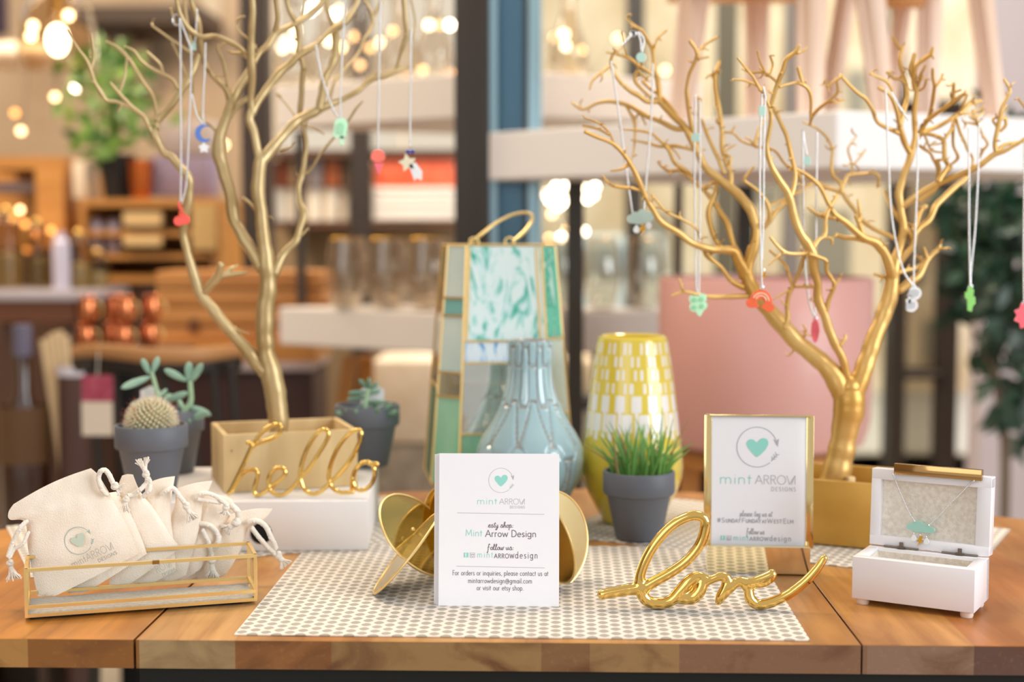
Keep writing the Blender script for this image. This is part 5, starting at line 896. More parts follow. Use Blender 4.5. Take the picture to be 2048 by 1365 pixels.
relief_vase('blue_vase', 'pale blue ceramic bottle vase with raised leaf-shaped cells before the glass lantern', 1060, 1060, 1.60,
 [(1064, 44), (1040, 56), (1000, 80), (965, 99), (930, 106), (905, 104), (880, 94), (840, 70), (800, 53), (770, 45), (740, 42), (700, 42), (686, 43)], 190, 234, cellB, .0016, [BLUEG, BLUEL], rot0=.12)
def cellY(th, y):
    def hit(y0, y1, n, off, w_, skip=None):
        if not y0 < y < y1: return False
        k = th / (2 * PI) * n - off; d = abs((k + .5) % 1 - .5) * 2; i = int(math.floor(k + .5)) % n
        return d < w_ and not (skip and i % skip[0] in skip[1])
    for j, (y0, y1, off) in enumerate(((688, 709, .2), (713, 734, .6), (740, 760, .1), (766, 785, .5))):
        if hit(y0, y1, 42, off, .50, (3, (j % 3,))): return (0, .3)
    if hit(789, 822, 17, .1, .60) or hit(826, 860, 17, .55, .60): return (0, .3)
    if hit(822, 872, 17, .1, .2) or hit(860, 878, 17, .55, .26): return (0, .3)
    return (1, 0)
YELG = mat('yellow_glaze', '#e0c845', .12, coat=.8, var='#dabf3c', vscale=5); YWH = mat('white_glaze_patches', '#eae6e4', .18, coat=.6)
relief_vase('yellow_vase', 'tall yellow ceramic vase with white rectangle pattern behind the grass pot', 1263, 1052, 1.64,
 [(1051, 58), (1020, 74), (985, 92), (955, 101), (930, 102), (900, 99), (860, 94), (800, 87), (740, 79), (700, 73), (683, 70), (677, 67)], 186, 420, cellY, .0004, [YWH, YELG])

# ---------------------------------------------------------------- glass lantern
ln_ = thing('glass_lantern', 'tall brass-framed lantern with aqua, teal and clear panes and looped handle', 'lantern', (P(995, 1000, 1.76).x, 1.765, T + .0003)); LC = Vector(ln_['_o'])
def octo(w_, c_, z, ph):
    a = w_ / 2; b = a + c_ / math.sqrt(2); pts = [(-a, -b), (a, -b), (b, -a), (b, a), (a, b), (-a, b), (-b, a), (-b, -a)]; R = rz(ph); return [LC + R @ Vector((x, y, z)) for x, y in pts]
PH = math.radians(9)
def ring_at(z):
    if z <= .036: t = z / .036; return octo(.076 + .038 * t, .030 + .013 * t, z, PH)
    t = (z - .036) / (.322 - .036); return octo(.114 - .024 * t, .043 - .015 * t, z, PH)
GRN = mat('green_pane', '#7fbf9e', .12, coat=.5, var='#a5d1b4', vscale=18, vstretch=(1, 1, .3)); 
def streak_reflection(name, c0, c1, c2, sc1):  # reflections in the panes are put into the colour as streaks
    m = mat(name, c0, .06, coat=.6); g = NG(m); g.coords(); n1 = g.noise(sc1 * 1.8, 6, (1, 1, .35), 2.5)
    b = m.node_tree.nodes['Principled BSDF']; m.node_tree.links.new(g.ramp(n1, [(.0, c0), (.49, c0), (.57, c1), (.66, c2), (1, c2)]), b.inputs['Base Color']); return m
AQUA = streak_reflection('aqua_streaked_glass', '#dff2f4', '#a8e0dc', '#3fb3a0', 26); BLUS = streak_reflection('blue_streaked_glass', '#e2f0fa', '#a3cdf0', '#2f86c9', 30)
PALE = mat('frosted_pale_pane', '#c3d6d0', .2, coat=.4, var='#d9e4dc', vscale=8); TEALP = mat('teal_pane', '#7fb9b4', .12, coat=.4); TEALD = streak_reflection('deep_teal_streaks', '#5fbfa6', '#22a085', '#cfeee6', 20)
CLP = thin_glass('clear_lantern_glass', '#f6fbf9', 6.5)
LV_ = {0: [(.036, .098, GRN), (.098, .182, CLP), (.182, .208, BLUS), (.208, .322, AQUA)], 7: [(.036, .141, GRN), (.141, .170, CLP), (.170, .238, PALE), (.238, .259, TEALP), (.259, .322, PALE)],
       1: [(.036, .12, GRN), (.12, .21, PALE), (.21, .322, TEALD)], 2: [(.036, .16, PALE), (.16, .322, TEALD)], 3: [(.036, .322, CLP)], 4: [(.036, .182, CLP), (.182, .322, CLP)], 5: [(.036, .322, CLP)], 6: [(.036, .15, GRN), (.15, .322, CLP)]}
fr = MB()
for z in (0, .036, .322):
    r = ring_at(z)
    for i in range(8): fr.tube([(r[i], .0016), (r[(i + 1) % 8], .0016)], 6)
for i in range(8):
    fr.tube([(ring_at(0)[i], .0016), (ring_at(.036)[i], .0018), (ring_at(.322)[i], .0018)], 6)
    for (z0, z1, mt) in LV_[i]:
        a0, b0 = ring_at(z0)[i], ring_at(z0)[(i + 1) % 8]; a1, b1 = ring_at(z1)[i], ring_at(z1)[(i + 1) % 8]
        nr = (b0 - a0).cross(a1 - a0).normalized() * .0006
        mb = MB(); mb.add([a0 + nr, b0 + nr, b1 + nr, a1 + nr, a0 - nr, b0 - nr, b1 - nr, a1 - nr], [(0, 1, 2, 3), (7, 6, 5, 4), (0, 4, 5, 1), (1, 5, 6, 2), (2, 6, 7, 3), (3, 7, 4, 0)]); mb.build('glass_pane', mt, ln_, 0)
        if z1 < .32: fr.bar(a1, b1, .0042, .0026)
for x0, z0, x1, z1 in ((.04, .211, .04, .319), (.93, .211, .93, .319)):
    f = lambda x, z: ring_at(z)[0] * (1 - x) + ring_at(z)[1] * x + Vector((0, -.0006, 0)); fr.bar(f(x0, z0), f(x1, z1), .003, .002)
fr.build('brass_frame', BRASS, ln_)
mb = MB(); b0 = ring_at(0); mb.add([v + Vector((0, 0, .0005)) for v in b0] + [v + Vector((0, 0, .0015)) for v in b0], [tuple(range(8))[::-1], tuple(range(8, 16))]); mb.build('glass_base', CLP, ln_, 0)
mb = MB(); YH2 = 1.725
for x in (948, 1019):
    cc = P(x, 485, YH2); mb.tube([(cc + Vector((math.cos(a), 0, math.sin(a))) * M(9, YH2), M(2.2, YH2)) for a in [2 * PI * k / 18 for k in range(18)]], 8, closed=True)
mb.build('handle_loop', BRASS, ln_)
mb = MB(); mb.tube(sm([(P(943, 486, YH2), M(3, YH2)), (P(962, 470, YH2 + .002), M(3.4, YH2)), (P(990, 448, YH2 + .01), M(3.2, YH2)), (P(1020, 432, YH2 + .016), M(3.2, YH2)), (P(1046, 426, YH2 + .018), M(3.2, YH2)), (P(1063, 430, YH2 + .018), M(3.2, YH2)), (P(1063, 444, YH2 + .015), M(3.4, YH2)), (P(1050, 462, YH2 + .008), M(3.6, YH2)), (P(1037, 475, YH2 + .003), M(4, YH2)), (P(1024, 484, YH2), M(2.6, YH2))], 5), 10); mb.build('carry_handle', BRASS, ln_)
mb = MB(); tp_ = ring_at(.322); mb.tube([(P(948, 492, YH2), .0014), (P(1019, 492, YH2), .0014)], 8); mb.bar((tp_[0] + tp_[1]) / 2, (tp_[4] + tp_[5]) / 2, .003, .002); mb.build('top_bar', BRASS, ln_)

# ---------------------------------------------------------------- acrylic sign stand
SA = G(1413, 1147, T + .0013); SB = G(1620, 1151, T + .0013); sx = (SB - SA); sw = sx.length; sx.normalize(); sbk = Vector((-sx.y, sx.x, 0))
st_ = thing('sign_stand', 'gold-edged table sign stand holding a white mint heart card', 'sign', (SA + SB) / 2)
tl = math.radians(3.5); sy = (Vector((0, 0, 1)) * math.cos(tl) + sbk * math.sin(tl)).normalized(); sn = sx.cross(sy)
bh = M(56, 1.405); fh = M(314, 1.405)
MIR = mat('pale_gold_mirror', '#f3e8c4', .04, 1.)
mb = MB(); d0 = .034
v = [SA, SB, SB + sbk * d0, SA + sbk * d0]; t_ = [SA - sbk * .0003 + Vector((0, 0, bh)), SB - sbk * .0003 + Vector((0, 0, bh)), SB + sbk * .022 + Vector((0, 0, bh)), SA + sbk * .022 + Vector((0, 0, bh))]
mb.add(v + t_, [(3, 2, 1, 0), (4, 5, 6, 7), (0, 1, 5, 4), (1, 2, 6, 5), (2, 3, 7, 6), (3, 0, 4, 7)])
o_ = mb.build('weighted_base', MIR, st_, 0); bv = o_.modifiers.new('b', 'BEVEL'); bv.width = .0008; bv.segments = 3
o0 = SA + sbk * .009 + sx * .001 + Vector((0, 0, bh * .9)); hh = fh - bh * .9; ww = sw - .001
mb = MB(); mb.prism([(0, 0), (ww, 0), (ww, hh), (0, hh)], .0006, o0 + sx * .0 - sn * .0, sx, sy)
cd_ = mb.build('sign_card', PAPER, st_, 0)
mb = MB()
for a, b in (((0, 0), (0, hh)), ((0, hh), (ww, hh)), ((ww, hh), (ww, 0))): mb.bar(o0 + sx * a[0] + sy * a[1], o0 + sx * b[0] + sy * b[1], .0018 if a[1] == b[1] else .0075, .0075 if a[1] == b[1] else .0018, up=sn, bev=.0004)
for a in ((0, hh), (ww, hh)): mb.tube([(o0 + sx * a[0] + sy * a[1] - sn * .0052, .0014), (o0 + sx * a[0] + sy * a[1] + sn * .0052, .0014)], 10)
mb.build('gold_edge_frame', mat('gold_edge', '#e9d29a', .12, 1.), st_)
mb = MB(); mb.prism([(.0015, bh * .15), (ww - .0015, bh * .15), (ww - .0015, hh - .0015), (.0015, hh - .0015)], .0008, o0 + sn * .0036, sx, sy); mb.build('acrylic_front', thin_glass('acrylic', '#ffffff', .0), st_, 0)
u = ww / 207
def sp_(x, y): return ((x - 1416) * u, (1091 - y) * u * .985 + bh * .1)
mb = MB(); o = o0 + sn * .0004; a = sp_(1516, 888); logo(mb, a[0], a[1], 41 * u, o, sx, sy, .0007)
a = sp_(1440, 965); write(mb, 'mint', a[0], a[1], 21 * u, o, sx, sy, .0006, width=66 * u, mi=0)
a = sp_(1512, 965); write(mb, 'ARROX', a[0], a[1], 18 * u, o, sx, sy, .0005, width=82 * u, mi=1, sp=.04)
a = sp_(1545, 979); write(mb, 'DESIGNS', a[0], a[1], 8 * u, o, sx, sy, .0004, width=50 * u, mi=1, sp=.3)
a = sp_(1482, 1033); write(mb, 'please tag us at', a[0], a[1], 11 * u, o, sx, sy, .0006, SCR, .03, width=66 * u, mi=1)
a = sp_(1436, 1046); x_ = a[0]
for s_, h_, w_ in (('#', 9, 7), ('S', 9, 7), ('UNDAY', 7, 30), ('F', 9, 7), ('UNDAY', 7, 31), ('AT', 5.5, 9), ('W', 9, 11), ('EST', 7, 17), ('E', 9, 7), ('LM', 7, 13)):
    write(mb, s_, x_, a[1], h_ * u, o, sx, sy, .0006, width=w_ * u * .98, mi=1, sp=.12); x_ += (w_ + 1.8) * u
a = sp_(1496, 1070); write(mb, 'follow us', a[0], a[1], 11 * u, o, sx, sy, .0006, SCR, .03, width=36 * u, mi=1)
a = sp_(1443, 1083); flat(mb, [a, (a[0] + 9 * u, a[1]), (a[0] + 9 * u, a[1] + 9 * u), (a[0], a[1] + 9 * u)], o, sx, sy, 0); write(mb, 'f', a[0] + 2.5 * u, a[1] + .8 * u, 7.5 * u, o, sx, sy, .0006, mi=2, lift=.0005)
a = sp_(1456, 1083); q_ = 8.5 * u; ribbon(mb, [a, (a[0] + q_, a[1]), (a[0] + q_, a[1] + q_), (a[0], a[1] + q_), a], o, sx, sy, .0006, 1); ribbon(mb, [(a[0] + q_ / 2 + 2.4 * u * math.cos(t / 8 * PI * 2), a[1] + q_ * .45 + 2.4 * u * math.sin(t / 8 * PI * 2)) for t in range(9)], o, sx, sy, .0005, 1)
a = sp_(1469, 1083); write(mb, 'mint', a[0], a[1], 11 * u, o, sx, sy, .0005, width=31 * u, mi=0, sp=.25)
a = sp_(1502, 1083); write(mb, 'ARROW', a[0], a[1], 7.5 * u, o, sx, sy, .0006, width=38 * u, mi=1, sp=.2)
a = sp_(1542, 1083); write(mb, 'design', a[0], a[1], 11 * u, o, sx, sy, .0006, width=44 * u, mi=1, sp=.25)
mb.build('printed_lettering', [MINT, GREYP, PAPER], cd_, 0)

# ---------------------------------------------------------------- white jewellery box
J0 = G(1703, 1209, T); J1 = G(1948, 1241, T); jx = (J1 - J0); JL = jx.length; jx.normalize(); jy = Vector((-jx.y, jx.x, 0)); ja = math.atan2(jx.y, jx.x)
jb = thing('jewellery_box', 'open white lacquered jewellery box with linen lining and gold lid bar', 'jewellery box', J0 + jx * JL / 2 + jy * .03)
JZ = .0055; JH = .0385; JD = .058
def jp(a, b, z): return J0 + jx * a + jy * b + Vector((0, 0, z))
W_ = .0095; mb = MB(); zc = JZ + JH / 2
mb.box(jp(JL / 2, W_ / 2, zc), (JL, W_, JH), ja, .0008); mb.box(jp(JL / 2, JD - W_ / 2, zc), (JL, W_, JH), ja, .0008); mb.box(jp(W_ / 2, JD / 2, zc), (W_, JD - .002, JH - .00004), ja, .0008); mb.box(jp(JL - W_ / 2, JD / 2, zc), (W_, JD - .002, JH - .00004), ja, .0008)
mb.box(jp(JL / 2, JD / 2, JZ + .002), (JL - .002, JD - .002, .0038), ja); mb.build('box_body', WHITE, jb, 30)
LIN = mat('cream_linen_lining', '#eee7dd', .95, var='#ddd3c6', vscale=260, bump=.4, bscale=800)
mb = MB()
mb.box(jp(JL / 2, W_ + .0006, zc + .003), (JL - 2 * W_, .001, JH - .012), ja); mb.box(jp(JL / 2, JD - W_ - .0006, zc + .003), (JL - 2 * W_, .001, JH - .012), ja); mb.box(jp(W_ + .0006, JD / 2, zc + .003), (.001, JD - 2 * W_, JH - .012), ja); mb.box(jp(JL - W_ - .0006, JD / 2, zc + .003), (.001, JD - 2 * W_, JH - .012), ja); mb.box(jp(JL / 2, JD / 2, JZ + .006), (JL - 2 * W_, JD - 2 * W_, .002), ja)
mb.build('linen_lining', LIN, jb, 0)
lt = math.radians(4); ly = (Vector((0, 0, 1)) * math.cos(lt) + jy * math.sin(lt)); lnrm = jx.cross(ly); LTH = .0165; LHt = .0712
lo = jp(0.0, JD - .0045, JZ + JH + .0012)
def lp(a, h, d=0): return lo + jx * a + ly * h - lnrm * d
def lbox(mb, a0, a1, h0, h1, d0, d1, bev=.0006):
    return mb.box(lp((a0 + a1) / 2, (h0 + h1) / 2, (d0 + d1) / 2), (a1 - a0, h1 - h0, d1 - d0), Matrix((jx, ly, lnrm)).transposed(), bev)
lx0, lx1 = .0, JL + .0005; BW = .0090; mb = MB()
lbox(mb, lx0, lx1, LHt - .0100, LHt, 0, LTH); lbox(mb, lx0, lx1, 0, BW, 0, LTH); lbox(mb, lx0, lx0 + BW, .001, LHt - .001, .00005, LTH - .0001); lbox(mb, lx1 - BW - .0035, lx1, .001, LHt - .001, .00005, LTH - .0001); lbox(mb, lx0 + .002, lx1 - .002, .002, LHt - .002, .009, LTH - .0005, 0)
lid = mb.build('lid', WHITE, jb, 30)
mb = MB(); lbox(mb, lx0 + BW, lx1 - BW - .0035, BW, LHt - .0100, .0068, .0092, 0); mb.build('lid_lining', LIN, lid, 0)
mb = MB(); a = .0215
lbox(mb, a, a + .079, LHt - .0035, LHt + .0065, -.0050, .0022, .0006); mb.build('gold_bar_pull', mat('rose_gold_bar', '#caa06a', .1, 1.), lid, 30)
mb = MB()
for a in (.030, .083):
    mb.box(jp(a, JD - .0068, JZ + JH + .0016), (.0075, .0045, .0012), ja); mb.bar(lp(a, -.0012, -.001), lp(a, .0048, -.0012), .0035, .0012, up=lnrm); mb.tube([(jp(a - .016, JD - .006, JZ + JH + .0012), .0009), (jp(a + .016, JD - .006, JZ + JH + .0012), .0009)], 8)
mb.build('hinge', mat('steel_hinge', '#7d7166', .3, .9), jb)
mb = MB(); 
for a, b in ((.008, .008), (JL - .008, .008), (.008, JD - .008), (JL - .008, JD - .008)):
    m1 = MB(); m1.lathe([(.0001, 0), (.0052, 0), (.0058, .0015), (.0058, JZ), (.0001, JZ)], jp(a, b, .0), 20); m1.build('rubber_foot', mat('clear_rubber', '#e9d8ce', .2, coat=.4), jb, 40)
def lpix(x, y, d=-.0022):
    dr = ray(x, y); n_ = lnrm; t_ = ((lo - n_ * d) - CAM).dot(n_) / dr.dot(n_); return CAM + dr * t_
nk = thing('necklace', 'silver necklace with a mint storm cloud charm draped over the open jewellery box lid', 'necklace', lpix(1842, 1057), 'necklaces hung on the gold branches'); del nk['group']
mb = MB()
for st in ([(1786, 949), (1790, 960), (1803, 992), (1816, 1022), (1829, 1043)], [(1948, 963), (1940, 967), (1925, 984), (1900, 1008), (1880, 1030), (1858, 1051)]):
    pr = sm([(lpix(x, y, -.0060 if i < 1 else -.0022), 1) for i, (x, y) in enumerate(st)], 8); L = 0; nx = 0
    for (a, _), (b, _) in zip(pr, pr[1:]):
        d = (b - a).length
        while nx <= L + d: mb.ball(a + (b - a) * ((nx - L) / max(d, 1e-9)), .00062, 6, 4, sc_=(1, 1, 1.4)); nx += .0012
        L += d
mb.build('chain', SILVER, nk, 80)
k = 1.33 / F
def lsh(name, poly, x, y, s_, mt, rot, d=-.0024, par=None):
    co, si = math.cos(rot), math.sin(rot); mb = MB(); mb.prism([((px * co - py * si) * k * s_, (px * si + py * co) * k * s_) for px, py in poly], .0016, lpix(x, y, d), jx, ly); o = mb.build(name, mt, par or nk, 0); bv = o.modifiers.new('b', 'BEVEL'); bv.width = .0002; return o
CL2 = [(p[0] * 1.28, p[1] * .95) for p in circ(-16, 0, 7, 90, 270, 8) + circ(-6, -4, 6, 220, 300, 4) + circ(15, -1, 7, -90, 80, 8) + circ(7, 4, 7, 20, 110, 6) + circ(-5, 6, 9, 30, 150, 8)]
lsh('cloud', CL2, 1842, 1057, .98, mat('mint_cloud_acrylic', '#9fd0c3', .3, coat=.3), -.04)
lsh('raindrop', DROP, 1828, 1076, .85, A_CLEAR, 0); lsh('raindrop', DROP, 1853, 1083, .85, A_CLEAR, 0); lsh('lightning_bolt', BOLT, 1840, 1083, .85, A_GOLD, -.1)
mb = MB()
for x, y in ((1829, 1043), (1857, 1051), (1827, 1067), (1840, 1071), (1852, 1074)): mb.ball(lpix(x, y, -.0032), .0009, 8, 6)
mb.build('jump_ring', SILVER, nk)
# ---------------------------------------------------------------- the shop around the table
def sbox(name, lo, hi, m): mb = MB(); mb.box([(a + b) / 2 for a, b in zip(lo, hi)], [b - a for a, b in zip(lo, hi)]); return struct(mb.build(name, m, None, 0))
sbox('floor', (-6, -3.2, -.1), (4.2, 7.3, 0), mat('pale_concrete_floor', '#b5aa98', .45, var='#a2978a', vscale=3))
sbox('wall_back', (-6, 7.0, 0), (-.25, 7.15, 3.4), mat('warm_taupe_wall', '#b79f84', .8, var='#a68c70', vscale=2))
sbox('wall_left', (-6.1, -3.2, 0), (-5.9, 7.1, 3.4), mat('taupe_wall', '#a59078', .8))
sbox('wall_right', (1.42, 4.7, 0), (4.2, 4.85, 3.4), mat('mauve_grey_wall', '#b9aeb3', .8))
DK = mat('dark_mullion', '#38342f', .4, .3)
def part(root, name, m, fn, smooth=30): mb = MB(); fn(mb); return mb.build(name, m, root, smooth)
def simple(name, label, cat, m, fn, group=None, smooth=30): mb = MB(); fn(mb); return tag(mb.build(name, m, None, smooth), label, cat, group)
# storefront
for n, (a, b, m) in enumerate(((1251, 1286, DK), (1432, 1470, mat('olive_mullion', '#55503f', .5)), (1568, 1600, mat('grey_mullion', '#77706c', .5)), (1778, 1806, DK))):
    mb = MB(); x0 = P(a, 478, 5.6).x; x1 = P(b, 478, 5.6).x; mb.box(((x0 + x1) / 2, 5.63, 1.7), (x1 - x0, .08, 3.4)); struct(mb.build('trim_%d' % (n + 1), m, None, 0))
xs = [P(p, 478, 5.6).x for p in (1060, 1268, 1451, 1584, 1792)]
for n in range(4):
    mb = MB(); mb.box(((xs[n] + xs[n + 1]) / 2, 5.63, 1.7), (xs[n + 1] - xs[n], .008, 3.3)); struct(mb.build('window_%d' % (n + 1), thin_glass('storefront_glass_%d' % n, '#f6f6f0', .05), None, 0))
# glazed door on the right of the windows
dr_ = bpy.data.objects.new('door_1', None); sc.collection.objects.link(dr_); dr_.location = (P(1845, 478, 5.4).x, 5.4, 0); dr_['_o'] = dr_.location.copy(); dr_['kind'] = 'structure'
BRN = mat('dark_bronze_door', '#3b332c', .4, .3)
def dbox(mb, x0, y0, x1, y1, Y=5.4, dep=.05): pbox(mb, x0, y0, x1, y1, Y, dep)
def f_(mb): dbox(mb, 1790, 200, 1806, 1050); dbox(mb, 1884, 200, 1910, 1050); dbox(mb, 1806, 200, 1884, 225); dbox(mb, 1806, 735, 1884, 760); dbox(mb, 1806, 1000, 1884, 1050)
part(dr_, 'door_frame', BRN, f_); part(dr_, 'door_glass', thin_glass('smoked_glass', '#c9c4ba', .1), lambda mb: dbox(mb, 1806, 225, 1884, 1000, 5.42, .008), 0)
part(dr_, 'push_bar', mat('steel_bar', '#8f8880', .3, .9), lambda mb: dbox(mb, 1808, 742, 1882, 750, 5.36, .02))
# outside
FAC = mat('sunlit_facade', '#dfd0b8', .9, var='#c4ae8e', vscale=2.2)  # beige wall colour with brownish mottling
fc = bpy.data.objects.new('exterior_building', None); sc.collection.objects.link(fc); fc.location = (2.2, 10, 0); fc['_o'] = fc.location.copy(); fc['kind'] = 'structure'
part(fc, 'facade', FAC, lambda mb: mb.box((2.6, 10.2, 3), (9, .3, 6)), 0)
for (a, b, c_, d) in ((1500, 250, 1560, 400), (1620, 420, 1700, 560), (1700, 140, 1730, 260), (1810, 500, 1850, 560), (1850, 640, 1890, 720), (1190, 560, 1240, 640), (1300, 430, 1340, 560), (1810, 800, 1850, 930)):
    part(fc, 'facade_window', mat('facade_window', '#8b8578', .3), lambda mb: pbox(mb, a, b, c_, d, 10.0, .06), 0)
sbox('ground_street', (-.2, 7.2, -.12), (7, 10.1, -.02), mat('street', '#b6b3ad', .9))
sbox('sidewalk', (-.2, 5.7, -.1), (7, 7.2, -.0), mat('sidewalk', '#cfc9be', .9))
vn = thing('delivery_van', 'pale blue-white van parked outside beyond the shop windows', 'van', (P(1230, 478, 8.9).x, 8.9, -.02))
part(vn, 'van_body', mat('pale_blue_van_paint', '#cfdde2', .3), lambda mb: (pbox(mb, 1085, 560, 1420, 718, 8.6, 1.3, .05), pbox(mb, 1095, 470, 1330, 565, 8.62, 1.2, .06)))
for a, b in ((1110, 1175), (1190, 1250), (1262, 1318)): part(vn, 'van_window', mat('van_window', '#9fb4c0', .1), lambda mb: pbox(mb, a, 490, b, 548, 8.6, .03, .005))
for x in (1150, 1350):
    c = P(x, 740, 8.62); part(vn, 'wheel', mat('tyre', '#2b2b2b', .7), lambda mb: mb.lathe([(.0001, -.06), (.30, -.06), (.30, .06), (.0001, .06)], (c.x, 8.66, .28), 24, rot=Matrix.Rotation(PI / 2, 3, 'X')))
# steel column (I profile turned to the room); window light is painted blue on its faces
CX0 = P(908, 478, 2.85); BLK = mat('black_brown_steel', '#2a221c', .45, .2); BLU = mat('blue_grey_steel', '#5c7f96', .22, .75)
post = struct(part(None, 'column', [BLK, BLU, mat('blue_flange', '#8fb0bf', .3, .5)], lambda mb: (pbox(mb, 908, -60, 980, 1010, 2.80, .085, .002, 0), pbox(mb, 980, -60, 994, 1010, 2.81, .06, 0, 2), pbox(mb, 994, -60, 1047, 1010, 2.88, .01, 0, 1), pbox(mb, 1047, -60, 1056, 1010, 2.82, .06, 0, 0), pbox(mb, 1056, -60, 1082, 1010, 2.82, .07, .002, 2))))
# fixed height: column runs to floor and up
for nm, a, b, Y in (('pillar', 490, 545, 3.9),): struct(part(None, nm, mat('dark_brown_steel', '#33261d', .5), lambda mb: mb.box(((P(a, 478, Y).x + P(b, 478, Y).x) / 2, Y, 1.7), (P(b, 478, Y).x - P(a, 478, Y).x, .07, 3.4))))
# ---- white stepped display A behind the column
WP = mat('white_shelf_paint', '#e3dad3', .6)
def slab(root, name, C, L1, a1, L2, a2, z, th, m):
    """thick shelf seen corner-on: corner C (x, y), two edges"""
    c = Vector((C[0], C[1], 0)); e1 = Vector((math.cos(a1), math.sin(a1), 0)) * L1; e2 = Vector((math.cos(a2), math.sin(a2), 0)) * L2
    q = [c, c + e2, c + e1 + e2, c + e1]; mb = MB(); mb.add([p + Vector((0, 0, z - th)) for p in q] + [p + Vector((0, 0, z)) for p in q], [(3, 2, 1, 0), (4, 5, 6, 7), (0, 1, 5, 4), (1, 2, 6, 5), (2, 3, 7, 6), (3, 0, 4, 7)])
    o = mb.build(name, m, root, 0); bv = o.modifiers.new('b', 'BEVEL'); bv.width = .004; bv.segments = 2; return o
AX = -.105; AY = 3.0
da = thing('display_stand', 'white two-tier display stand holding glassware behind the steel column', 'display stand', (-.2, 3.3, 0))
slab(da, 'shelf', (AX, AY), .62, math.radians(149), .50, math.radians(27), 1.09 - .160, .088, WP)
slab(da, 'shelf', (AX, AY), .62, math.radians(149), .50, math.radians(27), 1.09 + .352, .095, WP)
HON = mat('honey_wood', '#c98a3c', .5, var='#a96c2c', vscale=8, vstretch=(3, 3, .4))
for x0, x1, x2, x3, Y in ((688, 716, 628, 662, 3.35), (722, 745, 712, 738, 3.5), (1010, 1036, 1030, 1058, 3.1)):
    part(da, 'leg', HON, lambda mb: mb.bar(P((x0 + x1) / 2, 712, Y), P((x2 + x3) / 2, 1105, Y).lerp(P((x0 + x1) / 2, 712, Y), 0) * 1.0, .035, .03))
for x, Y in ((-.60, 3.42), (.30, 3.35), (-.1, 3.45)): part(da, 'upright', mat('dark_post', '#3a2c22', .5), lambda mb: mb.box((x, Y, (.842 + 1.347) / 2 + .045), (.02, .02, .415)))
GLT = thin_glass('blurred_glass', '#f8f4ee', 1.2); GRIM = mat('gold_rim', '#d9a648', .2, 1.)
g0 = None; gi = 0
GL_LAB = ['gold-rimmed stemless glass leftmost in the front row on the lower white shelf', 'gold-rimmed stemless glass in the middle of the front row on the lower white shelf', 'gold-rimmed stemless glass of the front row nearest the steel column', 'gold-rimmed stemless glass leftmost in the back row on the lower white shelf', 'gold-rimmed stemless glass in the middle of the back row', 'gold-rimmed stemless glass of the back row beside the steel column', 'gold-rimmed stemless glass right of the lantern, first from the column', 'gold-rimmed stemless glass right of the lantern, second from the column', 'gold-rimmed stemless glass right of the lantern, above the yellow vase']
for gi, (x, Y) in enumerate(((690, 3.24), (770, 3.20), (850, 3.15), (700, 3.37), (782, 3.33), (862, 3.28), (1120, 3.14), (1204, 3.20), (1290, 3.25))):
    c = Vector((P(x, 478, Y).x, Y, .9302))
    if g0 is None:
        g0 = thing('stemless_glass', GL_LAB[0], 'glass', c, 'gold-rimmed glasses on the lower white shelf')
        part(g0, 'bowl', GLT, lambda mb: mb.lathe([(.0001, 0), (.024, .001), (.030, .01), (.041, .05), (.044, .08), (.041, .12), (.035, .160), (.0335, .160), (.039, .12), (.042, .08), (.039, .05), (.028, .012), (.0001, .008)], c, 28), 80)
        part(g0, 'gilt_rim', GRIM, lambda mb: mb.tube([(c + Vector((math.cos(a) * .0343, math.sin(a) * .0343, .1605)), .0016) for a in [2 * PI * k / 28 for k in range(28)]], 6, closed=True))
        part(g0, 'wine_tint', mat('white_base_glint', '#efe9e6', .2), lambda mb: mb.lathe([(.0001, .002), (.022, .002), (.022, .004), (.0001, .004)], c, 20))  # white disc painted in as the glint at the glass base
    else: copytree(g0, c, GL_LAB[gi])
cr0 = None
CR_LAB = ['clear glass carafe at the left end of the upper white shelf', 'second clear carafe on the upper white shelf', 'clear carafe at the middle of the upper white shelf', 'fourth clear carafe on the upper white shelf', 'clear carafe beside the column on the upper shelf', 'clear carafe right of the column on the upper shelf']
for gi, (x, Y) in enumerate(((590, 3.34), (655, 3.30), (725, 3.28), (800, 3.22), (868, 3.16), (1135, 3.16))):
    c = Vector((P(x, 478, Y).x, Y, 1.4423))
    if cr0 is None:
        cr0 = thing('glass_carafe', CR_LAB[0], 'carafe', c, 'clear carafes on the upper white shelf')
        part(cr0, 'carafe_body', GLT, lambda mb: mb.lathe([(.0001, 0), (.038, .002), (.044, .03), (.042, .07), (.022, .12), (.016, .16), (.022, .20), (.021, .20), (.014, .16), (.020, .12), (.040, .07), (.042, .03), (.036, .005), (.0001, .004)], c, 24), 80)
        part(cr0, 'stopper', mat('frosted_stopper', '#f3efe8', .2, coat=.5), lambda mb: mb.ball(c + Vector((0, 0, .215)), .022, 14, 10), 80)
    else: copytree(cr0, c, CR_LAB[gi])
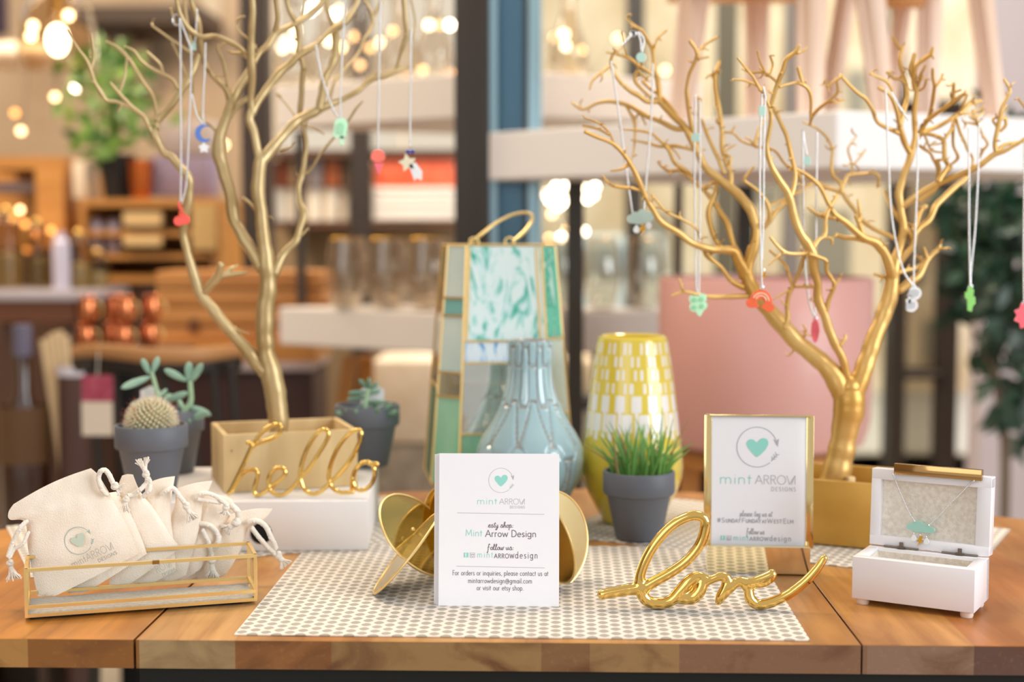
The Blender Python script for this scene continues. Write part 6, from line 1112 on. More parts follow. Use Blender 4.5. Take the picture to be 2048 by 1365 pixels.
# ---- white display B with stools on the right
BX = P(1670, 478, 2.33).x
db = thing('display_stand', 'white raised display platform on the right carrying wooden stools', 'display stand', (.7, 2.7, 0))
ZB1 = 1.09 + (478 - 225) / F * 2.33
slab(db, 'platform', (BX, 2.33), .80, math.radians(141), .75, math.radians(24), ZB1, .093, mat('white_platform_paint', '#e6e1e0', .55))
for x, Y in ((.05, 2.86), (.42, 3.1), (1.0, 2.62)): part(db, 'leg', DK, lambda mb: mb.box((x, Y, (ZB1 - .093) / 2), (.035, .035, ZB1 - .093)))
PW = mat('blush_wood', '#e8d0c0', .55, var='#dbbca6', vscale=5, vstretch=(3, 3, .4)); OW = mat('ochre_wood', '#c88a4a', .5, var='#b27436', vscale=5)
def stool(label, legs, seat, Ys):
    r = thing('wooden_stool', label, 'stool', (P(sum(l[2] for l in legs) / 4, 478, Ys).x, Ys, ZB1), 'wooden stools on the white platform')
    for x0, w0, x1, w1, yb_, Y in legs:
        a = P(x0, -70, Y); b = P(x1, 478, Y); b.z = ZB1 + .005
        part(r, 'leg', PW, lambda mb: (mb.tube([(a, M(w0 / 2, Y)), (b, M(w1 / 2, Y))], 14), mb.bar(a + Vector((-M(w0 * .42, Y), .004, 0)), b + Vector((-M(w1 * .42, Y), .004, 0)), M(w0 * .35, Y), M(w0 * .6, Y), mi=0)))
    part(r, 'seat', OW, seat, 30); return r
stool('blush wooden stool on the left half of the white platform', [(1400, 58, 1362, 40, 225, 2.62), (1518, 44, 1512, 36, 225, 2.80), (1628, 56, 1622, 42, 222, 2.45), (1705, 34, 1652, 34, 222, 2.60)], lambda mb: pbox(mb, 1372, -112, 1690, -72, 2.42, .40, .006), 2.62)
stool('blush wooden stool at the right end of the white platform beside the mauve wall', [(1738, 52, 1768, 38, 232, 2.50), (1822, 30, 1772, 26, 232, 2.72), (1866, 44, 1852, 34, 240, 2.62), (1958, 42, 1990, 32, 255, 2.62)], lambda mb: (pbox(mb, 1730, -112, 2000, -72, 2.46, .30, .006), pbox(mb, 1752, -70, 1852, 12, 2.6, .03, .003)), 2.6)
# ---- pink planter
YP = 2.45; pc = Vector((P(1565, 478, YP).x, YP + .19, 0)); RP = M(225, YP + .02); zt_ = P(1565, 560, YP).z; zb_ = P(1565, 925, YP).z
pl = thing('pink_planter', 'large pink cylindrical planter on a wooden stand behind the right branches', 'planter', (pc.x, pc.y, 0))
part(pl, 'planter_bowl', mat('dusty_pink_glaze', '#d09a92', .45, coat=.1), lambda mb: mb.lathe([(.0001, zb_), (RP * .80, zb_ + .001), (RP * .93, zb_ + .012), (RP * .985, zb_ + .05), (RP, zb_ + .12), (RP, zt_ - .004), (RP - .004, zt_), (RP - .014, zt_), (RP - .016, zt_ - .02), (RP - .016, zt_ - .06), (.0001, zt_ - .06)], pc, 72), 50)
part(pl, 'stand_ring', OW, lambda mb: mb.lathe([(RP * .5, zb_ - .001), (RP * .82, zb_ - .001), (RP * .82, zb_ - .03), (RP * .5, zb_ - .03)], pc, 40))
for k in range(4):
    a = PI / 4 + k * PI / 2 + .3; part(pl, 'leg', OW, lambda mb: mb.bar(pc + Vector((math.cos(a) * RP * .72, math.sin(a) * RP * .72, zb_ - .015)), pc + Vector((math.cos(a) * RP * .95, math.sin(a) * RP * .95, 0)), .035, .03))
# ---- dark foliage plant at far right
fp = thing('ficus_tree', 'dark green leafy plant with thin trunk against the mauve wall at far right', 'plant', (P(2010, 478, 3.6).x, 3.6, 0))
part(fp, 'trunk', mat('ficus_trunk', '#6a5a4a', .8), lambda mb: (mb.tube(sm([(Vector((P(2022, 478, 3.6).x, 3.6, .28)), .014), (P(2010, 880, 3.6), .013), (P(1985, 700, 3.6), .011), (P(2000, 500, 3.6), .009)], 4), 8), mb.tube([(P(1985, 740, 3.6), .007), (P(1935, 640, 3.55), .004)], 6), mb.tube([(P(1995, 600, 3.6), .007), (P(1925, 480, 3.6), .004)], 6)))
rnd = random.Random(5)
def fol(mb):
    for i in range(720):
        t = rnd.random()
        if t < .62: x = rnd.gauss(2010, 62); y = rnd.uniform(395, 600)
        elif t < .93: x = rnd.gauss(2035, 45); y = rnd.uniform(560, 880)
        else: x = rnd.uniform(1985, 2048); y = rnd.uniform(200, 380)
        if x < 1885 + max(0, y - 560) * .35: continue
        a = P(x, y, 3.6 + rnd.uniform(-.14, .2)); an = rnd.uniform(0, 2 * PI); d = Vector((math.cos(an) * .8, rnd.uniform(-.5, .5), math.sin(an) * .6 - .3)).normalized(); L = rnd.uniform(.05, .1); s_ = d.cross(Vector((rnd.uniform(-1, 1), -1, rnd.uniform(-1, 1)))).normalized() * L * .22
        mb.add([a, a + d * L * .5 + s_, a + d * L, a + d * L * .5 - s_], [(0, 1, 2, 3)])
part(fp, 'foliage', mat('dark_ficus_leaf', '#0f2416', .4, var='#1b4029', vscale=9), fol, 0)
part(fp, 'pot', mat('white_ceramic_pot', '#d8d4d4', .4), lambda mb: mb.lathe([(.0001, 0), (.13, 0), (.16, .3), (.15, .3), (.12, .27), (.0001, .27)], (P(2022, 478, 3.6).x, 3.6, 0), 32))
# ---- chandelier of small bulbs behind the platform
GLOW = emis('lit_bulb', '#ffeccd', 16); WGLOW = emis('warm_bulb', '#ffc98f', 9); OGLOW = emis('amber_bulb', '#ffa858', 4.5)  # shared by the chandelier and the added glints
YC = 4.3; cc = P(1140, 388, YC)
ch = thing('crystal_chandelier', 'glowing chandelier of clustered small bulbs seen under the white platform', 'chandelier', (cc.x, cc.y, cc.z))
part(ch, 'hanging_rod', BRASS, lambda mb: (mb.tube([(cc, .006), (Vector((cc.x, cc.y, 3.35)), .006)], 8), mb.tube([(cc + Vector((math.cos(a) * .09, math.sin(a) * .09, 0)), .005) for a in [2 * PI * k / 24 for k in range(24)]], 6, closed=True)))
rnd = random.Random(9)
for k, (x, y) in enumerate([(1093, 388), (1100, 400), (1112, 374), (1122, 392), (1131, 372), (1140, 386), (1150, 396), (1158, 372), (1163, 388), (1175, 398), (1186, 390), (1105, 385), (1145, 408), (1124, 406), (1168, 378), (1190, 374), (1135, 400), (1116, 412)]):
    part(ch, 'bulb', GLOW, lambda mb: mb.ball(P(x, y, YC + rnd.uniform(-.06, .06)), .0095, 10, 7), 80)
for k, (x, y, m) in enumerate([(1122, 475, GLOW), (1168, 463, GLOW), (1145, 498, WGLOW), (1135, 460, WGLOW), (1104, 428, WGLOW), (1098, 478, WGLOW)]):
    part(ch, 'crystal_drop', m, lambda mb: mb.ball(P(x, y, YC), .009, 8, 6), 80)
# ---- glowing panel added for the bright area at the back
w5 = bpy.data.objects.new('window_5', None); sc.collection.objects.link(w5); w5.location = (-1.6, 6.9, 1.6); w5['_o'] = w5.location.copy(); w5['kind'] = 'structure'  # root of the added glowing panel
part(w5, 'window_frame', mat('cream_window_frame', '#d8c8b0', .6), lambda mb: (pbox(mb, 545, -90, 556, 330, 6.9, .05), pbox(mb, 800, -90, 809, 330, 6.9, .05), pbox(mb, 905, -90, 1060, -70, 6.9, .05), pbox(mb, 545, 322, 1060, 332, 6.9, .05)))
part(w5, 'window_glass', emis('overcast_daylight', '#f3e3cb', .85), lambda mb: pbox(mb, 556, -90, 1075, 322, 6.95, .01), 0)  # glowing pane of the added panel
# ---------------------------------------------------------------- left background: shelves, lamp, plant, copper, chair
sl_ = thing('string_lights', 'string of warm bulbs hung across the shelves at the back of the shop', 'string lights', P(300, 150, 4.2))  # glints on the glassware made as glowing balls, strung on an added cord
LG = [(110, 20, 4.2, WGLOW), (137, 31, 4.2, GLOW), (66, 52, 4.2, GLOW), (62, 72, 4.2, GLOW), (240, 146, 4.3, WGLOW), (152, 174, 4.3, GLOW), (110, 194, 4.3, WGLOW), (42, 262, 4.3, WGLOW), (30, 226, 4.3, OGLOW), (528, 30, 4.6, GLOW), (532, 42, 4.6, GLOW), (572, 84, 4.6, GLOW), (565, 96, 4.6, GLOW), (590, 60, 4.6, GLOW), (588, 90, 4.6, GLOW), (630, 12, 4.6, GLOW), (620, 20, 4.6, GLOW), (668, 28, 4.6, GLOW), (678, 20, 4.6, WGLOW), (658, 82, 4.6, GLOW), (707, 73, 4.6, WGLOW), (685, 95, 4.6, WGLOW), (760, 85, 4.6, WGLOW), (785, 62, 4.6, WGLOW), (858, 50, 4.6, GLOW), (880, 50, 4.6, WGLOW), (900, 50, 4.6, GLOW), (845, 140, 4.6, WGLOW), (900, 146, 4.6, OGLOW), (815, 157, 4.6, OGLOW), (740, 96, 4.6, WGLOW), (720, 130, 4.6, WGLOW), (448, 290, 4.4, WGLOW), (1128, 68, 4.8, GLOW), (1132, 92, 4.8, GLOW), (1110, 75, 4.8, WGLOW), (1235, 76, 4.8, WGLOW), (1165, 100, 4.8, WGLOW), (1180, 168, 4.8, WGLOW), (1112, 160, 4.8, WGLOW), (1330, 140, 4.8, WGLOW)]
lw = MB(); pv = None
for x, y, Y, m in sorted(LG, key=lambda q: q[0]):
    p = P(x, y, Y); part(sl_, 'bulb', m, lambda mb: mb.ball(p, .0115 if m is GLOW else .010, 9, 6), 80)  # glowing ball imitating a glint
    t_ = p + Vector((0, .01, .02)); lw.tube([(p, .0015), (t_, .0015)], 4)
    if pv is not None: lw.tube([(pv, .0015), ((pv + t_) / 2 - Vector((0, 0, .01)), .0015), (t_, .0015)], 4)
    pv = t_
lw.build('cord', mat('lamp_cord', '#6b5a45', .7), sl_)
pd = thing('pendant_lamp', 'glowing filament bulb inside a clear glass cloche pendant, upper left', 'pendant lamp', P(115, 80, 3.6))
c = P(115, 80, 3.6)
part(pd, 'bulb', emis('filament', '#fff0d0', 14), lambda mb: mb.ball(c, .028, 14, 10, sc_=(.9, .9, 1.35)), 80)
part(pd, 'glass_cloche', thin_glass('cloche', '#f6efe4', .1), lambda mb: mb.lathe([(.02, .16), (.05, .13), (.085, .07), (.098, 0), (.098, -.07), (.096, -.07), (.096, 0), (.083, .068), (.048, .128)], c, 28), 80)
part(pd, 'socket', mat('brass_socket', '#b78d4e', .3, .9), lambda mb: mb.lathe([(.0001, .16), (.018, .16), (.018, .045), (.0001, .045)], c, 16)); part(pd, 'cord', mat('black_cord', '#1c1a18', .7), lambda mb: mb.tube([(c + Vector((0, 0, .16)), .003), (Vector((c.x, c.y, 3.35)), .003)], 6))
OCH = mat('warm_oak', '#c58a45', .55, var='#b07634', vscale=6, vstretch=(.5, 3, 3)); DWD = mat('dark_walnut', '#4a2f20', .5, var='#5a3a26', vscale=6); LBR = mat('light_beige_panel', '#c9a56a', .6)
def hut(root, x0, y0, x1, y1, Y, dep, t, m, shelves=()):
    def fn(mb):
        pbox(mb, x0, y0, x1, y0 + t, Y, dep); pbox(mb, x0, y1 - t, x1, y1, Y, dep); pbox(mb, x0, y0 + t, x0 + t, y1 - t, Y, dep); pbox(mb, x1 - t, y0 + t, x1, y1 - t, Y, dep); pbox(mb, x0 + t, y0 + t, x1 - t, y1 - t, Y + dep - .01, .01)
        for s_ in shelves: pbox(mb, x0 + t, s_, x1 - t, s_ + t * .7, Y + .005, dep - .02)
    return part(root, 'carcass', m, fn)
def toz(root, name, m, x0, y0, x1, Y, dep): return part(root, name, m, lambda mb: (mb.box(((P(x0, 0, Y).x + P(x1, 0, Y).x) / 2, Y + dep / 2, P(0, y0, Y).z / 2), (P(x1, 0, Y).x - P(x0, 0, Y).x, dep, P(0, y0, Y).z))))
cb = thing('oak_cabinet', 'open-fronted oak cabinet at the far left edge', 'cabinet', (P(60, 478, 4.1).x, 4.3, 0))
part(cb, 'carcass', OCH, lambda mb: (pbox(mb, -60, 314, 130, 338, 4.1, .4), pbox(mb, 70, 338, 130, 500, 4.1, .4), pbox(mb, -60, 338, 76, 500, 4.45, .02))); part(cb, 'drawer_shelf', mat('mauve_linen_box', '#8d7a78', .8), lambda mb: pbox(mb, -40, 364, 70, 384, 4.15, .25)); toz(cb, 'base', DWD, -60, 500, 136, 4.12, .36)
hs = thing('wooden_hutch', 'oak hutch with pigeonholes behind the left branches', 'cabinet', (P(300, 478, 4.0).x, 4.2, 0))
hut(hs, 158, 398, 440, 566, 4.0, .35, 15, OCH, (462, 508)); part(hs, 'back_panel', LBR, lambda mb: pbox(mb, 382, 408, 432, 500, 3.98, .01)); toz(hs, 'base', DWD, 158, 566, 440, 4.02, .3)
for k, (x0, y0, x1, y1) in enumerate(((246, 420, 322, 452), (246, 466, 322, 492))): part(hs, 'drawer_front', mat('pale_birch', '#d8b47c', .5), lambda mb: pbox(mb, x0, y0 + 4, x1, y1, 3.985, .02))
for k, x in enumerate((188, 222)):
    tag(simple('pewter_jar', 'x', 'jar', mat('mauve_pewter', '#a79ba5', .3, .5), lambda mb: mb.lathe([(.0001, 0), (.022, 0), (.024, .03), (.016, .045), (.024, .06), (.022, .085), (.008, .10), (.0001, .10)], P(x, 506, 4.02) + Vector((0, .03, 0)), 20)), ['left of two mauve pewter jars in the oak hutch', 'right of two mauve pewter jars in the oak hutch'][k], 'jar', 'pewter jars in the oak hutch')
pp = thing('potted_plant', 'bushy green plant in a black pot on top of the oak hutch', 'potted plant', P(217, 398, 4.05)); c = P(217, 397.5, 4.05) + Vector((0, .09, 0))
part(pp, 'pot', mat('matte_black_pot', '#131110', .6), lambda mb: mb.lathe([(.0001, 0), (.038, 0), (.055, .13), (.052, .13), (.048, .12), (.0001, .12)], c, 28))
rnd = random.Random(21)
def fol2(mb):
    for i in range(150):
        x = rnd.gauss(215, 40); y = rnd.uniform(95, 305); x = 215 + (x - 215) * (.5 + .9 * math.sin((y - 80) / 230 * PI)); a = P(x, y, 4.1 + rnd.uniform(-.1, .1)); an = rnd.uniform(0, 2 * PI)
        d = Vector((math.cos(an), rnd.uniform(-.4, .4), math.sin(an) * .6 - .1)).normalized(); L = rnd.uniform(.04, .075); s_ = d.cross(Vector((0, -1, rnd.uniform(-.4, .6)))).normalized() * L * .26
        mb.add([a, a + d * L * .45 + s_, a + d * L, a + d * L * .45 - s_], [(0, 1, 2, 3)])
    for i in range(14): mb.tube(sm([(c + Vector((0, 0, .11)), .0022), (P(215 + rnd.uniform(-25, 25), 220, 4.1), .002), (P(215 + rnd.uniform(-55, 55), rnd.uniform(110, 190), 4.1 + rnd.uniform(-.08, .08)), .0015)], 3), 5)
part(pp, 'foliage', mat('fresh_leaf', '#27591b', .5, var='#7c9c44', vscale=16), fol2, 0)
for x0, y0, x1, y1, m, lab, nm in ((300, 312, 420, 392, '#8f7f95', 'mauve storage box with pale band on top of the hutch', 'storage_box'), (318, 240, 420, 310, '#b9a9a3', 'pale pink-grey box stacked on the mauve storage box', 'storage_box'), (144, 322, 172, 398, '#dccbb2', 'cream canister beside the black plant pot', 'canister')):
    simple(nm, lab, 'box' if nm == 'storage_box' else 'canister', mat(nm + '_card', m, .7), lambda mb: pbox(mb, x0, y0, x1, y1, 4.08, .12, .004))
cp2 = thing('copper_candle_holder', 'glowing copper candle cup beside the black plant pot', 'candle holder', P(283, 398, 4.06)); c = P(283, 397.5, 4.06) + Vector((0, .0, 0))
part(cp2, 'cup', mat('copper', '#c4672f', .25, .9), lambda mb: mb.lathe([(.0001, 0), (.026, 0), (.032, .05), (.034, .11), (.031, .11), (.029, .05), (.023, .004), (.0001, .004)], c, 24)); part(cp2, 'flame', emis('flame', '#ff9a45', 7), lambda mb: mb.ball(P(281, 352, 4.04), .012, 8, 6), 80)
# shelf unit with boxes behind display A
su = thing('metal_shelf_unit', 'dark metal shelf unit with cartons behind the white display stand', 'shelving', (P(700, 478, 4.7).x, 4.8, 0))
for x in (530, 722): part(su, 'post', mat('espresso_metal', '#2c221b', .5), lambda mb: mb.box((P(x, 478, 4.7).x, 4.72, 1.3), (M(40 if x > 600 else 20, 4.7), .05, 2.6)))
for y in (442, 300): part(su, 'shelf_board', DWD, lambda mb: pbox(mb, 540, y, 912, y + 14, 4.7, .35))
toz(su, 'backing', mat('umber_back', '#a08868', .8), 540, 456, 910, 4.95, .02)
rc_ = tag(simple('shipping_carton', 'x', 'carton', mat('orange_red_carton', '#e4512d', .5, var='#ef7350', vscale=14), lambda mb: pbox(mb, 748, 316, 905, 374, 4.72, .2, .003)), 'orange-red carton lying on white trays in the metal shelf unit', 'carton')
simple('white_tray', 'stack of white trays under the orange-red carton', 'tray', mat('white_tray_card', '#ece5dd', .6), lambda mb: [pbox(mb, 746, 375 + k * 13.4, 906, 386 + k * 13.4, 4.71 + .004 * (k % 2), .22, .002) for k in range(5)])
for k, (x0, x1, cc_) in enumerate(((546, 576, '#7f3f26'), (580, 612, '#a58663'), (616, 644, '#8a7f80'), (650, 680, '#a2562f'), (684, 702, '#6e5a48'))):
    simple('tall_binder', ['rust binder standing leftmost on the metal shelf', 'tan binder second on the metal shelf', 'grey-mauve binder third on the metal shelf', 'orange-brown binder fourth on the metal shelf', 'slim umber binder next to the shelf post'][k], 'binder', mat('binder_%d' % k, cc_, .7), lambda mb: pbox(mb, x0, 321, x1, 374, 4.74, .15, .002), 'binders on the metal shelf')
    simple('white_candle_jar', ['white candle jar under the rust binder', 'white candle jar under the tan binder', 'white candle jar under the grey-mauve binder', 'white candle jar under the orange-brown binder', 'narrow white candle jar next to the shelf post'][k], 'candle', mat('white_wax_%d' % k, '#e9e0d0', .4), lambda mb: mb.lathe([(.0001, 0), (M((x1 - x0) / 2, 4.75), .0), (M((x1 - x0) / 2, 4.75), M(64, 4.75)), (.0001, M(64, 4.75))], (P((x0 + x1) / 2, 478, 4.78).x, 4.78, P(0, 441.5, 4.7).z), 24), 'white candle jars on the metal shelf')
# wooden crate and board
wc = thing('wooden_crate', 'large honey wooden crate with a dark knot behind the left trunk', 'crate', P(475, 690, 3.46)); 
part(wc, 'crate_side', mat('honey_plank', '#cc8f50', .55, var='#b9783c', vscale=7, vstretch=(.4, 3, 3)), lambda mb: [pbox(mb, 312, 543 + k * 37, 645, 577 + k * 37, 3.46 + .003 * (k % 2), .2, .003) for k in range(4)])
part(wc, 'knot', mat('dark_knot', '#6b3f22', .7), lambda mb: mb.ball(P(388, 652, 3.458), .014, 14, 8, sc_=(1.1, .12, 1.3)), 80)
ct = thing('side_cupboard', 'dark maroon cupboard with pale top under the wooden crate', 'cupboard', (P(500, 478, 3.5).x, 3.5, 0))
part(ct, 'cupboard_top', mat('pale_lilac_top', '#b9a7a6', .5), lambda mb: pbox(mb, 300, 724, 622, 742, 3.41, .28)); toz(ct, 'cupboard_body', mat('maroon_cupboard', '#40241f', .6), 306, 742, 618, 3.43, .22)
part(ct, 'crate_shelf', OCH, lambda mb: pbox(mb, 312, 690, 632, 724, 3.42, .25))
# marble counter with bottles, copper mugs
mc = thing('marble_counter', 'counter with a pale marble top and walnut front at the far left', 'counter', (P(80, 478, 3.7).x, 3.9, 0))
part(mc, 'marble_top', mat('lilac_marble', '#bfb6bb', .25, var='#aaa0a6', vscale=6), lambda mb: pbox(mb, -60, 580, 200, 602, 3.7, .27, .003)); part(mc, 'walnut_apron', mat('walnut_apron', '#6b3c20', .5), lambda mb: pbox(mb, -60, 602, 150, 645, 3.72, .22)); 
for x in (10, 135): part(mc, 'leg', DWD, lambda mb: mb.box((P(x, 478, 3.75).x, 3.8, .45), (.05, .05, .88)))
J_LAB = ['tall glass cloche jar leftmost on the marble counter', 'glass jar with brass lid second on the marble counter', 'glass jar behind the lilac bottle on the marble counter', 'squat glass jar at the right end of the marble counter']
for k, (x, h_, r_) in enumerate(((18, .20, .038), (78, .17, .032), (160, .14, .034), (196, .09, .03))):
    c = P(x, 579, 3.78 + .04 * (k % 2)); c.z = P(0, 580, 3.7).z + .0005; j = thing('glass_jar', J_LAB[k], 'jar', c, 'glass jars on the marble counter')
    part(j, 'jar_body', thin_glass('jar_glass_%d' % k, '#e9e2cf', .3), lambda mb: mb.lathe([(.0001, .001), (r_, .001), (r_, h_ * .8), (r_ * .6, h_), (r_ * .57, h_), (r_ * .95, h_ * .78), (r_ * .95, .006), (.0001, .006)], c, 24), 80)
    part(j, 'jar_contents', mat('jar_fill_%d' % k, ['#a8926c', '#8b7a5a', '#b7a986', '#cfc6b2'][k], .8), lambda mb: mb.lathe([(.0001, .007), (r_ * .9, .007), (r_ * .9, h_ * .45), (.0001, h_ * .5)], c, 20)); part(j, 'lid', mat('jar_brass_%d' % k, '#caa25c', .25, .9), lambda mb: mb.ball(c + Vector((0, 0, h_ + r_ * .15)), r_ * .45, 12, 8), 80)
    for a, b in ((-.5, .62), (.45, .72)): pass
for k, (x, y, m) in enumerate([(27, 436, WGLOW), (50, 448, OGLOW), (70, 467, OGLOW), (102, 461, OGLOW), (40, 420, WGLOW), (125, 470, OGLOW), (30, 520, WGLOW), (55, 500, OGLOW)]): part(sl_, 'bulb', m, lambda mb: mb.ball(P(x, y, 4.0), .0085, 8, 6), 80)  # more glowing balls for the glints around the jars
simple('lilac_bottle', 'tall pale lilac bottle standing on the marble counter', 'bottle', mat('lilac_plastic', '#c6bfd2', .35), lambda mb: mb.lathe([(.0001, 0), (.022, 0), (.023, .10), (.02, .125), (.012, .135), (.012, .15), (.0001, .15)], P(124, 578, 3.74) + Vector((0, 0, .0)), 24))
COP = mat('polished_copper', '#d88457', .14, 1., rvar=.05, vscale=8); MG = None
ML = ['copper mug upper row leftmost above the chair rail', 'copper mug upper row second from left', 'copper mug upper row third from left', 'copper mug upper row rightmost beside the crate', 'copper mug lower row leftmost above the hang tag', 'copper mug lower row second from left', 'copper mug lower row third from left', 'copper mug lower row rightmost beside the crate']
YM = 3.0; mz = P(0, 706, YM).z
tbm = thing('small_round_table', 'small dark table under the copper mugs', 'table', (P(220, 478, YM).x, YM + .1, 0)); part(tbm, 'table_top', DWD, lambda mb: pbox(mb, 120, 707, 330, 722, YM - .02, .26, .003)); part(tbm, 'pedestal', IRON, lambda mb: mb.box((P(225, 478, YM).x, YM + .1, (mz - .016) / 2), (.05, .05, mz - .018)))
for k in range(8):
    r_, i = divmod(k, 4); x = 158 + i * 38 + (6 if r_ == 0 else 0); c = Vector((P(x, 478, YM).x, YM + .03 + (.06 if i % 2 else 0), mz + (.0605 if r_ == 0 else .0005)))
    if MG is None:
        MG = thing('copper_mug', ML[0], 'mug', c, 'stacked copper mugs')
        part(MG, 'mug_body', COP, lambda mb: mb.lathe([(.0001, 0), (.013, 0), (.0185, .012), (.0205, .03), (.0185, .047), (.0175, .058), (.019, .0595), (.0165, .058), (.0175, .04), (.0001, .02)], c, 28), 80)
        part(MG, 'handle', BRASS, lambda mb: mb.tube(sm([(c + Vector((.018, -.004, .048)), .0018), (c + Vector((.03, -.006, .042)), .0018), (c + Vector((.031, -.006, .024)), .0018), (c + Vector((.019, -.004, .014)), .0018)], 4), 6))
    else: copytree(MG, c, ML[k])
# dark chair with curved rail
YK = 2.65; chr_ = thing('spindle_back_chair', 'dark spindle-back chair with curved tan top rail', 'chair', (P(320, 478, YK).x, YK + .1, 0))
pr = sm([(P(150, 706, YK + .05), .014), (P(200, 703, YK - .02), .015), (P(300, 712, YK - .06), .016), (P(400, 712, YK - .04), .016), (P(478, 702, YK + .04), .014)], 5)
part(chr_, 'top_rail', mat('tan_rail', '#a87748', .5), lambda mb: mb.tube(pr, 10, flat=.6)); part(chr_, 'rail_face', mat('black_rail', '#17110e', .5), lambda mb: mb.tube([(p - Vector((0, -.004, .022)), .016) for p, r in pr], 8, flat=.5))
seat_z = .46
for x in (175, 225, 275, 325, 375, 425, 462): part(chr_, 'spindle', mat('black_spindle', '#1d1512', .5), lambda mb: mb.tube([(P(x, 728, YK - .02), .008), (Vector((P(x, 478, YK).x * .97, YK + .02, seat_z)), .008)], 8))
part(chr_, 'seat', mat('black_seat', '#1a1311', .5), lambda mb: mb.box((P(318, 478, YK).x, YK + .2, seat_z), (.32, .40, .04), None, .01))
for dx, dy in ((-.14, .03), (.14, .03), (-.14, .37), (.14, .37)): part(chr_, 'leg', mat('black_leg', '#1a1311', .5), lambda mb: mb.tube([(Vector((P(318, 478, YK).x + dx, YK + dy, seat_z)), .014), (Vector((P(318, 478, YK).x + dx * 1.15, YK + dy * 1.05, 0)), .011)], 8))
hg = thing('hang_tag', 'red and white price tag hanging from the dark chair rail', 'tag', P(195, 745, YK - .09))
part(hg, 'tag_card', mat('cream_tag', '#cfc0ae', .7), lambda mb: pbox(mb, 163, 804, 226, 872, YK - .09, .002, 0)); part(hg, 'red_panel', mat('crimson_panel', '#8e2a45', .7, var='#a84a5c', vscale=60), lambda mb: pbox(mb, 163, 752, 226, 804, YK - .0905, .0025, 0)); part(hg, 'string', CORD, lambda mb: mb.tube([(P(195, 752, YK - .09), .0008), (P(197, 702, YK - .09), .0008)], 5))
# basket of wooden dowels and amber bottle
bs = thing('dowel_bin', 'brown bin with pale rim holding a bundle of wooden dowels', 'bin', (P(125, 478, 2.9).x, 2.95, 0)); c = Vector((P(126, 478, 2.9).x, 2.95, 0)); zr = P(0, 735, 2.9).z
part(bs, 'bin_body', mat('brown_bin', '#4c3028', .6), lambda mb: mb.lathe([(.0001, .0), (.034, .0), (.034, zr), (.031, zr), (.031, .05), (.0001, .05)], c, 24)); part(bs, 'pale_rim', mat('lilac_rim', '#c9c2cc', .5), lambda mb: mb.lathe([(.0345, zr - .022), (.036, zr - .02), (.036, zr), (.0325, zr), (.0325, zr - .02)], c, 24))
for x0, y0, x1 in ((85, 680, 122), (97, 672, 124), (108, 665, 126), (120, 662, 128), (132, 672, 129)): part(bs, 'dowel', mat('pale_dowel', '#cdb18a', .6), lambda mb: mb.tube([(P(x0, y0, 2.95), .0075), (Vector((c.x + (x1 - 126) * .0006, 2.95, .40)), .0075)], 10))
ab = thing('amber_bottle', 'big amber glass bottle at the left edge near the floor display', 'bottle', (P(25, 478, 2.9).x, 2.92, .0)); c = Vector((P(22, 478, 2.9).x, 2.95, 0)); zt2 = P(0, 745, 2.9).z
part(ab, 'bottle_body', mat('amber_glass', '#3a1f10', .12, coat=.8), lambda mb: mb.lathe([(.0001, .45), (.05, .45), (.052, zt2 - .16), (.045, zt2 - .1), (.018, zt2 - .05), (.016, zt2 + .04), (.0001, zt2 + .04)], c, 28), 80); part(ab, 'paper_label', mat('umber_label', '#5e4024', .6), lambda mb: mb.lathe([(.0525, .62), (.0525, .74)], c, 28)); part(ab, 'cap', mat('dusk_cap', '#5f5a6e', .5), lambda mb: mb.lathe([(.0001, zt2 + .095), (.02, zt2 + .095), (.02, zt2 + .03), (.0001, zt2 + .03)], c, 18))
fs_ = thing('low_display_crate', 'low dark display crate under the amber bottle and dowel bin', 'crate', (P(60, 478, 2.9).x, 3.0, 0)); part(fs_, 'crate_body', mat('dark_stained_crate', '#2b1b12', .6, var='#4a3220', vscale=8), lambda mb: (mb.box((P(-15, 478, 2.9).x, 3.0, .44), (.20, .24, .02)), mb.box((P(-15, 478, 2.9).x - .09, 3.0, .215), (.02, .24, .43)), mb.box((P(-15, 478, 2.9).x + .09, 3.0, .215), (.02, .24, .43)), mb.box((P(-15, 478, 2.9).x, 3.11, .215), (.16, .02, .43))))
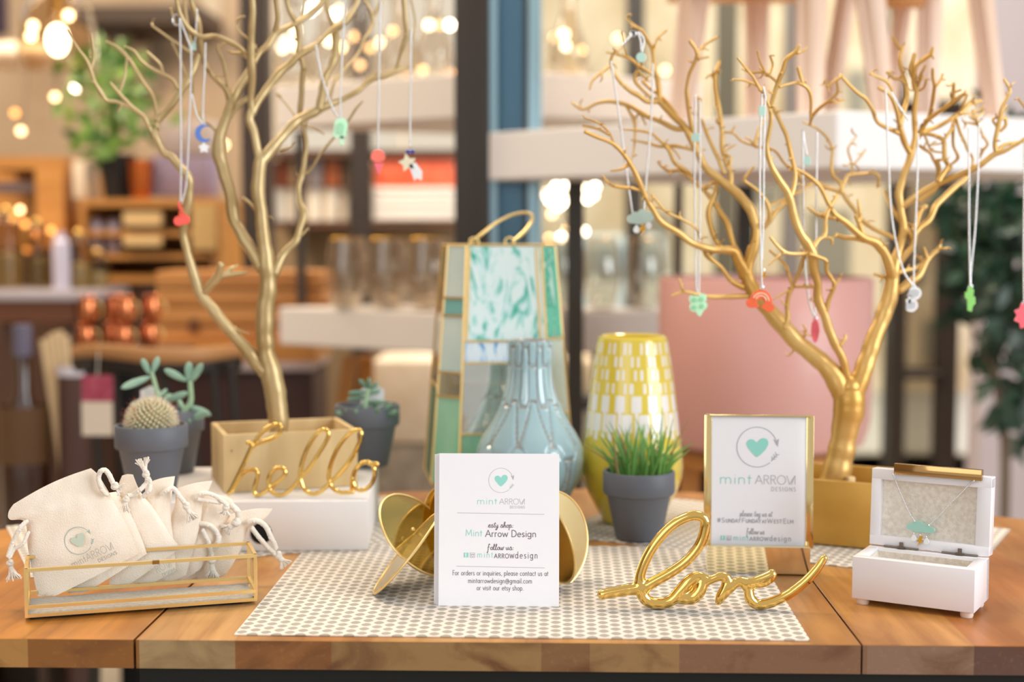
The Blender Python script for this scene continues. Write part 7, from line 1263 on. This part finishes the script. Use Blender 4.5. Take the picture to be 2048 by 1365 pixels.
# back wall shelves top left
bk = thing('wall_shelf', 'dark wall shelf high on the back wall at upper left', 'shelf', P(260, 60, 6.6)); part(bk, 'shelf_board', mat('dark_shelf_board', '#3f2d20', .6), lambda mb: (pbox(mb, 150, 12, 400, 45, 6.5, .45), pbox(mb, 190, 45, 260, 70, 6.6, .3)))
simple('cream_planter', 'pale rounded planter at the far left below the pendant lamp', 'planter', mat('cream_planter_glaze', '#d9c6b1', .6), lambda mb: mb.ball(P(40, 112, 4.6), .11, 24, 14, sc_=(1.3, 1, .42)), None, 80)
for k, (x0, y0, x1, y1, cc_, lab) in enumerate(((-60, -60, 12, 66, '#37263a', 'dark plum hanging banner at the top left corner'), (400, -60, 440, 70, '#c7b59c', 'beige hanging banner between the upper left branches'), (236, 44, 300, 140, '#cdb191', 'pale framed print leaning on the back wall behind the branches'), (304, 60, 332, 180, '#8c7a66', 'taupe framed print right of the pale one'))):
    simple('hanging_banner' if k < 2 else 'framed_print', lab, 'banner' if k < 2 else 'picture', mat('print_%d' % k, cc_, .7), lambda mb: pbox(mb, x0, y0, x1, y1, 6.965, .03))
# stone blocks beside the display stand
for k, (x0, y0, x1, y1, Y, lab) in enumerate(((742, 722, 868, 888, 3.9, 'cream stone block under the white shelf, left of the lantern'), (1088, 722, 1185, 795, 3.9, 'pale stone block right of the lantern'), (1088, 820, 1185, 1000, 3.85, 'grey-beige stone block below the dark bar'))):
    simple('stone_block', lab, 'stone block', mat('travertine_%d' % k, ['#ecdcc6', '#dcc8a8', '#b9ab96'][k], .8, var=['#e2cfb5', '#cbb48f', '#a39581'][k], vscale=14), lambda mb: pbox(mb, x0, y0, x1, y1, Y, .3, .01))
simple('iron_beam', 'dark iron bar between the two right stone blocks', 'beam', DK, lambda mb: pbox(mb, 1060, 796, 1200, 818, 3.82, .34, .002))
simple('stone_plinth', 'speckled grey plinth beneath the cream stone block', 'plinth', mat('speckled_plinth', '#a89c8c', .8, var='#8b7f72', vscale=22), lambda mb: mb.box((P(800, 478, 3.9).x, 4.05, P(0, 889, 3.9).z / 2), (.24, .32, P(0, 889, 3.9).z - .001)))
simple('stone_plinth', 'grey plinth beneath the right stone blocks', 'plinth', mat('speckled_plinth2', '#b0a594', .8, var='#938777', vscale=22), lambda mb: mb.box((P(1136, 478, 3.85).x, 4.0, P(0, 1001, 3.85).z / 2), (.2, .32, P(0, 1001, 3.85).z - .001)))
